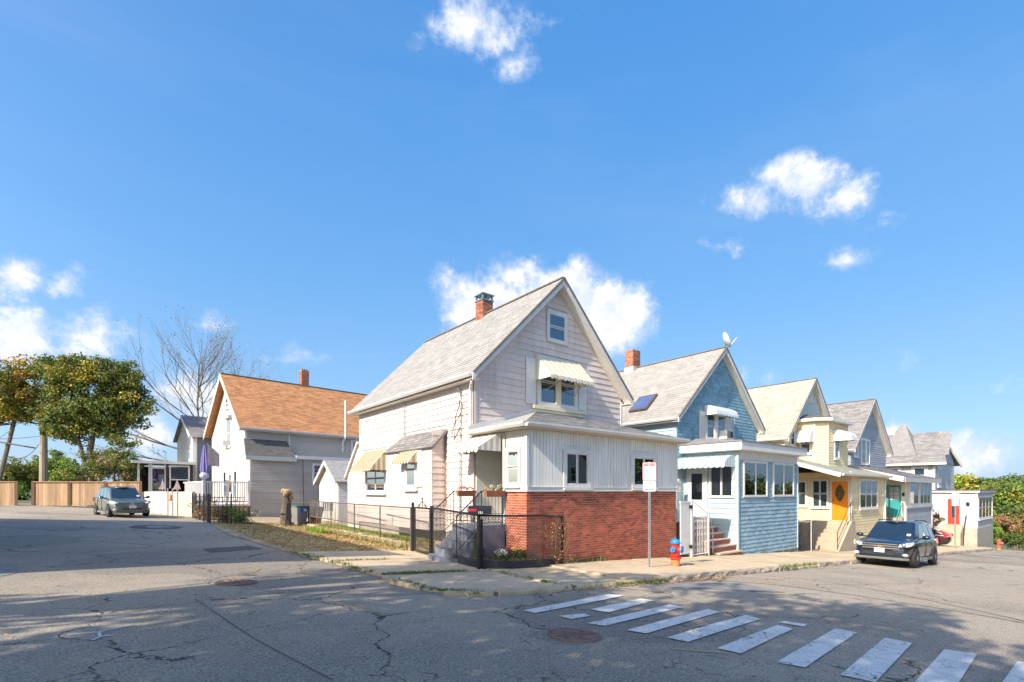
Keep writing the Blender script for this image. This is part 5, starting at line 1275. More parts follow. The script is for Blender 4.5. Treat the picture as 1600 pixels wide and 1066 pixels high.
window(H, PF, 31.5, 34.3, -.92, .58, 'hung', trim=.08, n=.012, cols=3, low=M_greycurt)
d = sw_door(H, PS, 9.56, 10.32, -1.55, .50, M_orange)
ov_ = [(9.94 + .20 * math.cos(2 * math.pi * i / 20) * (1 + .10 * math.cos(4 * 2 * math.pi * i / 20)), -.12 + .42 * math.sin(2 * math.pi * i / 20) * (1 + .06 * math.cos(4 * 2 * math.pi * i / 20))) for i in range(20)]
H.part('oval_pane', MB().prism([PS(a, z, .036) for a, z in ov_], [PS(a, z, .046) for a, z in ov_]), mat('leaded_glass', (.10, .085, .03), .12, .5, 9, (.04, .05, .03), .8, spec=.8), d)
mb = MB()
for i in range(20):
    a, b = ov_[i], ov_[(i + 1) % 20]; mb.tube(PS(a[0], a[1], .047), PS(b[0], b[1], .047), .018, k=5)
mb.tube(PS(9.94, -.5, .047), PS(9.94, .25, .047), .008, k=4); mb.tube(PS(9.78, -.12, .047), PS(10.1, -.12, .047), .008, k=4); H.part('oval_frame', mb, mat('dark_orange_frame', (.25, .10, .02), .5), d)
mb = MB()
for a, b, z0_, z1_ in ((9.64, 9.90, -1.42, -.80), (9.98, 10.24, -1.42, -.80)):
    for q in ((a, b, z0_, z0_ + .025), (a, b, z1_ - .025, z1_), (a, a + .025, z0_ + .026, z1_ - .026), (b - .025, b, z0_ + .026, z1_ - .026)): mb.pbox(PS, q[0], q[1], q[2], q[3], .0355, .046)
H.part('moulding', mb, M_orange, d)
H.part('handle', MB().tube(PS(10.24, -.55, .06), PS(10.24, -.42, .06), .02), M_black, d)
# porch shed roof reaching out over the steps
z_e, z_t, y_e, y_t, xl, xr = .87, 1.86, 9.15, 12.28, 28.1, 35.9
roof(H, (xl, y_e, z_e), (xr, y_e, z_e), (xr, y_t, z_t), (xl, y_t, z_t), M_roofC, th=.05, exp=.2, tab=.5, name='porch_roof')
H.part('porch_ceiling', MB().prism([(xl + .06, y_e + .05, z_e - .14), (xl + .06, y_t - .02, z_t - .14), (xl + .06, y_t - .02, z_t - .11), (xl + .06, y_e + .05, z_e - .11)], [(xr - .06, y_e + .05, z_e - .14), (xr - .06, y_t - .02, z_t - .14), (xr - .06, y_t - .02, z_t - .11), (xr - .06, y_e + .05, z_e - .11)]), M_yellowd)
mb = MB(); beam(mb, (xl - .012, y_e, z_e - .01), (xl - .012, y_t, z_t - .01), .04, .19); H.part('fascia', mb, M_white)
gutter(H, (xl, y_e - .012, z_e), (xr, y_e - .012, z_e), (0, -1, 0), h=.12)
H.part('downspout', MB().path([(35.7, 9.2, .75), (35.7, 9.36, .6), (35.7, 9.36, -2.9)], .04, 6), M_metalw)
T = Thing('front_steps', 'beige concrete steps with cheek wall and brown handrail at the orange door', 'steps', (28.2, 9.4, -3.1))
N_ = 8
for k in range(N_):
    zt = -1.60 - .20 * k; x1 = 30.28 - .26 * k
    T.part('step', MB().box(x1 - .26 - (.35 if k == 0 else 0), x1 - (.001 if k else 0) - (0 if k == 0 else .35), 9.34, 11.1, -4.0, zt), M_concstep)
mb = MB(); mb.prism([(27.9, 9.20, -3.9), (30.2, 9.20, -3.9), (30.2, 9.20, -1.56), (29.7, 9.20, -1.56), (27.9, 9.20, -2.95)], [(27.9, 9.338, -3.9), (30.2, 9.338, -3.9), (30.2, 9.338, -1.56), (29.7, 9.338, -1.56), (27.9, 9.338, -2.95)]); T.part('cheek_wall', mb, M_concstep)
M_rail = mat('brown_rail', (.12, .07, .05), .5)
T.part('handrail', MB().path([(27.95, 9.28, -2.95), (27.95, 9.28, -2.05), (29.75, 9.28, -.62), (30.2, 9.28, -.62)], .022, 6), M_rail); T.part('lower_rail', MB().path([(27.95, 9.28, -2.5), (29.75, 9.28, -1.1)], .016, 5), M_rail); T.part('rail_post', MB().tube((29.75, 9.28, -1.56), (29.75, 9.28, -.62), .02), M_rail)
T = Thing('utility_cabinet', 'grey meter cabinet beside the blue porch end', 'utility cabinet', (25.3, 9.95, -2.8)); T.part('cabinet', MB().box(25.6, 25.95, 10.5, 10.8, -1.5, -.45), M_steel); T.part('lid', MB().box(25.55, 26.0, 10.45, 10.85, -.449, -.38), M_steel)
T = Thing('chain_link_fence', 'short grey wire mesh fence closing the gap beside the blue porch', 'fence', (24.95, 9.9, -2.9))
for a in (24.98, 26.55): T.part('post', MB().tube((a, 9.95, gz(a, 10)), (a, 9.95, -1.35), .03, k=6), M_metalw)
T.part('top_rail', MB().tube((24.98, 9.95, -1.40), (26.55, 9.95, -1.40), .02), M_metalw); chainlink(T, (24.98, 9.95), (26.55, 9.95), -2.8, -1.4, -2.9, -1.4, M_mesh, cell=.06, th=.006)
T = Thing('steel_pole', 'thin dark pole on the pavement before the yellow porch windows', 'pole', (31.0, 7.6, -3.2)); T.part('shaft', MB().tube((29.4, 7.55, gz(29.4, 7.55)), (29.4, 7.55, .25), .035, k=8), M_plastic); T.part('cap', MB().ell((29.4, 7.55, .27), .04, .04, .03, 8), M_plastic)

# ================================================================== HOUSE 4 : grey blue house with the teal door
H = Thing('house', 'grey blue house with teal door under a grey porch roof', 'house', (38.7, 9.4, -3.7))
XL, XR, YG, YB = 39.4, 47.0, 12.30, 21.0; APX = 43.3; ZA = 6.62; SL = .92
gable_house(H, XL, XR, YG, YB, -2.6, SL, ZA, M_greyblue, M_roofD, ov=.35, ovx=.35, exp=.18, tab=.45)
H.part('foundation', MB().box(XL + .03, XR - .03, YG + .03, YB, -4.6, -2.602), M_found)
PGt = PY(YG)
lap(H, PGt, gable_iv(XL, XR, (XL + XR) / 2, ZA - .27 - SL * 3.8, SL), 1.0, 6.25, .16, M_greyblue, joined=True, t=.035, holes=[(39.8, 40.9, 2.2, 3.7), (41.2, 43.3, 1.8, 3.9)])
lap(H, PX(XL), clap_runs((12.32, 20.9)), -2, 2.9, .16, M_greyblue, joined=True, t=.035)
window(H, PGt, 40.05, 40.65, 2.45, 3.5, 'hung', trim=.14, n=.012, cols=1); window(H, PGt, 41.5, 42.3, 2.0, 3.6, 'hung', trim=.14, n=.012, low=M_curt); window(H, PGt, 42.55, 43.1, 2.0, 3.6, 'hung', trim=.10, n=.012)
mb = MB(); mb.ell((41.0, 14.6, 5.05), .45, .45, .16, 12); H.part('roof_vent', mb, M_roofdark)
XS, XE_ = 38.7, 45.2
H.part('porch_wall', MB().box(XS + .02, XE_, 9.12, YG - .001, -2.9, .92), M_creamw); H.part('porch_foundation', MB().box(XS + .04, XE_ - .02, 9.14, YG - .002, -4.7, -2.901), mat('stone_grey', (.22, .22, .23), .9, .3, 5, bump=.8))
PS, PF = PX(XS + .02), PY(9.12)
lap(H, PF, clap_runs((39.0, 45.0)), -2.3, -1.15, .115, M_greyblue, joined=True, t=.018); lap(H, PS, clap_runs((10.3, 12.2)), -2.8, -1.0, .125, M_greyhouse, joined=True, t=.018)
mb = MB(); mb.pbox(PF, XS, XE_, -1.1, -.98, 0, .07); mb.pbox(PF, XS, XE_, -2.6, -2.35, 0, .05); mb.pbox(PF, 38.72, 38.98, -2.34, -1.11, 0, .04); mb.pbox(PF, 45.02, 45.2, -2.34, -1.11, 0, .04); H.part('water_table', mb, M_white)
window(H, PF, 39.6, 41.6, -.85, .60, 'fixed', trim=.12, n=.0, low=M_curt); window(H, PF, 42.0, 44.6, -.85, .60, 'fixed', trim=.12, n=.0, cols=3, low=M_greycurt)
window(H, PS, 10.9, 11.5, -.9, .5, 'hung', trim=.1, n=.0)
d = sw_door(H, PS, 9.32, 10.10, -1.64, .36, M_teal)
for i in range(3):
    for j in range(2):
        a = 9.42 + .30 * j; z = -.58 + .28 * i
        H.part('pane', MB().pbox(PS, a, a + .26, z, z + .25, .036, .042), M_curt if True else M_glass, d)
H.part('handle', MB().tube(PS(9.37, -.75, .06), PS(9.37, -.62, .06), .02), M_black, d)
H.part('letter_box', MB().pbox(PS, 9.14, 9.26, -.32, -.12, .0, .10), M_black)
z_e, z_t, y_e, y_t, xl, xr = .84, 1.75, 8.75, 12.28, 37.0, 45.7
roof(H, (xl, y_e, z_e), (xr, y_e, z_e), (xr, y_t, z_t), (xl, y_t, z_t), M_roofD, th=.05, exp=.2, tab=.5, name='porch_roof')
H.part('porch_ceiling', MB().prism([(xl + .06, y_e + .05, z_e - .30), (xl + .06, y_t - .02, z_t - .2), (xl + .06, y_t - .02, z_t - .11), (xl + .06, y_e + .05, z_e - .12)], [(xr - .06, y_e + .05, z_e - .30), (xr - .06, y_t - .02, z_t - .2), (xr - .06, y_t - .02, z_t - .11), (xr - .06, y_e + .05, z_e - .12)]), M_creamw)
mb = MB(); beam(mb, (xl - .012, y_e, z_e - .01), (xl - .012, y_t, z_t - .01), .04, .30); H.part('fascia', mb, M_white)
H.part('fascia', MB().box(xl, xr, y_e - .05, y_e - .012, z_e - .32, z_e - .02), M_greyhouse)
T = Thing('front_steps', 'pale concrete steps with thin black rail below the teal door', 'steps', (38, 9.7, -3.6))
for k in range(7): T.part('step', MB().box(38.68 - .26 * (k + 1) - (.3 if k == 0 else 0), 38.68 - .26 * k - (.3 if k else 0) , 9.15, 10.8, -4.5, -1.68 - .2 * k), M_concstep)
T.part('handrail', MB().path([(36.8, 9.2, -3.2), (36.8, 9.2, -2.2), (38.5, 9.2, -.75), (38.62, 9.2, -.75), (38.62, 9.2, -1.65)], .02, 5), M_black)

# ================================================================== HOUSE 5 : grey house with the red door
H = Thing('house', 'light grey house with peaked shingle roof and red door', 'house', (55, 10, -4.5))
m5 = M_greyhouse
H.part('wall', MB().box(55.3, 62.5, 11.0, 18.5, -5.6, 2.45), m5)
PS, PF = PX(55.3), PY(11.0)
lap(H, PS, clap_runs((11.0, 18.4)), -4.5, 2.4, .14, m5, joined=True, t=.02, holes=[(11.4, 12.6, .3, 2.2), (13.2, 14.5, .3, 2.2), (11.6, 12.4, -4, -.9)]); lap(H, PF, clap_runs((55.3, 62.5)), -4.5, 2.4, .14, m5, joined=True, t=.028, holes=[(56.3, 57.5, -3, 2.2)])
for a in (11.65, 13.55): window(H, PS, a, a + .72, .75, 1.95, 'hung', trim=.22, n=.012, curtain=M_blind)
window(H, PF, 56.5, 57.3, .5, 1.9, 'hung', trim=.18, n=.012, curtain=M_curt); window(H, PF, 56.5, 57.3, -2.4, -.7, 'hung', trim=.18, n=.012)
H.part('belt_board', MB().pbox(PS, 11.0, 18.4, -.25, -.02, .0, .07), M_white); H.part('corner_board', MB().box(55.24, 55.42, 10.95, 11.1, -4.5, 2.4), M_white); H.part('side_door', MB().pbox(PS, 12.0, 12.9, -3.6, -.5, .0, .05), M_white)
zr = 5.35
roof(H, (54.8, 10.1, 2.42), (54.8, 19, 2.42), (58.6, 19, zr), (58.6, 11.3, zr), M_roofD, exp=.2, tab=.5, name='roof')
roof(H, (62.9, 19, 2.42), (62.9, 10.5, 2.42), (58.6, 11.3, zr), (58.6, 19, zr), M_roofD, exp=.2, tab=.5, name='roof')
H.part('gable_wall', MB().prism([(56.2, 10.95, 2.46), (62.4, 10.95, 2.46), (58.9, 10.95, 5.1)], [(56.2, 11.3, 2.46), (62.4, 11.3, 2.46), (58.9, 11.3, 5.1)]), M_greyblue)
roof(H, (56.6, 10.3, 3.1), (55.8, 11.3, 2.9), (58.9, 11.4, zr), (58.9, 10.5, zr + .02), M_roofD, exp=.2, tab=.5, name='roof')
mb = MB(); beam(mb, (62.95, 10.46, 2.40), (58.6, 11.27, zr), .06, .26); H.part('fascia', mb, M_creamw)
H.part('roof_peak', MB().prism([(55.6, 15.2, 3.1), (59.6, 15.2, 3.1), (57.9, 14.0, 6.15)], [(55.6, 12.3, 3.1), (59.6, 12.3, 3.1), (57.9, 13.6, 6.15)]), M_roofD)
H.part('fascia', MB().box(54.7, 54.79, 10.1, 19, 2.22, 2.40), M_creamw)
# red door addition
H.part('entry_wing', MB().box(54.0, 61.0, 8.1, 10.95, -5.4, -.14), m5)
PS, PF = PX(54.0), PY(8.1)
lap(H, PS, clap_runs((8.1, 10.9)), -3.0, -.2, .14, m5, joined=True, t=.02, holes=[(8.95, 10.1, -3, -.4)])
sw_door(H, PS, 9.12, 9.88, -2.72, -.66, M_red, (9.36, 9.64, -2.2, -.9), M_curt, frame=.13)
H.part('fascia', MB().box(53.8, 61.2, 7.9, 10.9, -.139, .02), M_white); H.part('wing_roof', MB().box(53.75, 61.3, 7.85, 10.94, .021, .08), M_roofdark)
window(H, PF, 54.6, 60.4, -2.2, -.55, 'hung', trim=.15, n=.0, cols=4); H.part('corner_board', MB().box(53.95, 54.12, 8.05, 8.2, -3, -.14), M_white); H.part('base', MB().box(53.97, 61.02, 8.07, 10.9, -5.4, -3.0), M_found)
H.part('wall_lamp', MB().ell((53.88, 8.62, -1.05), .09, .12, .16, 8), M_black)
mb = MB()
for k in range(4): mb.box(53.99 - .28 * (k + 1), 53.99 - .28 * k, 8.9, 10.2, -5.2, -2.75 - .2 * k)
H.part('entry_steps', mb, M_concstep); H.part('handrail', MB().path([(52.8, 8.7, -4.3), (52.8, 8.7, -3.2), (53.6, 8.7, -2.1), (53.95, 8.7, -2.0)], .03, 5), M_black)
T = Thing('street_sign', 'pale blank backed sign on a post near the far red door', 'street sign', (45.3, 7.9, -4.0)); fa2 = R(-70); Pq = PG((45.3, 7.9), fa2)
T.part('post', MB().tube((45.3, 7.9, gz(45.3, 7.9)), (45.3, 7.9, -.3), .04, k=6), M_steel); T.part('board', rrect(Pq, .36, .95, -.55, .05, .06), M_signw)

# ================================================================== LEFT SIDE : orange roofed house (turned 6.5 degrees)
AN = R(6.5)
H = Thing('house', 'taupe and cream house with orange brown shingle roof', 'house', (7.67, 40.0, 0), AN, local=True)
# local frame: x along the ridge, y into the depth
W_, Dp = 12.3, 8.1; zl = -1.9
H.part('wall', MB().prism([(0, 0, zl), (0, Dp, zl), (0, Dp, 4.35), (0, Dp / 2, 8.55), (0, 0, 4.35)][::-1], [(W_, 0, zl), (W_, Dp, zl), (W_, Dp, 4.35), (W_, Dp / 2, 8.55), (W_, 0, 4.35)][::-1]), M_taupe)
PFo = lambda a, z, n=0.0: (a, -n, z); PSo = lambda a, z, n=0.0: (-n, a, z)
def PXo(x0): return lambda a, z, n=0.0: (x0 - n, a, z)
lap(H, PFo, clap_runs((.05, W_)), -.85, 4.35, .17, M_taupe, joined=True, t=.040, holes=[(4.55, 5.75, .6, 2.4), (8.05, 9.1, 2.9, 4.3)])
lap(H, PSo, gable_iv(.0, Dp, Dp / 2, 4.35, 1.04), -.85, 8.3, .17, M_taupeL, joined=True, t=.035, holes=[(3.0, 4.1, 3.3, 5.6), (1.6, 2.5, -1, 1.6), (4.2, 5.0, -1, 1.6)])
H.part('foundation', MB().box(-.03, W_ + .01, -.03, Dp, -2.6, -.86), mat('reddish_base', (.42, .28, .23), .9, .15, 3))
th_ = .10; zr = 8.98; zeav = 4.50
roof(H, (-.5, -.42, zeav), (W_ + .3, -.42, zeav), (W_ + .3, Dp / 2, zr), (-.5, Dp / 2, zr), M_roofE, exp=.20, tab=.45)
roof(H, (W_ + .3, Dp + .42, zeav), (-.5, Dp + .42, zeav), (-.5, Dp / 2, zr), (W_ + .3, Dp / 2, zr), M_roofE, exp=.20, tab=.45)
for y0 in (-.42, Dp + .42):
    mb = MB(); p0 = Vector((-.515, y0, zeav)); p1 = Vector((-.515, Dp / 2, zr)); F = [p0, p1, p1 + Vector((0, 0, -.42)), p0 + Vector((0, 0, -.30))]; mb.prism(F, [p + Vector((-.035, 0, 0)) for p in F]); H.part('fascia', mb, M_creamw)
mb = MB(); beam(mb, (-.5, Dp / 2, zr + .04), (W_ + .3, Dp / 2, zr + .04), .2, .05); H.part('ridge_cap', mb, M_roofflash)
H.part('soffit', MB().box(-.45, W_, -.40, -.02, zeav - .22, zeav - .13), M_greyhouse); gutter(H, (-.5, -.43, zeav), (W_, -.43, zeav), (0, -1, 0), h=.13, w=.12)
chimney(H, 6.0, Dp / 2 + .2, 8.6, 10.3, .62, .6)
mb = MB()
for dx in (-.2, 0, .2): mb.box(6.0 + dx - .05, 6.0 + dx + .05, Dp / 2 + .05, Dp / 2 + .35, 10.3, 10.42)
H.part('chimney_pot', mb, M_bark)
H.part('vent_pipe', MB().path([(7.35, -.55, 7.3), (7.35, -.55, 4.3), (7.35, -.1, 4.0), (7.35, -.1, 3.2)], .07, 8), M_white)
mb = MB(); mb.box(-.02, .12, -.04, .12, -.85, 4.3); H.part('corner_board', mb, M_white)
H.part('downspout', MB().path([(8.45, -.5, 4.4), (8.45, -.08, 4.1), (8.45, -.08, 2.8)], .05, 6), M_white); H.part('batten', MB().box(3.05, 3.13, -.05, -.02, 3.0, 4.3), M_white)
# side extension with dark roof, proud of the wall
H.part('extension_wall', MB().box(.0, 8.6, -1.0, -.03, -2.5, 2.35), M_taupe)
PEo = lambda a, z, n=0.0: (a, -1.0 - n, z)
lap(H, PEo, clap_runs((.0, 8.6)), -.9, 2.3, .17, M_taupe, joined=True, t=.040, holes=[(4.3, 5.6, .5, 2.3)]); lap(H, PXo(0.0), clap_runs((-1.0, -.02)), -.9, 2.6, .115, M_taupeL, joined=True, t=.018)
window(H, PEo, 4.55, 5.35, .75, 1.95, 'hung', trim=.14, n=.012, muntin=2)
roof(H, (-.35, -1.28, 2.42), (3.1, -1.28, 2.42), (2.9, -.02, 3.75), (-.1, -.02, 3.75), M_roofdark, th=.05, name='extension_roof', shing=False)
H.part('extension_fascia', MB().box(-.36, 3.12, -1.31, -1.285, 2.15, 2.45), M_greyhouse); H.part('extension_roof', MB().box(3.13, 8.7, -1.25, -.02, 2.36, 2.62), mat('white_flat_roof', (.62, .60, .60), .6, .06, 2)); H.part('cable', MB().tube((3.7, -1.03, 2.3), (3.75, -1.03, -1.2), .02, k=4), M_plastic)
window(H, PFo, 8.25, 8.95, 2.98, 4.08, 'hung', trim=.16, n=.012)
window(H, PSo, 3.15, 3.95, 3.45, 5.35, 'hung', trim=.12, n=.012, cols=2, curtain=M_curt); H.part('window_hood', MB().box(-.28, -.02, 2.9, 4.2, 5.5, 5.72), M_greyhouse); window(H, PSo, 3.7, 4.3, 6.4, 7.1, 'hung', trim=.1, n=.012)
H.part('window_unit', MB().box(-.45, -.02, 3.7, 4.3, 3.45, 3.85), M_metalw)
window(H, PSo, 1.75, 2.35, -.5, 1.45, 'hung', trim=.12, n=.012, curtain=M_curt); window(H, PSo, 4.3, 4.9, -.5, 1.45, 'hung', trim=.12, n=.012, curtain=M_curt)
d = sw_door(H, PSo, 2.9, 3.7, -.75, 1.5, M_white, (3.1, 3.5, -.1, 1.2), M_greycurt); H.part('wreath', MB().lathe((-.08, 3.3, .6), [(.16, 0), (.22, -.03), (.26, 0), (.22, .03), (.16, 0)], 12, 'x'), L_o, d)
# deck railing
T = Thing('deck', 'white railed deck at the gable end of the orange roofed house', 'deck', (5.3, 39.4, -.9), AN, local=True)
T.part('floor', MB().box(-.6, 2.2, -1.2, 4.0, -.12, .0), M_white); T.part('skirt', MB().box(-.55, 2.15, -1.15, 3.9, -1.0, -.13), mat('skirt_brick', (.34, .16, .11), .9, .2, 4))
for i in range(3): T.part('post', MB().box(-.62 + 1.38 * i, -.50 + 1.38 * i, -1.2, -1.08, 0, 1.62), M_white)
T.part('handrail', MB().box(-.6, 2.2, -1.18, -1.10, 1.45, 1.53), M_white); T.part('bottom_rail', MB().box(-.6, 2.2, -1.17, -1.11, .12, .2), M_white); T.part('handrail', MB().box(-.60, -.52, -1.08, 3.9, 1.45, 1.53), M_white)
for i in range(19): T.part('baluster', MB().box(-.48 + .14 * i, -.43 + .14 * i, -1.16, -1.12, .2, 1.45), M_white)
for i in range(26): T.part('baluster', MB().box(-.58, -.54, -1.0 + .18 * i, -.94 + .18 * i, .2, 1.45), M_white)

# grey gabled house behind with a glazed sun room
H = Thing('house', 'small grey gabled house with a glazed sun porch behind the green car', 'house', (5.6, 49.6, 0), R(4), local=True)
H.part('wall', MB().prism([(0, 0, -2), (5.2, 0, -2), (5.2, 0, 4.6), (0, 0, 4.6)], [(0, 7, -2), (5.2, 7, -2), (5.2, 7, 4.6), (0, 7, 4.6)]), M_slate)
H.part('gable_wall', MB().prism([(0, 0, 4.601), (0, 7, 4.601), (0, 3.5, 6.5)], [(5.2, 0, 4.601), (5.2, 7, 4.601), (5.2, 3.5, 6.5)]), M_taupeL)
lap(H, lambda a, z, n=0.0: (-n, a, z), gable_iv(0, 7, 3.5, 4.6, .54), -1, 6.3, .13, M_taupeL, joined=True, t=.018); lap(H, PFo, clap_runs((.3, 5.1)), -1, 4.5, .13, M_slate, joined=True, t=.018)
roof(H, (-.3, -.3, 4.62), (5.4, -.3, 4.62), (5.4, 3.5, 6.7), (-.3, 3.5, 6.7), M_roofD, exp=.25, tab=.6); roof(H, (5.4, 7.3, 4.62), (-.3, 7.3, 4.62), (-.3, 3.5, 6.7), (5.4, 3.5, 6.7), M_roofD, exp=.25, tab=.6)
mb = MB(); beam(mb, (-.32, -.3, 4.6), (-.32, 3.5, 6.68), .04, .25); H.part('fascia', mb, M_white); gutter(H, (-.3, -.3, 4.6), (5.3, -.3, 4.6), (0, -1, 0)); H.part('downspout', MB().box(.1, .26, -.12, -.02, -.5, 4.5), M_white); H.part('corner_board', MB().box(-.05, .08, -.045, .1, -.5, 4.5), M_white)
window(H, lambda a, z, n=0.0: (-n, a, z), 1.5, 2.2, 1.5, 3.3, 'hung', trim=.14, n=.012)
# sun porch
H.part('sunroom_wall', MB().box(-3.9, -.35, -1.2, 2.2, -1.6, -.1), M_greyhouse); H.part('sunroom_floor', MB().box(-3.9, -.05, -1.2, 2.2, -.1, -.06), M_found)
H.part('sunroom_back', MB().box(-3.8, -.1, 1.9, 2.0, -.06, 2.0), M_dark)
H.part('sunroom_roof', MB().box(-4.3, -.06, -1.6, 2.4, 2.12, 2.32), M_greyhouse)
for x in (-3.9, -3.2, -2.05, -.35): H.part('sunroom_post', MB().box(x, x + .14, -1.2, -1.06, -.06, 2.12), M_greyhouse if x < -3 else M_plastic)
H.part('sunroom_post', MB().box(-3.9, -3.78, .4, .52, -.06, 2.12), M_greyhouse)
mb = MB(); mb.box(-3.04, -2.06, -1.14, -1.10, -.06, .0); mb.box(-3.04, -2.96, -1.14, -1.1, 0, 2.1); mb.box(-2.16, -2.08, -1.14, -1.1, 0, 2.1); mb.box(-3.0, -2.1, -1.14, -1.1, 1.75, 1.85); H.part('screen_door', mb, M_white)
mb = MB(); mb.box(-1.85, -.45, -1.14, -1.1, .85, .92); mb.box(-1.85, -1.75, -1.14, -1.1, .2, 1.95); mb.box(-.55, -.45, -1.14, -1.1, .2, 1.95); mb.box(-1.85, -.45, -1.14, -1.10, 1.95, 2.03); H.part('screen_window', mb, M_white)
H.part('pane', MB().box(-1.74, -.56, -1.13, -1.12, .93, 1.94), M_glass); H.part('pane', MB().box(-2.95, -2.17, -1.13, -1.12, .1, 1.74), M_glass); H.part('pane', MB().box(-3.88, -3.86, -1.05, .38, -.05, 2.1), M_glass)

# white garage
H = Thing('garage', 'small white gabled garage behind the corner house', 'garage', (11.9, 33.2, -2.1), AN * .3, local=True)
zb = -.1
H.part('wall', MB().prism([(0, 0, zb), (0, 3.4, zb), (0, 3.4, 2.75), (0, 1.7, 4.0), (0, 0, 2.75)][::-1], [(4.2, 0, zb), (4.2, 3.4, zb), (4.2, 3.4, 2.75), (4.2, 1.7, 4.0), (4.2, 0, 2.75)][::-1]), M_white)
lap(H, PFo, clap_runs((0, 4.2)), 0, 2.7, .16, M_white, joined=True, t=.03); lap(H, PXo(0.0), gable_iv(.0, 3.4, 1.7, 2.75, .74), 2.55, 3.95, .16, M_whitew, joined=True, t=.02)
roof(H, (-.3, -.3, 2.70), (4.4, -.3, 2.70), (4.4, 1.7, 4.18), (-.3, 1.7, 4.18), M_roofA, exp=.15, tab=.3); roof(H, (4.4, 3.7, 2.70), (-.3, 3.7, 2.70), (-.3, 1.7, 4.18), (4.4, 1.7, 4.18), M_roofA, exp=.15, tab=.3)
for y0 in (-.3, 3.7):
    mb = MB(); p0 = Vector((-.31, y0, 2.70)); p1 = Vector((-.31, 1.7, 4.18)); F = [p0, p1, p1 + Vector((0, 0, -.26)), p0 + Vector((0, 0, -.22))]; mb.prism(F, [p + Vector((-.03, 0, 0)) for p in F]); H.part('fascia', mb, M_white)
mb = MB(); mb.box(-.05, -.005, .35, .50, 0, 2.45); mb.box(-.05, -.005, 2.9, 3.05, 0, 2.45); mb.box(-.05, -.005, .50, 2.9, 2.35, 2.45); H.part('door_frame', mb, M_white)
for i in range(4): H.part('door_panel', MB().box(-.03, -.005, .52, 2.88, .02 + .58 * i, .58 + .58 * i), M_white)
for i in range(5): H.part('pane', MB().box(-.04, -.031, .80 + .40 * i, 1.02 + .40 * i, .72, 1.32), M_dark)

# ================================================================== beige garden wall, fences, sign, small flags
T = Thing('garden_wall', 'beige stucco garden wall behind the green car', 'garden wall', (3.2, 40, -1.5))
p0, p1 = Vector((1.95, 42.3)), Vector((4.12, 37.0)); d = (p1 - p0).normalized(); nn = Vector((-d.y, d.x))
L_ = (p1 - p0).length; segs = [(0, .52), (.52, .62), (.62, .72), (.72, 1)]
for a, b in segs:
    q0, q1 = p0 + d * (L_ * a + .015), p0 + d * (L_ * b - .015); z0 = -1.9
    A = [(q0.x, q0.y, z0), (q1.x, q1.y, z0), (q1.x + nn.x * .2, q1.y + nn.y * .2, z0), (q0.x + nn.x * .2, q0.y + nn.y * .2, z0)]; T.part('wall_panel', MB().prism(A, [(x, y, -.06) for x, y, _ in A]), M_stucco)
for a in (.52, .62, .72):
    q = p0 + d * L_ * a - nn * -.0; T.part('pipe_post', MB().tube((q.x - nn.x * .03 , q.y - nn.y * .03, -1.7), (q.x - nn.x * .03, q.y - nn.y * .03, .15), .03, k=6), M_steel)
q = p0 + d * L_ * .57; rot = math.atan2(d.y, d.x); Pw = lambda a, z, n=0.0: (q.x + d.x * a + nn.x * -n, q.y + d.y * a + nn.y * -n, z)
T2 = Thing('warning_sign', 'small orange sign hung on the beige garden wall', 'sign', (q.x, q.y, -.3)); T2.part('plate', MB().prism([Pw(-.14, -.62, .06), Pw(.14, -.62, .06), Pw(.14, -.22, .06), Pw(-.14, -.22, .06)], [Pw(-.14, -.62, .075), Pw(.14, -.62, .075), Pw(.14, -.22, .075), Pw(-.14, -.22, .075)]), mat('sign_orange', (.60, .14, .04), .5))
mb = MB()
for k in range(4): z = -.30 - .075 * k; mb.prism([Pw(-.09, z, .076), Pw(.09, z, .076), Pw(.09, z + .03, .076), Pw(-.09, z + .03, .076)], [Pw(-.09, z, .08), Pw(.09, z, .08), Pw(.09, z + .03, .08), Pw(-.09, z + .03, .08)])
T2.part('print', mb, M_white)
M_flag = mat('flag_cloth', (.62, .48, .46), .8, .3, 9, (.40, .10, .12), .7, trans=.2)
for i, a in enumerate((.40, .70)):
    q = p0 + d * L_ * a; T2 = Thing('small_flag', 'faded red and white small flag standing on the beige wall' + (' left of the orange sign' if i == 0 else ' right of the orange sign'), 'flag', (q.x, q.y, -.06), group='small flags on the garden wall')
    T2.part('stick', MB().tube((q.x, q.y, -.06), (q.x, q.y, .75), .012), M_metalw); mb = MB()
    mb.prism([(q.x, q.y, .72), (q.x - .10, q.y - .08, .35), (q.x - .22, q.y + .0, .08), (q.x + .20, q.y - .12, .10), (q.x + .12, q.y - .02, .42)], [(q.x, q.y + .05, .72), (q.x - .10, q.y + .0, .35), (q.x - .22, q.y + .08, .08), (q.x + .20, q.y - .04, .10), (q.x + .12, q.y + .05, .42)]); T2.part('cloth', mb, M_flag)
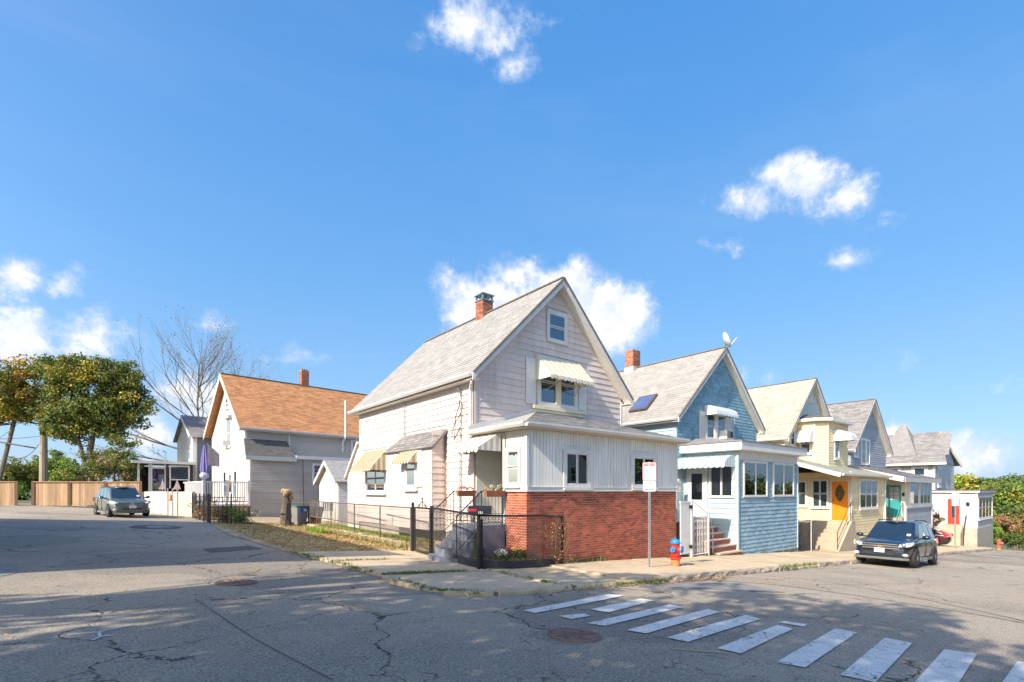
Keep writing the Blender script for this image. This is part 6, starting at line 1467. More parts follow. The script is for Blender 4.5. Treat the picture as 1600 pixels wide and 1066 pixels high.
# cedar board fence
def board_fence(p0, p1, h, label, posts=3):
    T = Thing('board_fence', label, 'fence', (p0[0], p0[1], gz(*p0)), group='cedar board fences at the end of the side street')
    L = math.hypot(p1[0] - p0[0], p1[1] - p0[1]); n = int(L / .14); ux, uy = (p1[0] - p0[0]) / L, (p1[1] - p0[1]) / L
    for i in range(n):
        a, b = i * .14, i * .14 + .134; z0 = -1.12 + random.uniform(0, .03); z1 = z0 + h + random.uniform(-.01, .01); e = random.uniform(0, .008)
        q = lambda s, n_: (p0[0] + ux * s - uy * n_, p0[1] + uy * s + ux * n_)
        A = [(*q(a, -e), z0), (*q(b, -e), z0), (*q(b, .02), z0), (*q(a, .02), z0)]; T.part('board', MB().prism(A, [(x, y, z1) for x, y, _ in A]), M_cedar)
    for k in range(posts):
        s = L * k / (posts - 1); x, y = p0[0] + ux * s, p0[1] + uy * s; T.part('post', MB().box(x - .09, x + .09, y - .14, y + .02, -1.4, -1.12 + h + .05), M_cedard)
    mb = MB(); beam(mb, (p0[0] + .1 * uy, p0[1] - .045, -1.12 + h + .03), (p1[0], p1[1] - .045, -1.12 + h + .03), .06, .08); T.part('cap_rail', mb, M_cedard)
def at(px, D_): t = (px - 800) / 787; return (D_ * (FW[0] + t * RT[0]), D_ * (FW[1] + t * RT[1]))
board_fence((-4.35, 51.9), (1.95, 47.6), 1.80, 'long cedar board fence behind the green car', 4)
board_fence((-8.6, 54.5), (-5.30, 52.3), 1.80, 'short cedar board fence at the far left beyond the gap', 2)
# black iron fence with bushes at the left house
def iron_fence(p0, p1, label, n):
    T = Thing('iron_fence', label, 'fence', (p0[0], p0[1], gz(*p0)), group='black iron fences round the left front yard')
    for i in range(n + 1):
        t = i / n; x, y = p0[0] + (p1[0] - p0[0]) * t, p0[1] + (p1[1] - p0[1]) * t; big = i % 5 == 0
        T.part('post' if big else 'bar', MB().tube((x, y, gz(x, y)), (x, y, -.28 + (.12 if big else 0)), .04 if big else .012, k=6 if big else 4), M_black)
    for z in (-.35, -.55, -1.45): T.part('rail', MB().tube((p0[0], p0[1], z), (p1[0], p1[1], z), .018, k=4), M_black)
iron_fence((4.05, 36.2), (4.05, 29.5), 'black iron fence along the street edge of the left yard', 22); iron_fence((4.05, 29.5), (5.35, 28.2), 'short black iron gate section facing the street corner', 8)
# closed patio umbrella and hanging flag
T = Thing('patio_umbrella', 'closed violet patio umbrella on the deck', 'patio umbrella', (4.95, 38.35, -.8)); T.part('pole', MB().tube((4.95, 38.35, -.9), (4.95, 38.35, 3.0), .03), M_metalw)
mb = MB(); K = 16; pr = [(.03, 3.0), (.10, 2.6), (.16, 2.0), (.20, 1.4), (.17, 1.2), (.24, .95)]
base = len(mb.v)
for r_, z in pr:
    for i in range(K): t = 2 * math.pi * i / K; q = r_ * (1 + (.28 if i % 2 else -.2)); mb.v.append((4.95 + q * math.cos(t), 38.35 + q * math.sin(t), z))
for j in range(len(pr) - 1):
    for i in range(K): mb.f.append((j * K + i, (j + 1) * K + i, (j + 1) * K + (i + 1) % K, j * K + (i + 1) % K)); mb.m.append(0)
T.part('canopy', mb, mat('violet_cloth', (.22, .20, .48), .8, .15, 5)); T.part('valance', MB().ell((4.95, 38.35, 1.0), .30, .30, .22, 10, .15), mat('checked_blue', (.45, .50, .66), .8, .6, 9, (.04, .08, .35), .9))
T = Thing('hanging_flag', 'faded pink and white flag hanging beside the closed umbrella', 'flag', (5.3, 38.0, 2.2)); T.part('staff', MB().tube((7.2, 39.6, 1.6), (5.05, 38.0, 3.05), .015), M_metalw)
mb = MB(); n = 8
for i in range(n):
    t0, t1 = i / n, (i + 1) / n; 
    def fp(t, e): return (5.1 + .75 * t, 38.05 + .5 * t + .06 * math.sin(9 * t) + e, 3.0 - .55 * t)
    a, b = fp(t0, 0), fp(t1, 0); h = 1.35 - .5 * t0; h1 = 1.35 - .5 * t1
    mb.hexa([(a[0], a[1], a[2] - h), (b[0], b[1], b[2] - h1), (b[0], b[1] + .01, b[2] - h1), (a[0], a[1] + .01, a[2] - h), a, b, (b[0], b[1] + .01, b[2]), (a[0], a[1] + .01, a[2])])
T.part('cloth', mb, M_flag)
# bins
def bin_(x, y, label, m, ml, rz, tilt=0.0):
    T = Thing('wheelie_bin', label, 'bin', (x, y, gz(x, y) + .03), rz, group='wheeled bins by the tree stump', local=True)
    A = [(-.22, -.25, .06), (.22, -.25, .06), (.22, .25, .06), (-.22, .25, .06)]; B = [(-.29, -.32, 1.0), (.29, -.32, 1.0), (.29, .32, 1.0), (-.29, .32, 1.0)]
    T.part('body', MB().prism(A, B), m, bevel=.02); C = [(-.32, -.36, 1.001), (.32, -.36, 1.001), (.32, .38, 1.001), (-.32, .38, 1.001)]; T.part('lid', MB().prism(C, [(x_ * .9, y_ * .9, 1.07) for x_, y_, _ in C]), ml, bevel=.015)
    for s in (-1, 1): T.part('wheel', MB().tube((s * .24, .25, .10), (s * .30, .25, .10), .10, k=12), M_rubber)
    return T
t1 = bin_(7.95, 27.9, 'grey bin with blue label and green lid by the stump', mat('bin_grey', (.22, .22, .22), .6), mat('bin_green', (.03, .16, .09), .5), R(25)); t1.part('label', MB().box(-.2, .2, -.33, -.315, .72, .95), mat('label_blue', (.03, .12, .50), .5)); t1.part('print', MB().box(-.02, .17, -.335, -.331, .76, .90), M_white)
bin_(8.62, 27.7, 'dark charcoal bin with its lid tipped open beside the grey bin', M_plastic, M_plastic, R(12)).o.rotation_euler = (R(4), R(5), R(12))
# stump
T = Thing('tree_stump', 'tall pollarded tree stump with knobbly top by the bins', 'tree stump', (7.15, 27.4, -1.8)); rg = random.Random(4)
mb = MB(); q = Vector((7.15, 27.4, -2.0)); r = .30
for i in range(7):
    e = q + Vector((rg.uniform(-.04, .04), rg.uniform(-.04, .04), .27)); mb.tube(q, e, r, r * .95, k=9, cap=False); q = e; r *= .95
T.part('trunk', mb, M_bark)
for i in range(11): a = i * 2.4; T.part('knob', MB().ell((q.x + .22 * math.cos(a) * (i % 3) / 2, q.y + .2 * math.sin(a), q.z + rg.uniform(-.35, .15)), .14, .14, .12, 8, .25), mat('cut_wood', (.40, .27, .13), .9, .3, 9))
T = Thing('fence_post', 'thin leaning metal post with cross wire beside the stump', 'post', (6.9, 26.6, -1.8)); T.part('post', MB().tube((6.85, 26.4, -1.85), (7.0, 26.7, -.55), .022), M_black); T.part('post', MB().tube((8.0, 25.6, -1.9), (8.05, 25.6, -.6), .022), M_black); T.part('wire', MB().path([(7.0, 26.7, -.58), (8.05, 25.6, -.62), (8.1, 26.6, -.52)], .008, 4), M_railg)
# low stone edging blocks
T = Thing('stone_edging', 'row of weathered concrete blocks edging the side lawn', 'stone edging', (7.5, 18, -1.8)); y = 14.9; i = 0
while y < 22.5:
    L = random.uniform(.35, .62); x = 7.45 + (y - 14.5) * .035; h = random.uniform(.18, .30); T.part('block', MB().hexa([(x - .12, y, gz(x, y) - .1), (x + .12, y, gz(x, y) - .1), (x + .13, y + L, gz(x, y) - .1), (x - .12, y + L, gz(x, y) - .1), (x - .10, y + .02, gz(x, y) + h), (x + .12, y + .02, gz(x, y) + h), (x + .12, y + L - .02, gz(x, y) + h * .95), (x - .11, y + L - .02, gz(x, y) + h * 1.05)]), M_granite if i % 3 else M_found); y += L + random.uniform(.02, .15); i += 1

# ================================================================== VEHICLES
def carpaint(name, c, metal=.35):
    m = bpy.data.materials.new(name); m.use_nodes = True; b = m.node_tree.nodes['Principled BSDF']
    q = N(m.node_tree); P = q.add('ShaderNodeNewGeometry').outputs['Position']
    q.l.new(q.mix(q.ramp(q.noise(P, 6, 5, .7), .45, .8, 0, .25), c, tuple(x * .6 + .05 for x in c)), b.inputs['Base Color'])
    b.inputs['Metallic'].default_value = metal; b.inputs['Roughness'].default_value = .28; b.inputs['Coat Weight'].default_value = 1; b.inputs['Coat Roughness'].default_value = .04
    return m
M_wind = mat('car_window_skytint', (.010, .022, .035), .04, .1, 2, spec=.9, coat=1.0)  # opaque; dark cabin and blue sky reflection put into the base colour
M_lamp = mat('headlamp_lens', (.45, .46, .44), .08, .35, 14, (.75, .76, .74), .7, spec=.8, coat=1.0)
M_tail = mat('tail_lamp', (.45, .01, .015), .1, .3, 9, coat=1.0)
def vehicle(name, label, cat, loc, rz, pc, L=4.75, W=1.86, Hh=1.70, plate='', style='suv', grille='bar', trimm=None, plate_m=None):
    T = Thing(name, label, cat, loc, rz, local=True); hw = W / 2; paint = pc
    st = [(0.0, .36, .70, .66), (.07, .28, .80, .80), (.30, .24, .90, .90), (.85, .23, .99, .955), (1.30, .23, 1.03, .965), (2.3, .23, 1.05, .965), (3.5, .23, 1.07, .96), (4.25, .25, 1.08, .945), (4.62, .30, 1.04, .90), (4.75, .40, .90, .82)]
    if style == 'hatch': st = [(a, b, c * .93, d) for a, b, c, d in st]
    sc = L / 4.75; mb = MB(); rings = []
    for x, zb, zt, w in st:
        w = w * hw; R_ = [(0, zb), (.84 * w, zb), (.97 * w, zb + .10), (1.0 * w, zb + (zt - zb) * .50), (.995 * w, zt - .16), (.955 * w, zt - .03), (.80 * w, zt + .005), (.4 * w, zt + .02), (0, zt + .025)]
        ring = [(x * sc, y, z) for y, z in R_] + [(x * sc, -y, z) for y, z in R_[-2:0:-1]]
        rings.append(ring)
    K = len(rings[0]); mb.v = [p for r in rings for p in r]
    for j in range(len(rings) - 1):
        for i in range(K): mb.f.append((j * K + i, (j + 1) * K + i, (j + 1) * K + (i + 1) % K, j * K + (i + 1) % K)); mb.m.append(0)
    mb.f.append(tuple(range(K))); mb.m.append(0); mb.f.append(tuple(range(len(mb.v) - 1, len(mb.v) - K - 1, -1))); mb.m.append(0)
    tmp = bpy.data.objects.new('tmp', mb.mesh('body', paint)); col.objects.link(tmp)
    s = tmp.modifiers.new('s', 'SUBSURF'); s.levels = 2; s.render_levels = 2
    xf, xr, rw = .90 * sc, 3.74 * sc, .345
    cuts = []
    for x in (xf, xr):
        for sg in (-1, 1):
            c = bpy.data.objects.new('cut', MB().lathe((x, sg * (hw - .13), rw), [(rw + .055, -.22), (rw + .055, .3)] if sg > 0 else [(rw + .055, -.3), (rw + .055, .22)], 24, 'y').mesh('cut', M_rubber)); col.objects.link(c); cuts.append(c)
            b = tmp.modifiers.new('b', 'BOOLEAN'); b.operation = 'DIFFERENCE'; b.object = c; b.solver = 'EXACT'
    # recalc normals so that the boolean behaves
    import bmesh
    for o in [tmp] + cuts:
        bm = bmesh.new(); bm.from_mesh(o.data); bmesh.ops.recalc_face_normals(bm, faces=bm.faces); bm.to_mesh(o.data); bm.free()
    dg = bpy.context.evaluated_depsgraph_get(); dg.update(); me = bpy.data.meshes.new_from_object(tmp.evaluated_get(dg), depsgraph=dg)
    for o in [tmp] + cuts: bpy.data.objects.remove(o)
    me.materials.clear(); me.materials.append(paint); me.polygons.foreach_set('material_index', [0] * len(me.polygons)); me.polygons.foreach_set('use_smooth', [True] * len(me.polygons))
    try: me.set_sharp_from_angle(angle=R(35))
    except Exception: pass
    bo = bpy.data.objects.new('body', me); col.objects.link(bo); bo.parent = T.o
    # cabin
    xa, xb, xc, xd = 1.18 * sc, 1.98 * sc, 4.05 * sc, 4.66 * sc
    if style == 'hatch': xb, xc, xd = 2.05 * sc, 3.55 * sc, 4.55 * sc
    zb, zt = (1.0 if style != 'hatch' else .93), Hh - .03; wb, wt = hw * .90, hw * .66
    A = [(xa, -wb * .92, zb), (xd, -wb * .93, zb), (xd, wb * .93, zb), (xa, wb * .92, zb)]; B = [(xb, -wt, zt - .03), (xc, -wt, zt - .02), (xc, wt, zt - .02), (xb, wt, zt - .03)]
    mb = MB(); mid = [(x, y, z) for x, y, z in B]
    mb.hexa(A + B); cb = T.part('cabin', mb, paint, bevel=.07, smooth=True)
    T.part('roof', MB().ell(((xb + xc) / 2, 0, zt - .045), (xc - xb) * .60, wt * 1.02, .075, 16), paint, smooth=True)
    def face(P00, P10, P11, P01, nm, u0, u1, v0, v1, m=M_wind, off=.012, top_in=0.0, par=None):
        P00, P10, P11, P01 = map(Vector, (P00, P10, P11, P01)); n = (P10 - P00).cross(P01 - P00).normalized() * off
        def q(u, v): return tuple((P00 * (1 - u) + P10 * u) * (1 - v) + (P01 * (1 - u) + P11 * u) * v + n)
        pts = [q(u0, v0), q(u1, v0), q(u1 - top_in, v1 - .04), q(u1 - top_in - .03, v1), q(u0 + .03, v1), q(u0, v1 - .04)]
        return T.part(nm, MB().prism([tuple(Vector(p) - n * .9) for p in pts], pts), m, par)
    face(A[3], A[0], B[0], B[3], 'windscreen', .07, .93, .03, .90)
    face(A[1], A[2], B[2], B[1], 'rear_window', .08, .92, .15, .88)
    for sg in (-1, 1):
        if sg < 0: q4 = (A[0], A[1], B[1], B[0])
        else: q4 = (A[2], A[3], B[3], B[2])
        for a, b in ((.17, .42), (.445, .70), (.725, .93)):
            if sg > 0: a, b = 1 - b, 1 - a
            face(*q4, 'side_window', a, b, .10, .86)
    # wheels
    for x in (xf, xr):
        for sg in (-1, 1):
            y = sg * (hw - .115); ty = MB().lathe((x, y, rw), [(.21, -.105), (.30, -.11), (.335, -.095), (rw, -.06), (rw, .06), (.335, .095), (.30, .11), (.21, .105)], 28, 'y')
            w = T.part('wheel', ty, M_rubber, smooth=True); rm = MB(); yo = y + sg * .075
            rm.lathe((x, yo, rw), [(.225, -.03), (.23, .0), (.20, .015 if sg > 0 else -.015), (.19, -.02)], 24, 'y')
            for i in range(7):
                t = 2 * math.pi * i / 7
                for dt in (-.13, .13): rm.tube((x + .04 * math.cos(t), yo + sg * .02, rw + .04 * math.sin(t)), (x + .20 * math.cos(t + dt), yo + sg * .012, rw + .20 * math.sin(t + dt)), .016, .014, k=5)
            rm.lathe((x, yo, rw), [(.055, -.03), (.055, .03), (.03, .04)] if sg > 0 else [(.03, -.04), (.055, -.03), (.055, .03)], 12, 'y'); T.part('rim', rm, M_alu, w)
            T.part('brake', MB().lathe((x, y + sg * .02, rw), [(.19, -.01), (.19, .01)], 16, 'y'), M_plastic, w)
    # wheel arch liners and under tray
    T.part('underside', MB().box(.35 * sc, 4.5 * sc, -hw * .72, hw * .72, .22, .55), M_plastic)
    g = trimm or M_plastic
    # front end
    z0 = .62 if style != 'hatch' else .58
    gr = T.part('grille', MB().prism([(-.035, -.50, z0), (-.035, .50, z0), (-.02, .56, z0 + .20), (-.02, -.56, z0 + .20)], [(.12, -.50, z0), (.12, .50, z0), (.14, .56, z0 + .20), (.14, -.56, z0 + .20)]), M_plastic)
    for z in ((.02, .10, .175) if grille == 'bar' else (.03, .08, .13, .18)): T.part('bar', MB().box(-.052, -.03, -.53, .53, z0 + z, z0 + z + (.03 if grille == 'bar' else .018)), M_alu if grille == 'bar' else M_steel, gr)
    if grille == 'bar': T.part('emblem', MB().prism([(-.068, -.14, z0 + .09), (-.068, -.05, z0 + .085), (-.068, -.04, z0 + .065), (-.068, .04, z0 + .065), (-.068, .05, z0 + .085), (-.068, .14, z0 + .09), (-.068, .12, z0 + .13), (-.068, .05, z0 + .13), (-.068, .04, z0 + .15), (-.068, -.04, z0 + .15), (-.068, -.05, z0 + .13), (-.068, -.12, z0 + .13)][::-1], [(-.055, -.14, z0 + .09), (-.055, -.05, z0 + .085), (-.055, -.04, z0 + .065), (-.055, .04, z0 + .065), (-.055, .05, z0 + .085), (-.055, .14, z0 + .09), (-.055, .12, z0 + .13), (-.055, .05, z0 + .13), (-.055, .04, z0 + .15), (-.055, -.04, z0 + .15), (-.055, -.05, z0 + .13), (-.055, -.12, z0 + .13)][::-1]), mat('gold_emblem', (.6, .5, .25), .2, metal=.8), gr)
    else:
        e = MB(); 
        for rr in ((.09, .055, 0), (.035, .055, 0), (.055, .02, .02)):
            for i in range(16):
                t0, t1 = 2 * math.pi * i / 16, 2 * math.pi * (i + 1) / 16; e.tube((-.06, rr[0] * math.cos(t0), z0 + .11 + rr[2] + rr[1] * math.sin(t0)), (-.06, rr[0] * math.cos(t1), z0 + .11 + rr[2] + rr[1] * math.sin(t1)), .007, k=4)
        T.part('emblem', e, M_alu, gr)
    for sg in (-1, 1):
        h = [(.0, sg * .58, z0 + .10), (.10, sg * .80, z0 + .12), (.42, sg * .895, z0 + .20), (.46, sg * .885, z0 + .30), (.25, sg * .80, z0 + .28), (.03, sg * .60, z0 + .21)]
        if sg < 0: h = h[::-1]
        cen = Vector((.45, 0, z0 + .1)); out = [tuple(Vector(p) + Vector((-.05, sg * .035, .0))) for p in h]; inn = [tuple(Vector(p) + (cen - Vector(p)).normalized() * .09) for p in h]
        hl = T.part('headlight', MB().prism(inn, out), M_lamp); T.part('bulb', MB().ell((-.005, sg * .70, z0 + .185), .07, .07, .065, 10), M_alu, hl)
        T.part('fog_light', MB().ell((.06, sg * .74, .44), .07, .10, .06, 10), M_lamp)
        mr = T.part('mirror', MB().ell((1.52 * sc, sg * (hw + .12), zb + .09), .09, .13, .085, 10), paint, smooth=True); T.part('mirror_arm', MB().tube((1.52 * sc, sg * (hw - .12), zb + .02), (1.52 * sc, sg * (hw + .08), zb + .05), .03), M_plastic, mr)
        T.part('tail_light', MB().prism([(4.30 * sc, sg * (hw * .905), zb - .16), (4.68 * sc, sg * (hw * .80), zb - .14), (4.70 * sc, sg * (hw * .76), zb + .02), (4.35 * sc, sg * (hw * .88), zb + .06)], [(4.30 * sc, sg * (hw * .96), zb - .16), (4.76 * sc, sg * (hw * .86), zb - .14), (4.74 * sc, sg * (hw * .82), zb + .02), (4.35 * sc, sg * (hw * .945), zb + .06)]), M_tail)
        if style == 'suv': T.part('roof_rail', MB().path([(xb + .15, sg * wt * .94, zt + .0), (xb + .3, sg * wt * .94, zt + .055), (xc - .25, sg * wt * .94, zt + .055), (xc - .1, sg * wt * .94, zt)], .02, 6), M_plastic)
        for x0, x1 in ((2.28, 2.295), (3.22, 3.235)): T.part('door_seam', MB().box(x0 * sc, x1 * sc, sg * hw * .955 - .012, sg * hw * .955 + .012, .38, 1.0), M_plastic)
        for x0 in (2.05, 3.0): T.part('door_handle', MB().tube((x0 * sc, sg * hw * .97, .90), ((x0 + .18) * sc, sg * hw * .97, .905), .018), paint)
        T.part('rocker', MB().box(1.40 * sc, 3.24 * sc, sg * hw * .955 - .02, sg * hw * .955 + .02, .24, .34), g)
    T.part('bumper', MB().prism([(.03, -.66, .25), (.03, .66, .25), (.16, .84, .25), (.16, -.84, .25)], [(-.025, -.68, .33), (-.025, .68, .33), (.11, .86, .33), (.11, -.86, .33)]), g, bevel=.015)
    T.part('lower_intake', MB().box(-.022, .1, -.45, .45, .43, .50), M_plastic)
    if plate:
        pl = T.part('number_plate', MB().box(-.075, -.05, -.155, .155, .505, .655), plate_m or M_signw); o = text(plate, (-.077, 0, .55), .085, (R(90), 0, R(-90)), M_signr, pl, (0, 0, 0)); 
    for y_, z_ in ((-.36, 0), (.36, 0)):
        T.part('bonnet_crease', MB().path([(.25, y_ * 1.5, .935 if style != 'hatch' else .87), (1.15 * sc, y_ * 1.75, (1.055 if style != 'hatch' else .98))], .008, 4), paint)
    T.part('sticker', MB().prism([(xa + .14, -.62, zb + .115), (xa + .14, -.50, zb + .115), (xa + .22, -.50, zb + .185), (xa + .22, -.62, zb + .185)], [(xa + .13, -.62, zb + .125), (xa + .13, -.50, zb + .125), (xa + .21, -.50, zb + .195), (xa + .21, -.62, zb + .195)]), M_signw)
    T.part('wiper', MB().tube((xa + .05, .35, zb + .07), (xa + .18, -.25, zb + .14), .008, k=4), M_plastic)
    return T
xfw = 22.0; zv = gz(22.9, 5.9)
v1 = vehicle('parked_car', 'dark navy sport utility car parked facing the camera beside the kerb', 'car', (21.95, 5.93, gz(21.95, 5.9) + .02), R(1.0), carpaint('navy_paint', (.012, .022, .045)), plate='1GP 482', trimm=mat('silver_trim', (.30, .31, .32), .5, metal=.4), plate_m=M_signw)
v1.o.rotation_euler = (0, R(3.2), R(1.0))
v2 = vehicle('parked_car', 'grey green sport utility car parked by the beige garden wall', 'car', (1.05, 33.95, gz(.9, 34) + .02), R(101), carpaint('sage_paint', (.13, .17, .155), .5), plate='481 RT', grille='fine', trimm=mat('sage_trim', (.16, .18, .17), .5))
v3 = vehicle('parked_car', 'dark red black hatchback parked nose in before the red door house', 'car', (48.6, 13.1, gz(49, 11) + .06), R(-86), carpaint('plum_paint', (.035, .010, .018)), L=4.4, W=1.80, Hh=1.45, style='hatch')

# ================================================================== poles and wires
u0 = at(68, 52); T = Thing('utility_pole', 'tall bare wooden utility pole behind the cedar fence', 'utility pole', (u0[0], u0[1], -1.2)); T.part('pole', MB().tube((u0[0], u0[1], -1.3), (u0[0], u0[1], 9.5), .37, .28, k=10), M_barkl)
a0 = at(3, 44); a1 = at(24, 44)
T = Thing('utility_pole', 'leaning grey utility pole with crossarms at the far left', 'utility pole', (a0[0], a0[1], -1.2)); z1_ = (767 - 655) * 44 / 787
T.part('pole', MB().tube((a0[0] - .6, a0[1] + .1, -1.3), (a1[0], a1[1], z1_ + .2), .2, .15, k=8), M_barkg)
for z, dx in ((z1_ - .15, 1.6), (z1_ - 2.3, 1.3)): T.part('crossarm', MB().tube((a1[0] - dx - .2, a1[1] + .3, z + .35), (a1[0] + dx, a1[1] - .6, z - .2), .07, k=6), M_barkg)
def wire(p, q, sag, label, r=.02):
    n = 12; pts = []
    for i in range(n + 1): t = i / n; pts.append((p[0] + (q[0] - p[0]) * t, p[1] + (q[1] - p[1]) * t, p[2] + (q[2] - p[2]) * t - sag * 4 * t * (1 - t)))
    single('overhead_wire', MB().path(pts, r, 4), M_plastic, label, 'wire', pts[0], group='overhead wires at the far left')
def P3(px, py, D_): x, y = at(px, D_); return (x, y, (767 - py) * D_ / 787)
wire(P3(24, 655, 44), P3(56, 652, 54), -.3, 'wire from the leaning pole up to the tree'); wire(P3(10, 712, 44), P3(67, 685, 54), 1.0, 'sagging wire between the leaning pole and the tall pole', .03)
wire(P3(-60, 655, 40), P3(24, 660, 44), .2, 'upper wire running off left of the leaning pole'); wire(P3(-60, 684, 40), P3(67, 681, 54), .2, 'middle wire passing the leaning pole to the tall pole'); wire(P3(0, 684, 42), P3(64, 620, 54), .4, 'rising wire into the foliage')

# ================================================================== trees and plants
def tree(name, label, cat, base, trunk, clumps, mats, n, size, group=None, idx=None, seed=1, bark=M_bark, tube_r=.25, limbs=True, lim_r=.08):
    T = Thing(name, label, cat, base, group=group); mb = MB()
    pts = trunk; r = tube_r
    for a, b in zip(pts[:-1], pts[1:]): mb.tube(a, b, r, r * .82, k=8, cap=False); r *= .82
    top = Vector(pts[-1]); rg = random.Random(seed)
    if limbs:
        for (c, rad) in clumps[::max(1, len(clumps) // 40)]:
            s = Vector(pts[-1]) if rg.random() < .6 else Vector(pts[-2]) * .5 + Vector(pts[-1]) * .5
            m1 = s.lerp(Vector(c), .5) + Vector((rg.uniform(-.3, .3), rg.uniform(-.3, .3), -.3)); mb.tube(s, m1, lim_r, lim_r * .6, k=5, cap=False); mb.tube(m1, c, lim_r * .6, lim_r * .2, k=4, cap=False)
    T.part('trunk', mb, bark)
    o = bpy.data.objects.new('crown', leafmesh('crown', mats, [tuple(Vector(c) - Vector(base)) for c, _ in clumps], [q for _, q in clumps], n, size, seed, midx=idx)); col.objects.link(o); o.parent = T.o; o['kind'] = 'stuff'
    return T
def clumps_in(ells, per, cr, seed, shell=.55):
    rg = np.random.default_rng(seed); out = []
    for (cx, cy, cz_, rx, ry, rz2) in ells:
        k = max(3, int(per * (rx * ry * rz2) ** (2 / 3)))
        for _ in range(k):
            d = rg.normal(size=3); d /= np.linalg.norm(d); q = rg.uniform(shell, 1.0)
            r = cr * rg.uniform(.55, 1.4)
            out.append(((cx + d[0] * rx * q, cy + d[1] * ry * q, cz_ + d[2] * rz2 * q), (r, r, r * .8)))
    return out
def ell_px(px, py, D_, rx, rz2, ry=None):
    x, y = at(px, D_); s = D_ / 787; return (x, y, (767 - py) * s, rx * s, (ry or rx) * s, rz2 * s)
# the two autumn maples at the left
E1 = [ell_px(20, 640, 43, 50, 22), ell_px(45, 600, 43, 48, 34), ell_px(10, 618, 43, 40, 30), ell_px(-40, 605, 44, 50, 36), ell_px(75, 640, 43, 26, 18), ell_px(45, 575, 43, 28, 14), ell_px(30, 640, 43, 40, 12)]
bx, by = at(-30, 44)
tree('maple_tree', 'left autumn tree with olive and rusty leaves behind the tall pole', 'tree', (bx, by, -1.2), [(bx, by, -1.4), (bx + .2, by, 1.5), (bx + .6, by, 4.5), (bx + 1.2, by - .3, 7.0)], clumps_in(E1, 11, .62, 3), [L_g1, L_g2, L_y, L_o], 95, .17, group='autumn trees behind the cedar fence', idx=[.33, .35, .18, .14], seed=3)
E2 = [ell_px(118, 655, 41, 40, 30), ell_px(175, 650, 41, 40, 30), ell_px(85, 665, 41, 22, 22), ell_px(150, 600, 41, 62, 42), ell_px(115, 585, 41, 40, 27), ell_px(180, 590, 41, 40, 30), ell_px(205, 640, 41, 29, 26), ell_px(150, 645, 41, 48, 28), ell_px(110, 680, 41, 28, 14), ell_px(105, 620, 41, 30, 30), ell_px(215, 625, 41, 20, 18), ell_px(175, 672, 41, 22, 10), ell_px(196, 600, 41, 24, 22)]
bx, by = at(143, 41)
T = tree('maple_tree', 'right autumn tree with dense green gold crown behind the green car', 'tree', (bx, by, -1.2), [(bx, by, -1.4), (bx + .1, by, 1.6), (bx - .1, by, 3.2), (bx + .3, by - .2, 6.2)], clumps_in(E2, 12, .58, 5), [L_g1, L_g2, L_y, L_g4], 100, .165, group='autumn trees behind the cedar fence', idx=[.50, .28, .09, .13], seed=5, tube_r=.34, lim_r=.10)
T.part('trunk', MB().tube((bx - .2, by, 1.2), (bx - .9, by, 4.6), .18, .12, k=7), M_bark)
# thin leaning sapling under it
E3 = [ell_px(150, 722, 40, 26, 22), ell_px(125, 738, 40, 20, 14), ell_px(178, 715, 39, 30, 28), ell_px(205, 730, 39, 26, 20), ell_px(160, 735, 39, 22, 18), ell_px(190, 690, 39, 22, 12)]
bx, by = at(178, 39); tree('young_tree', 'sparse small leaved young tree just right of the thick trunk', 'tree', (bx, by, -1.2), [(bx, by, -1.4), (bx, by, .8), (bx + .1, by, 2.2)], clumps_in(E3, 20, .40, 8, .2), [L_g1, L_g2, L_pk, L_g4], 60, .12, idx=[.4, .3, .06, .24], seed=8, tube_r=.08, lim_r=.04)
# shrubs behind the cedar fences
for i, (px, py, D_, rx, rz2, lab, ms) in enumerate([(25, 745, 55, 34, 30, 'dark leafy bush at the far left above the fence', [L_g1, L_g2]), (30, 775, 54, 16, 24, 'bright green undergrowth filling the gap between the fences', [L_g3, L_g4]),
        (58, 735, 58, 22, 26, 'olive shrub right behind the tall wooden pole', [L_g2, L_g4]), (92, 738, 57, 28, 30, 'bright yellow green bush above the long cedar fence', [L_g3, L_g3]), (88, 718, 60, 14, 20, 'feathery sapling tip rising over the bright bush', [L_g4, L_g3]),
        (125, 745, 57, 24, 22, 'green yellow bush next to the thick trunk', [L_g3, L_g4]), (210, 752, 52, 26, 16, 'dark bush behind the green car roof', [L_g1, L_g2])]):
    e = ell_px(px, py, D_, rx, rz2); bx, by = at(px, D_)
    tree('shrub', lab, 'shrub', (bx, by, -1.2), [(bx, by, -1.4), (bx, by, -.2), (bx, by, e[2])], clumps_in([e], 22, .5, 20 + i, .3), ms, 80, .16, seed=20 + i, tube_r=.07, lim_r=.03, group='shrubs behind the cedar fences')
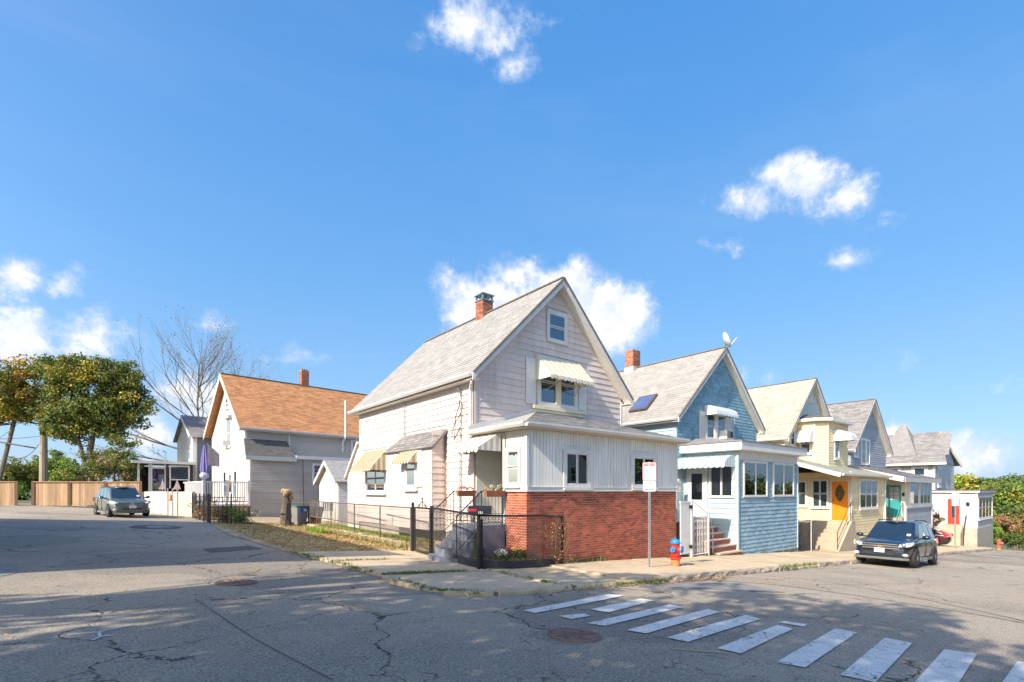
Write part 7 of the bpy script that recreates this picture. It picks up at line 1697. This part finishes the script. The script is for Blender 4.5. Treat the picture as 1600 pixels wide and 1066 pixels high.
# bare trees
def baretree(label, px, D_, ztop, seed, lean=0.0, r=.32, n=5):
    x, y = at(px, D_); T = Thing('bare_tree', label, 'tree', (x, y, -1.3), group='leafless trees behind the left houses'); rng = random.Random(seed); mb = MB(); tips = []
    q = Vector((x, y, -1.4)); top = ztop; H_ = top + 1.4; segs = 12; r0 = r
    for i in range(segs):
        e = q + Vector((rng.uniform(-.12, .12) + lean, rng.uniform(-.12, .12), H_ / segs)); mb.tube(q, e, r0, r0 * .86, k=8, cap=False); q = e; r0 *= .86
        if i >= 5:
            for _ in range(3 if i < 10 else 4):
                a = rng.uniform(0, 2 * math.pi); d = Vector((math.cos(a), math.sin(a), .42 + .14 * (i - 5)))
                branch(mb, q, d, H_ * (.46 - .030 * (i - 5)) * rng.uniform(.75, 1.05), r0 * .55, 2, rng, spread=.5, shrink=.58, up=.14, tips=tips, k=5, segs=4, kids=2)
    T.part('trunk', mb, M_barkg)
    tt = [tips[i] for i in range(0, len(tips), 3)]
    if tt:
        o = bpy.data.objects.new('leaves', leafmesh('leaves', [L_br, L_g2], [tuple(Vector(t) - Vector((x, y, -1.3))) for t in tt], [.35] * len(tt), 2, .14, seed)); col.objects.link(o); o.parent = T.o; o['kind'] = 'stuff'
baretree('large leafless tree spreading wide behind the small grey house', 312, 58, 14.5, 11)
baretree('smaller leafless tree rising behind the orange brown roof', 368, 66, 13.8, 17, r=.2)
# low drooping branches with few leaves left of the grey house
T = Thing('bare_tree', 'low horizontal bare branches with a few leaves over the sun porch', 'tree', (1.8, 56, -1.3), group='leafless trees behind the left houses'); mb = MB(); rng = random.Random(5); tips = []
x, y = at(262, 57)
for z, d in ((3.0, (-1, .5, .10)), (4.6, (-1, .4, .18)), (1.9, (-1, .5, .05))): branch(mb, (x + 1.5, y - .5, z), d, 6.5, .11, 2, rng, .4, .55, .03, tips, 5, 4, 2)
T.part('trunk', mb, M_barkg); o = bpy.data.objects.new('leaves', leafmesh('leaves', [L_g1, L_g2], [tuple(Vector(t) - Vector((1.8, 56, -1.3))) for t in tips], [.4] * len(tips), 4, .16, 2)); col.objects.link(o); o.parent = T.o; o['kind'] = 'stuff'

# right side greenery
def mass(name, label, cat, ells, mats, n, size, seed, per=14, cr=.8, group=None, tr=.2, idx=None):
    e = ells[0]; b = (e[0], e[1], gz(e[0], e[1]) - .2); return tree(name, label, cat, b, [b, (b[0], b[1], (b[2] + e[2]) / 2), (e[0], e[1], e[2])], clumps_in(ells, per, cr, seed, .45), mats, n, size, group=group, seed=seed, tube_r=tr, lim_r=tr * .35, idx=idx)
mass('broadleaf_tree', 'spreading bright green tree beyond the red door house', 'tree', [ell_px(1562, 780, 62, 34, 26), ell_px(1545, 795, 62, 20, 22), ell_px(1590, 790, 62, 26, 24)], [L_g3, L_g4, L_g2], 90, .26, 41, 11, .9, 'trees at the lower end of the street')
mass('broadleaf_tree', 'layered green tree at the right edge above the hedge', 'tree', [ell_px(1600, 775, 70, 34, 22), ell_px(1640, 772, 70, 40, 26)], [L_g4, L_g1, L_g3], 80, .3, 42, 9, 1.1, 'trees at the lower end of the street')
mass('broadleaf_tree', 'yellow green round tree peeping over the red door wing', 'tree', [ell_px(1496, 760, 95, 20, 15)], [L_y, L_g3], 90, .4, 43, 9, 1.3, 'trees at the lower end of the street')
mass('broadleaf_tree', 'dark green tree farther down past the yellow one', 'tree', [ell_px(1545, 765, 110, 40, 13), ell_px(1580, 762, 110, 30, 14)], [L_g4, L_g1], 80, .5, 44, 7, 1.8, 'trees at the lower end of the street')
mass('broadleaf_tree', 'mixed olive tree far right with pinkish tips', 'tree', [ell_px(1585, 812, 55, 24, 22), ell_px(1620, 815, 55, 34, 30)], [L_g2, L_g4, L_pk], 80, .2, 45, 14, .7, 'trees at the lower end of the street', idx=[.5, .4, .1])
mass('bush', 'rounded bright green bush beside the red door wing', 'bush', [ell_px(1538, 826, 46, 20, 17), ell_px(1524, 838, 46, 12, 12), ell_px(1555, 836, 46, 12, 12)], [L_g3, L_g3, L_g4], 110, .13, 46, 34, .38, 'bushes at the street end', .06)
mass('bush', 'reddish brown hedge climbing behind the round green bush', 'bush', [ell_px(1560, 815, 50, 18, 9), ell_px(1580, 826, 50, 14, 16)], [L_pk, L_br, L_g2], 80, .14, 47, 24, .4, 'bushes at the street end', .05)
mass('bush', 'dark shrub at the far right kerb', 'bush', [ell_px(1592, 842, 44, 14, 12), ell_px(1575, 846, 45, 10, 7)], [L_g1, L_g4], 80, .12, 48, 34, .35, 'bushes at the street end', .05)
mass('bush', 'red and gold flowering bush beside the teal door porch', 'bush', [ell_px(1458, 812, 37.5, 12, 11)], [L_pk, L_br, L_g2, L_y], 90, .11, 49, 40, .3, 'bushes at the street end', .05)
# distant rooflines and hills
def hill(name, D_, pts, m, depth=400):
    mb = MB(); top = []
    for px, py in pts: x, y = at(px, D_); top.append((x, y, (767 - py) * D_ / 787))
    for a, b in zip(top[:-1], top[1:]):
        fa_ = (a[0] * (1 - depth / 2 / D_), a[1] * (1 - depth / 2 / D_), -60); fb = (b[0] * (1 - depth / 2 / D_), b[1] * (1 - depth / 2 / D_), -60); ba = (a[0] * (1 + depth / D_), a[1] * (1 + depth / D_), -60); bb = (b[0] * (1 + depth / D_), b[1] * (1 + depth / D_), -60)
        mb.poly([fa_, fb, b, a]); mb.poly([a, b, bb, ba])
    struct(name, mb, m)
M_hill = mat('hazed_wooded_hill', (.075, .105, .06), .95, .3, .02, (.05, .08, .06), .6, bump=0)  # distance haze put in as a muted green-blue tone
pts = [(1300 + i * 12, 754 + 2.0 * math.sin(i * .9) + 1.5 * math.sin(i * 2.3) - (5 if 15 < i < 25 else 0)) for i in range(60)]; hill('hill', 1500, pts, M_hill)
pts = [(1300 + i * 9, 760 + 2.2 * math.sin(i * 1.3) + 1.3 * math.sin(i * 2.9)) for i in range(80)]; hill('hill', 600, pts, mat('near_wooded_hill', (.06, .10, .03), .95, .35, .06), 200)
pts = [(-500 + i * 20, 757 + 2 * math.sin(i * .8)) for i in range(50)]; hill('hill', 700, pts, M_hill, 200)
x, y = at(1513, 240); T = Thing('far_building', 'pale flat building far off between the yellow tree and the green trees', 'building', (x, y, -20)); T.part('wall', MB().box(x - 6, x + 6, y - 5, y + 5, -20, 3.2), M_creamw); T.part('roof', MB().box(x - 6.3, x + 6.3, y - 5.3, y + 5.3, 3.201, 3.6), M_roofD)
for i in range(4): T.part('window', MB().box(x - 6.08, x - 6.001, y - 4.2 + 2.3 * i, y - 3 + 2.3 * i, .6, 2.2), M_dark)
x, y = at(1612, 75)
T = Thing('shed', 'brown roofed shed at the right edge behind the shrubs', 'shed', (x, y, -7)); T.part('wall', MB().box(x - 3, x + 3, y - 2, y + 2, -8, -3.6), M_creamw); T.part('roof', MB().prism([(x - 3.4, y - 2.4, -3.6), (x - 3.4, y + 2.4, -3.6), (x - 3.4, y, -2.2)], [(x + 3.4, y - 2.4, -3.6), (x + 3.4, y + 2.4, -3.6), (x + 3.4, y, -2.2)]), mat('brown_roof', (.25, .17, .12), .9))

# ================================================================== neighbours out of view on the left whose shade falls in, and opposite ones added for window reflections
T = Thing('house', 'grey flat roofed three storey house across the side street out of view', 'house', (-8, 11, -1.2))
T.part('wall', MB().box(-19, -8.0, 11.1, 28.6, -2, 8.0), M_greyhouse); T.part('cornice', MB().box(-19.4, -7.6, 10.7, 29.0, 8.001, 8.45), M_white)
PN = lambda a, z, n=0.0: (-8.0 + n, a, z)
for fl in range(3):
    for k in range(5): window(T, PN, 12.6 + 3.4 * k, 13.6 + 3.4 * k, -.4 + 2.9 * fl, 1.2 + 2.9 * fl, 'hung', trim=.12, n=.012)
for i, (hx, c_, r_, nm) in enumerate(((16, M_greyhouse, M_roofD, 'grey gabled house across the main street behind the camera'), (30, M_taupeL, M_roofdark, 'cream gabled house across the main street behind the camera'), (44, M_brickj, M_roofD, 'brick coloured gabled house across the main street behind the camera'))):
    HN = Thing('house', nm, 'house', (hx, -16, gz(hx, -14)))
    gable_house(HN, hx, hx + 8, -24, -15, gz(hx + 8, -15) - 1, .9, gz(hx, -15) + 9.5, c_, r_, exp=.3, tab=.6)
    PB = lambda a, z, n=0.0: (a, -15 + n, z)
    for wx in (1.5, 5.2):
        for wz in (1.4, 4.2): window(HN, PB, hx + wx, hx + wx + 1.1, gz(hx, -15) + wz, gz(hx, -15) + wz + 1.4, 'hung', trim=.12, n=.012)
def shade_tree(label, ells, n, size, seed, base, per=7, cr=.9):
    return tree('broadleaf_tree', label, 'tree', base, [base, (base[0], base[1], base[2] + 2.4), (base[0] + .2, base[1], base[2] + 4.4), (base[0], base[1] + .2, base[2] + 6.5)], clumps_in(ells, per, cr, seed, .35), [L_g1, L_g4, L_g2], n, size, seed=seed, tube_r=.35, lim_r=.09, group='street trees behind the camera')
shade_tree('broad green street tree left of the camera', [(-7.5, .8, 6.6, 5.2, 7.2, 3.3), (-7, -4, 6.4, 4.5, 4.5, 3.0), (-11, 2, 6.0, 4, 6, 3.2)], 85, .26, 61, (-8.5, -1.5, -1.5))
for i, (tx, ty, tz, lab) in enumerate(((58, -13, -1, 'broad tree far down the opposite kerb'), (70, -15, -2, 'second broad tree far down the opposite kerb'), (84, -16, -3, 'third broad tree far down the opposite kerb'), (100, -14, -5, 'fourth broad tree far down the opposite kerb'))):
    shade_tree(lab, [(tx, ty, tz, 6, 4, 4.5), (tx + 2, ty, tz - 3, 5, 4, 3.5)], 50, .45, 80 + i, (tx, ty, gz(tx, ty)), 5, 1.3)  # unseen row, added where the porch panes reflect it
shade_tree('leafy street tree opposite the blue porch', [(27, -13, 4.5, 3.2, 3, 3.4), (26, -12, 1.5, 2.4, 2.2, 2.0)], 60, .3, 64, (26.5, -12.5, -3.0))
shade_tree('leafy street tree opposite the yellow porch', [(41, -12, 3.5, 3.2, 3, 3.4)], 60, .3, 65, (41, -12, -3.9))
shade_tree('leafy street tree opposite the brick porch wall', [(14, -12, 4.0, 3.0, 3, 3.0)], 60, .3, 66, (14, -12, -2.4))
shade_tree('second green street tree farther behind the camera', [(-9, -9, 6.5, 5, 5, 3), (-14, -4, 6, 4, 5, 3)], 60, .28, 62, (-10, -9, -1.5))
shade_tree('loose crowned street tree before the grey three storey house', [(-10, 6.4, 9.0, 3.0, 2.4, 1.7), (-7.5, 8.4, 8.6, 2.0, 1.4, 1.2)], 30, .22, 63, (-10.5, 7.0, -1.4), 8, .7)

# ================================================================== small ground cover: weeds, leaf litter, dry grass
def litter(name, pts, size, m, seed, h=.02, kind='stuff'):
    rng = np.random.default_rng(seed); V = []; F = []
    for (x, y) in pts:
        z = gz(x, y) + h + rng.uniform(0, .025); a = rng.uniform(0, 6.28); s = size * rng.uniform(.5, 1.3); dx, dy = s * math.cos(a), s * math.sin(a); t = rng.uniform(-.4, .4) * s; b = len(V)
        V += [(x - dx, y - dy, z), (x + dy * .6, y - dx * .6, z + t), (x + dx, y + dy, z + .3 * s), (x - dy * .6, y + dx * .6, z - t * .3 + .2 * s)]; F.append((b, b + 1, b + 2, b + 3))
    me = bpy.data.meshes.new(name); me.from_pydata(V, [], F); me.materials.append(m); o = bpy.data.objects.new(name, me); col.objects.link(o); o['kind'] = kind
def tufts(name, pts, h, m, seed, off=.02, blades=7):
    rng = np.random.default_rng(seed); V = []; F = []
    for (x, y) in pts:
        z = gz(x, y) + off
        for k in range(blades):
            a = rng.uniform(0, 6.28); bx, by = x + rng.normal() * .03, y + rng.normal() * .03; hh = h * rng.uniform(.5, 1.3); l = hh * rng.uniform(.2, .8); w = .006 + h * .03; b = len(V); c, s = math.cos(a), math.sin(a)
            V += [(bx - s * w, by + c * w, z), (bx + s * w, by - c * w, z), (bx + c * l, by + s * l, z + hh)]; F.append((b, b + 1, b + 2))
    me = bpy.data.meshes.new(name); me.from_pydata(V, [], F); me.materials.append(m); o = bpy.data.objects.new(name, me); col.objects.link(o); o['kind'] = 'stuff'
G1 = mat('weed_green', (.11, .17, .03), .8, island=.35); G2 = mat('dry_grass', (.42, .34, .13), .9, island=.3); G3 = mat('dead_leaves', (.38, .22, .10), .9, island=.45); G4 = mat('yellow_leaves', (.48, .36, .08), .9, island=.35)
rr = np.random.default_rng(9)
def along(pts, n, wd):
    out = []
    for a, b in zip(pts[:-1], pts[1:]):
        for _ in range(n): t = rr.random(); out.append((a[0] + (b[0] - a[0]) * t + rr.normal() * wd, a[1] + (b[1] - a[1]) * t + rr.normal() * wd))
    return out
def area(x0, x1, y0, y1, n): return [(rr.uniform(x0, x1), rr.uniform(y0, y1)) for _ in range(n)]
cracks = along([(4.35, 9.65), (5.2, 9.60), (6.3, 9.52)], 60, .05) + along([(6.95, 6.95), (6.96, 9.4)], 45, .035) + along([(6.9, 6.9), (8.6, 6.78), (9.8, 6.70)], 120, .05) + along([(4.25, 10.0), (4.15, 12.1), (3.95, 14.3)], 50, .10) + along([(4.3, 9.0), (4.4, 7.6), (5.0, 7.1)], 45, .06) + along([(4.3, 12.15), (5.6, 12.1)], 30, .05)
tufts('weeds', cracks, .055, G1, 1, .05)
tufts('weeds', along([(15.7, 6.72), (18.4, 6.72)], 40, .04) + along([(9.3, 9.80), (11.5, 9.86)], 60, .05) + along([(17.0, 9.9), (19.3, 9.8)], 50, .05) + along([(21, 9.85), (24.8, 9.86)], 15, .03), .10, G1, 2, .10)
litter('leaf_litter', along([(7.0, 6.72), (9.0, 6.66), (10.5, 6.62), (12.5, 6.6)], 260, .06) + along([(4.3, 8.3), (4.9, 7.1), (6.8, 6.8)], 90, .06) + along([(4.2, 11), (4.3, 9.2)], 60, .10), .025, G3, 3)
litter('leaf_litter', area(4.0, 7.3, 14.4, 21, 700) + area(6.0, 7.4, 15.0, 23, 1700) + area(4.6, 8.0, 22, 29.5, 2600) + area(4.2, 5.6, 29, 37, 500), .045, G3, 4, .045)
litter('leaf_litter', area(7.2, 8.6, 14.6, 24, 1500), .04, mat('pale_litter', (.55, .42, .25), .9, island=.3), 25, .23)
litter('leaf_litter', area(4.0, 7.3, 14.3, 26, 2200), .035, mat('pale_litter', (.55, .42, .25), .9, island=.3), 26, .035)
litter('leaf_litter', area(4.0, 7.2, 14.3, 24, 900) + along([(2.3, 41.6), (4.3, 36.8)], 300, .2) + area(4.0, 6.0, 25, 29, 400), .04, G4, 5, .045)
tufts('dry_grass_tufts', area(4.0, 7.3, 14.3, 27, 1500) + area(4.6, 8.5, 24, 30, 900), .07, G2, 6, .03, 6)
tufts('dry_grass_tufts', area(7.0, 8.6, 14.4, 24, 900), .08, G2, 16, .20)
tufts('weeds', along([(7.3, 14.2), (7.4, 18), (7.6, 23)], 60, .10), .22, G2, 17, .03, 6); tufts('weeds', along([(7.3, 14.2), (7.4, 18), (7.6, 23)], 40, .12), .16, G1, 18, .03, 6)
tufts('grass', area(7.62, 8.6, 14.8, 24, 1500), .13, mat('lawn_green', (.24, .28, .06), .8, island=.35), 7, .22, 6)
tufts('grass', area(6.9, 7.5, 21.5, 23.5, 260), .2, mat('bright_weed', (.22, .34, .03), .8, island=.3), 8, .03, 7)
litter('leaf_litter', area(7.1, 9.3, 9.65, 10.7, 420), .022, G3, 10, .21); tufts('grass', area(7.1, 9.3, 9.6, 10.7, 110), .07, G1, 11, .20)
litter('leaf_litter', area(-6, 12, 2, 11, 260), .022, G3, 12, .012)
# tangled vine on the end of the low black fence and ivy in the left yard
T = Thing('vine', 'dry brown vine tangled over the fence end against the brick', 'vine', (9.35, 9.6, -1.9)); mb = MB(); rg = random.Random(2)
for i in range(9): branch(mb, (9.0 + rg.uniform(0, .5), 9.55 + rg.uniform(-.05, .1), gz(9.3, 9.6)), (rg.uniform(-.6, .3), rg.uniform(-.1, .1), 1), .95, .008, 1, rg, .5, .6, .2, None, 4, 4, 2)
T.part('stem', mb, mat('dry_stem', (.28, .16, .09), .9)); cs = [(9.3 + rg.gauss(0, .18), 9.58 + rg.gauss(0, .06), gz(9.3, 9.6) + rg.uniform(.1, 1.15)) for _ in range(60)]
o = bpy.data.objects.new('leaves', leafmesh('leaves', [L_br, G2, L_pk], [(a - 9.35, b - 9.6, c_ + 1.9) for a, b, c_ in cs], [.10] * 60, 9, .035, 3)); col.objects.link(o); o.parent = T.o; o['kind'] = 'stuff'
for lab, x, y, hh, ms, sd in (('tangled reddish bramble behind the left end of the black iron fence', 4.35, 33.5, .8, [L_pk, L_g1, L_br], 71), ('green bush in the middle of the left yard behind the iron fence', 4.8, 30.0, .7, [L_g4, L_g1, L_br], 72), ('light green potted shrub behind the iron gate', 5.3, 29.0, .6, [L_g3, L_g4], 73)):
    tree('shrub', lab, 'shrub', (x, y, gz(x, y)), [(x, y, gz(x, y) - .1), (x, y, gz(x, y) + hh * .4), (x, y, gz(x, y) + hh * .8)], [((x + rg.gauss(0, .25), y + rg.gauss(0, 1.1 if sd == 71 else .5), gz(x, y) + rg.uniform(.1, hh * 1.3)), (.22, .22, .2)) for _ in range(45)], ms, 26, .07, seed=sd, tube_r=.03, lim_r=.012, group='shrubs in the left front yard')
T = Thing('dry_weeds', 'dry brown weeds standing before the white garage', 'weeds', (8.6, 25.5, -1.8)); mb = MB()
for i in range(60): x_, y_ = 8.3 + rg.uniform(-.6, 1.2), 25.2 + rg.uniform(-1.5, 1.5); mb.tube((x_, y_, -2.0), (x_ + rg.uniform(-.15, .15), y_ + rg.uniform(-.1, .1), -1.9 + rg.uniform(.4, 1.1)), .008, .004, k=3)
T.part('stalk', mb, mat('dry_stalk', (.33, .20, .11), .9), kind='stuff')
scene.render.engine = 'CYCLES'
scene.cycles.use_denoising = True
scene.cycles.max_bounces = 6; scene.cycles.diffuse_bounces = 3; scene.cycles.glossy_bounces = 3; scene.cycles.transparent_max_bounces = 8
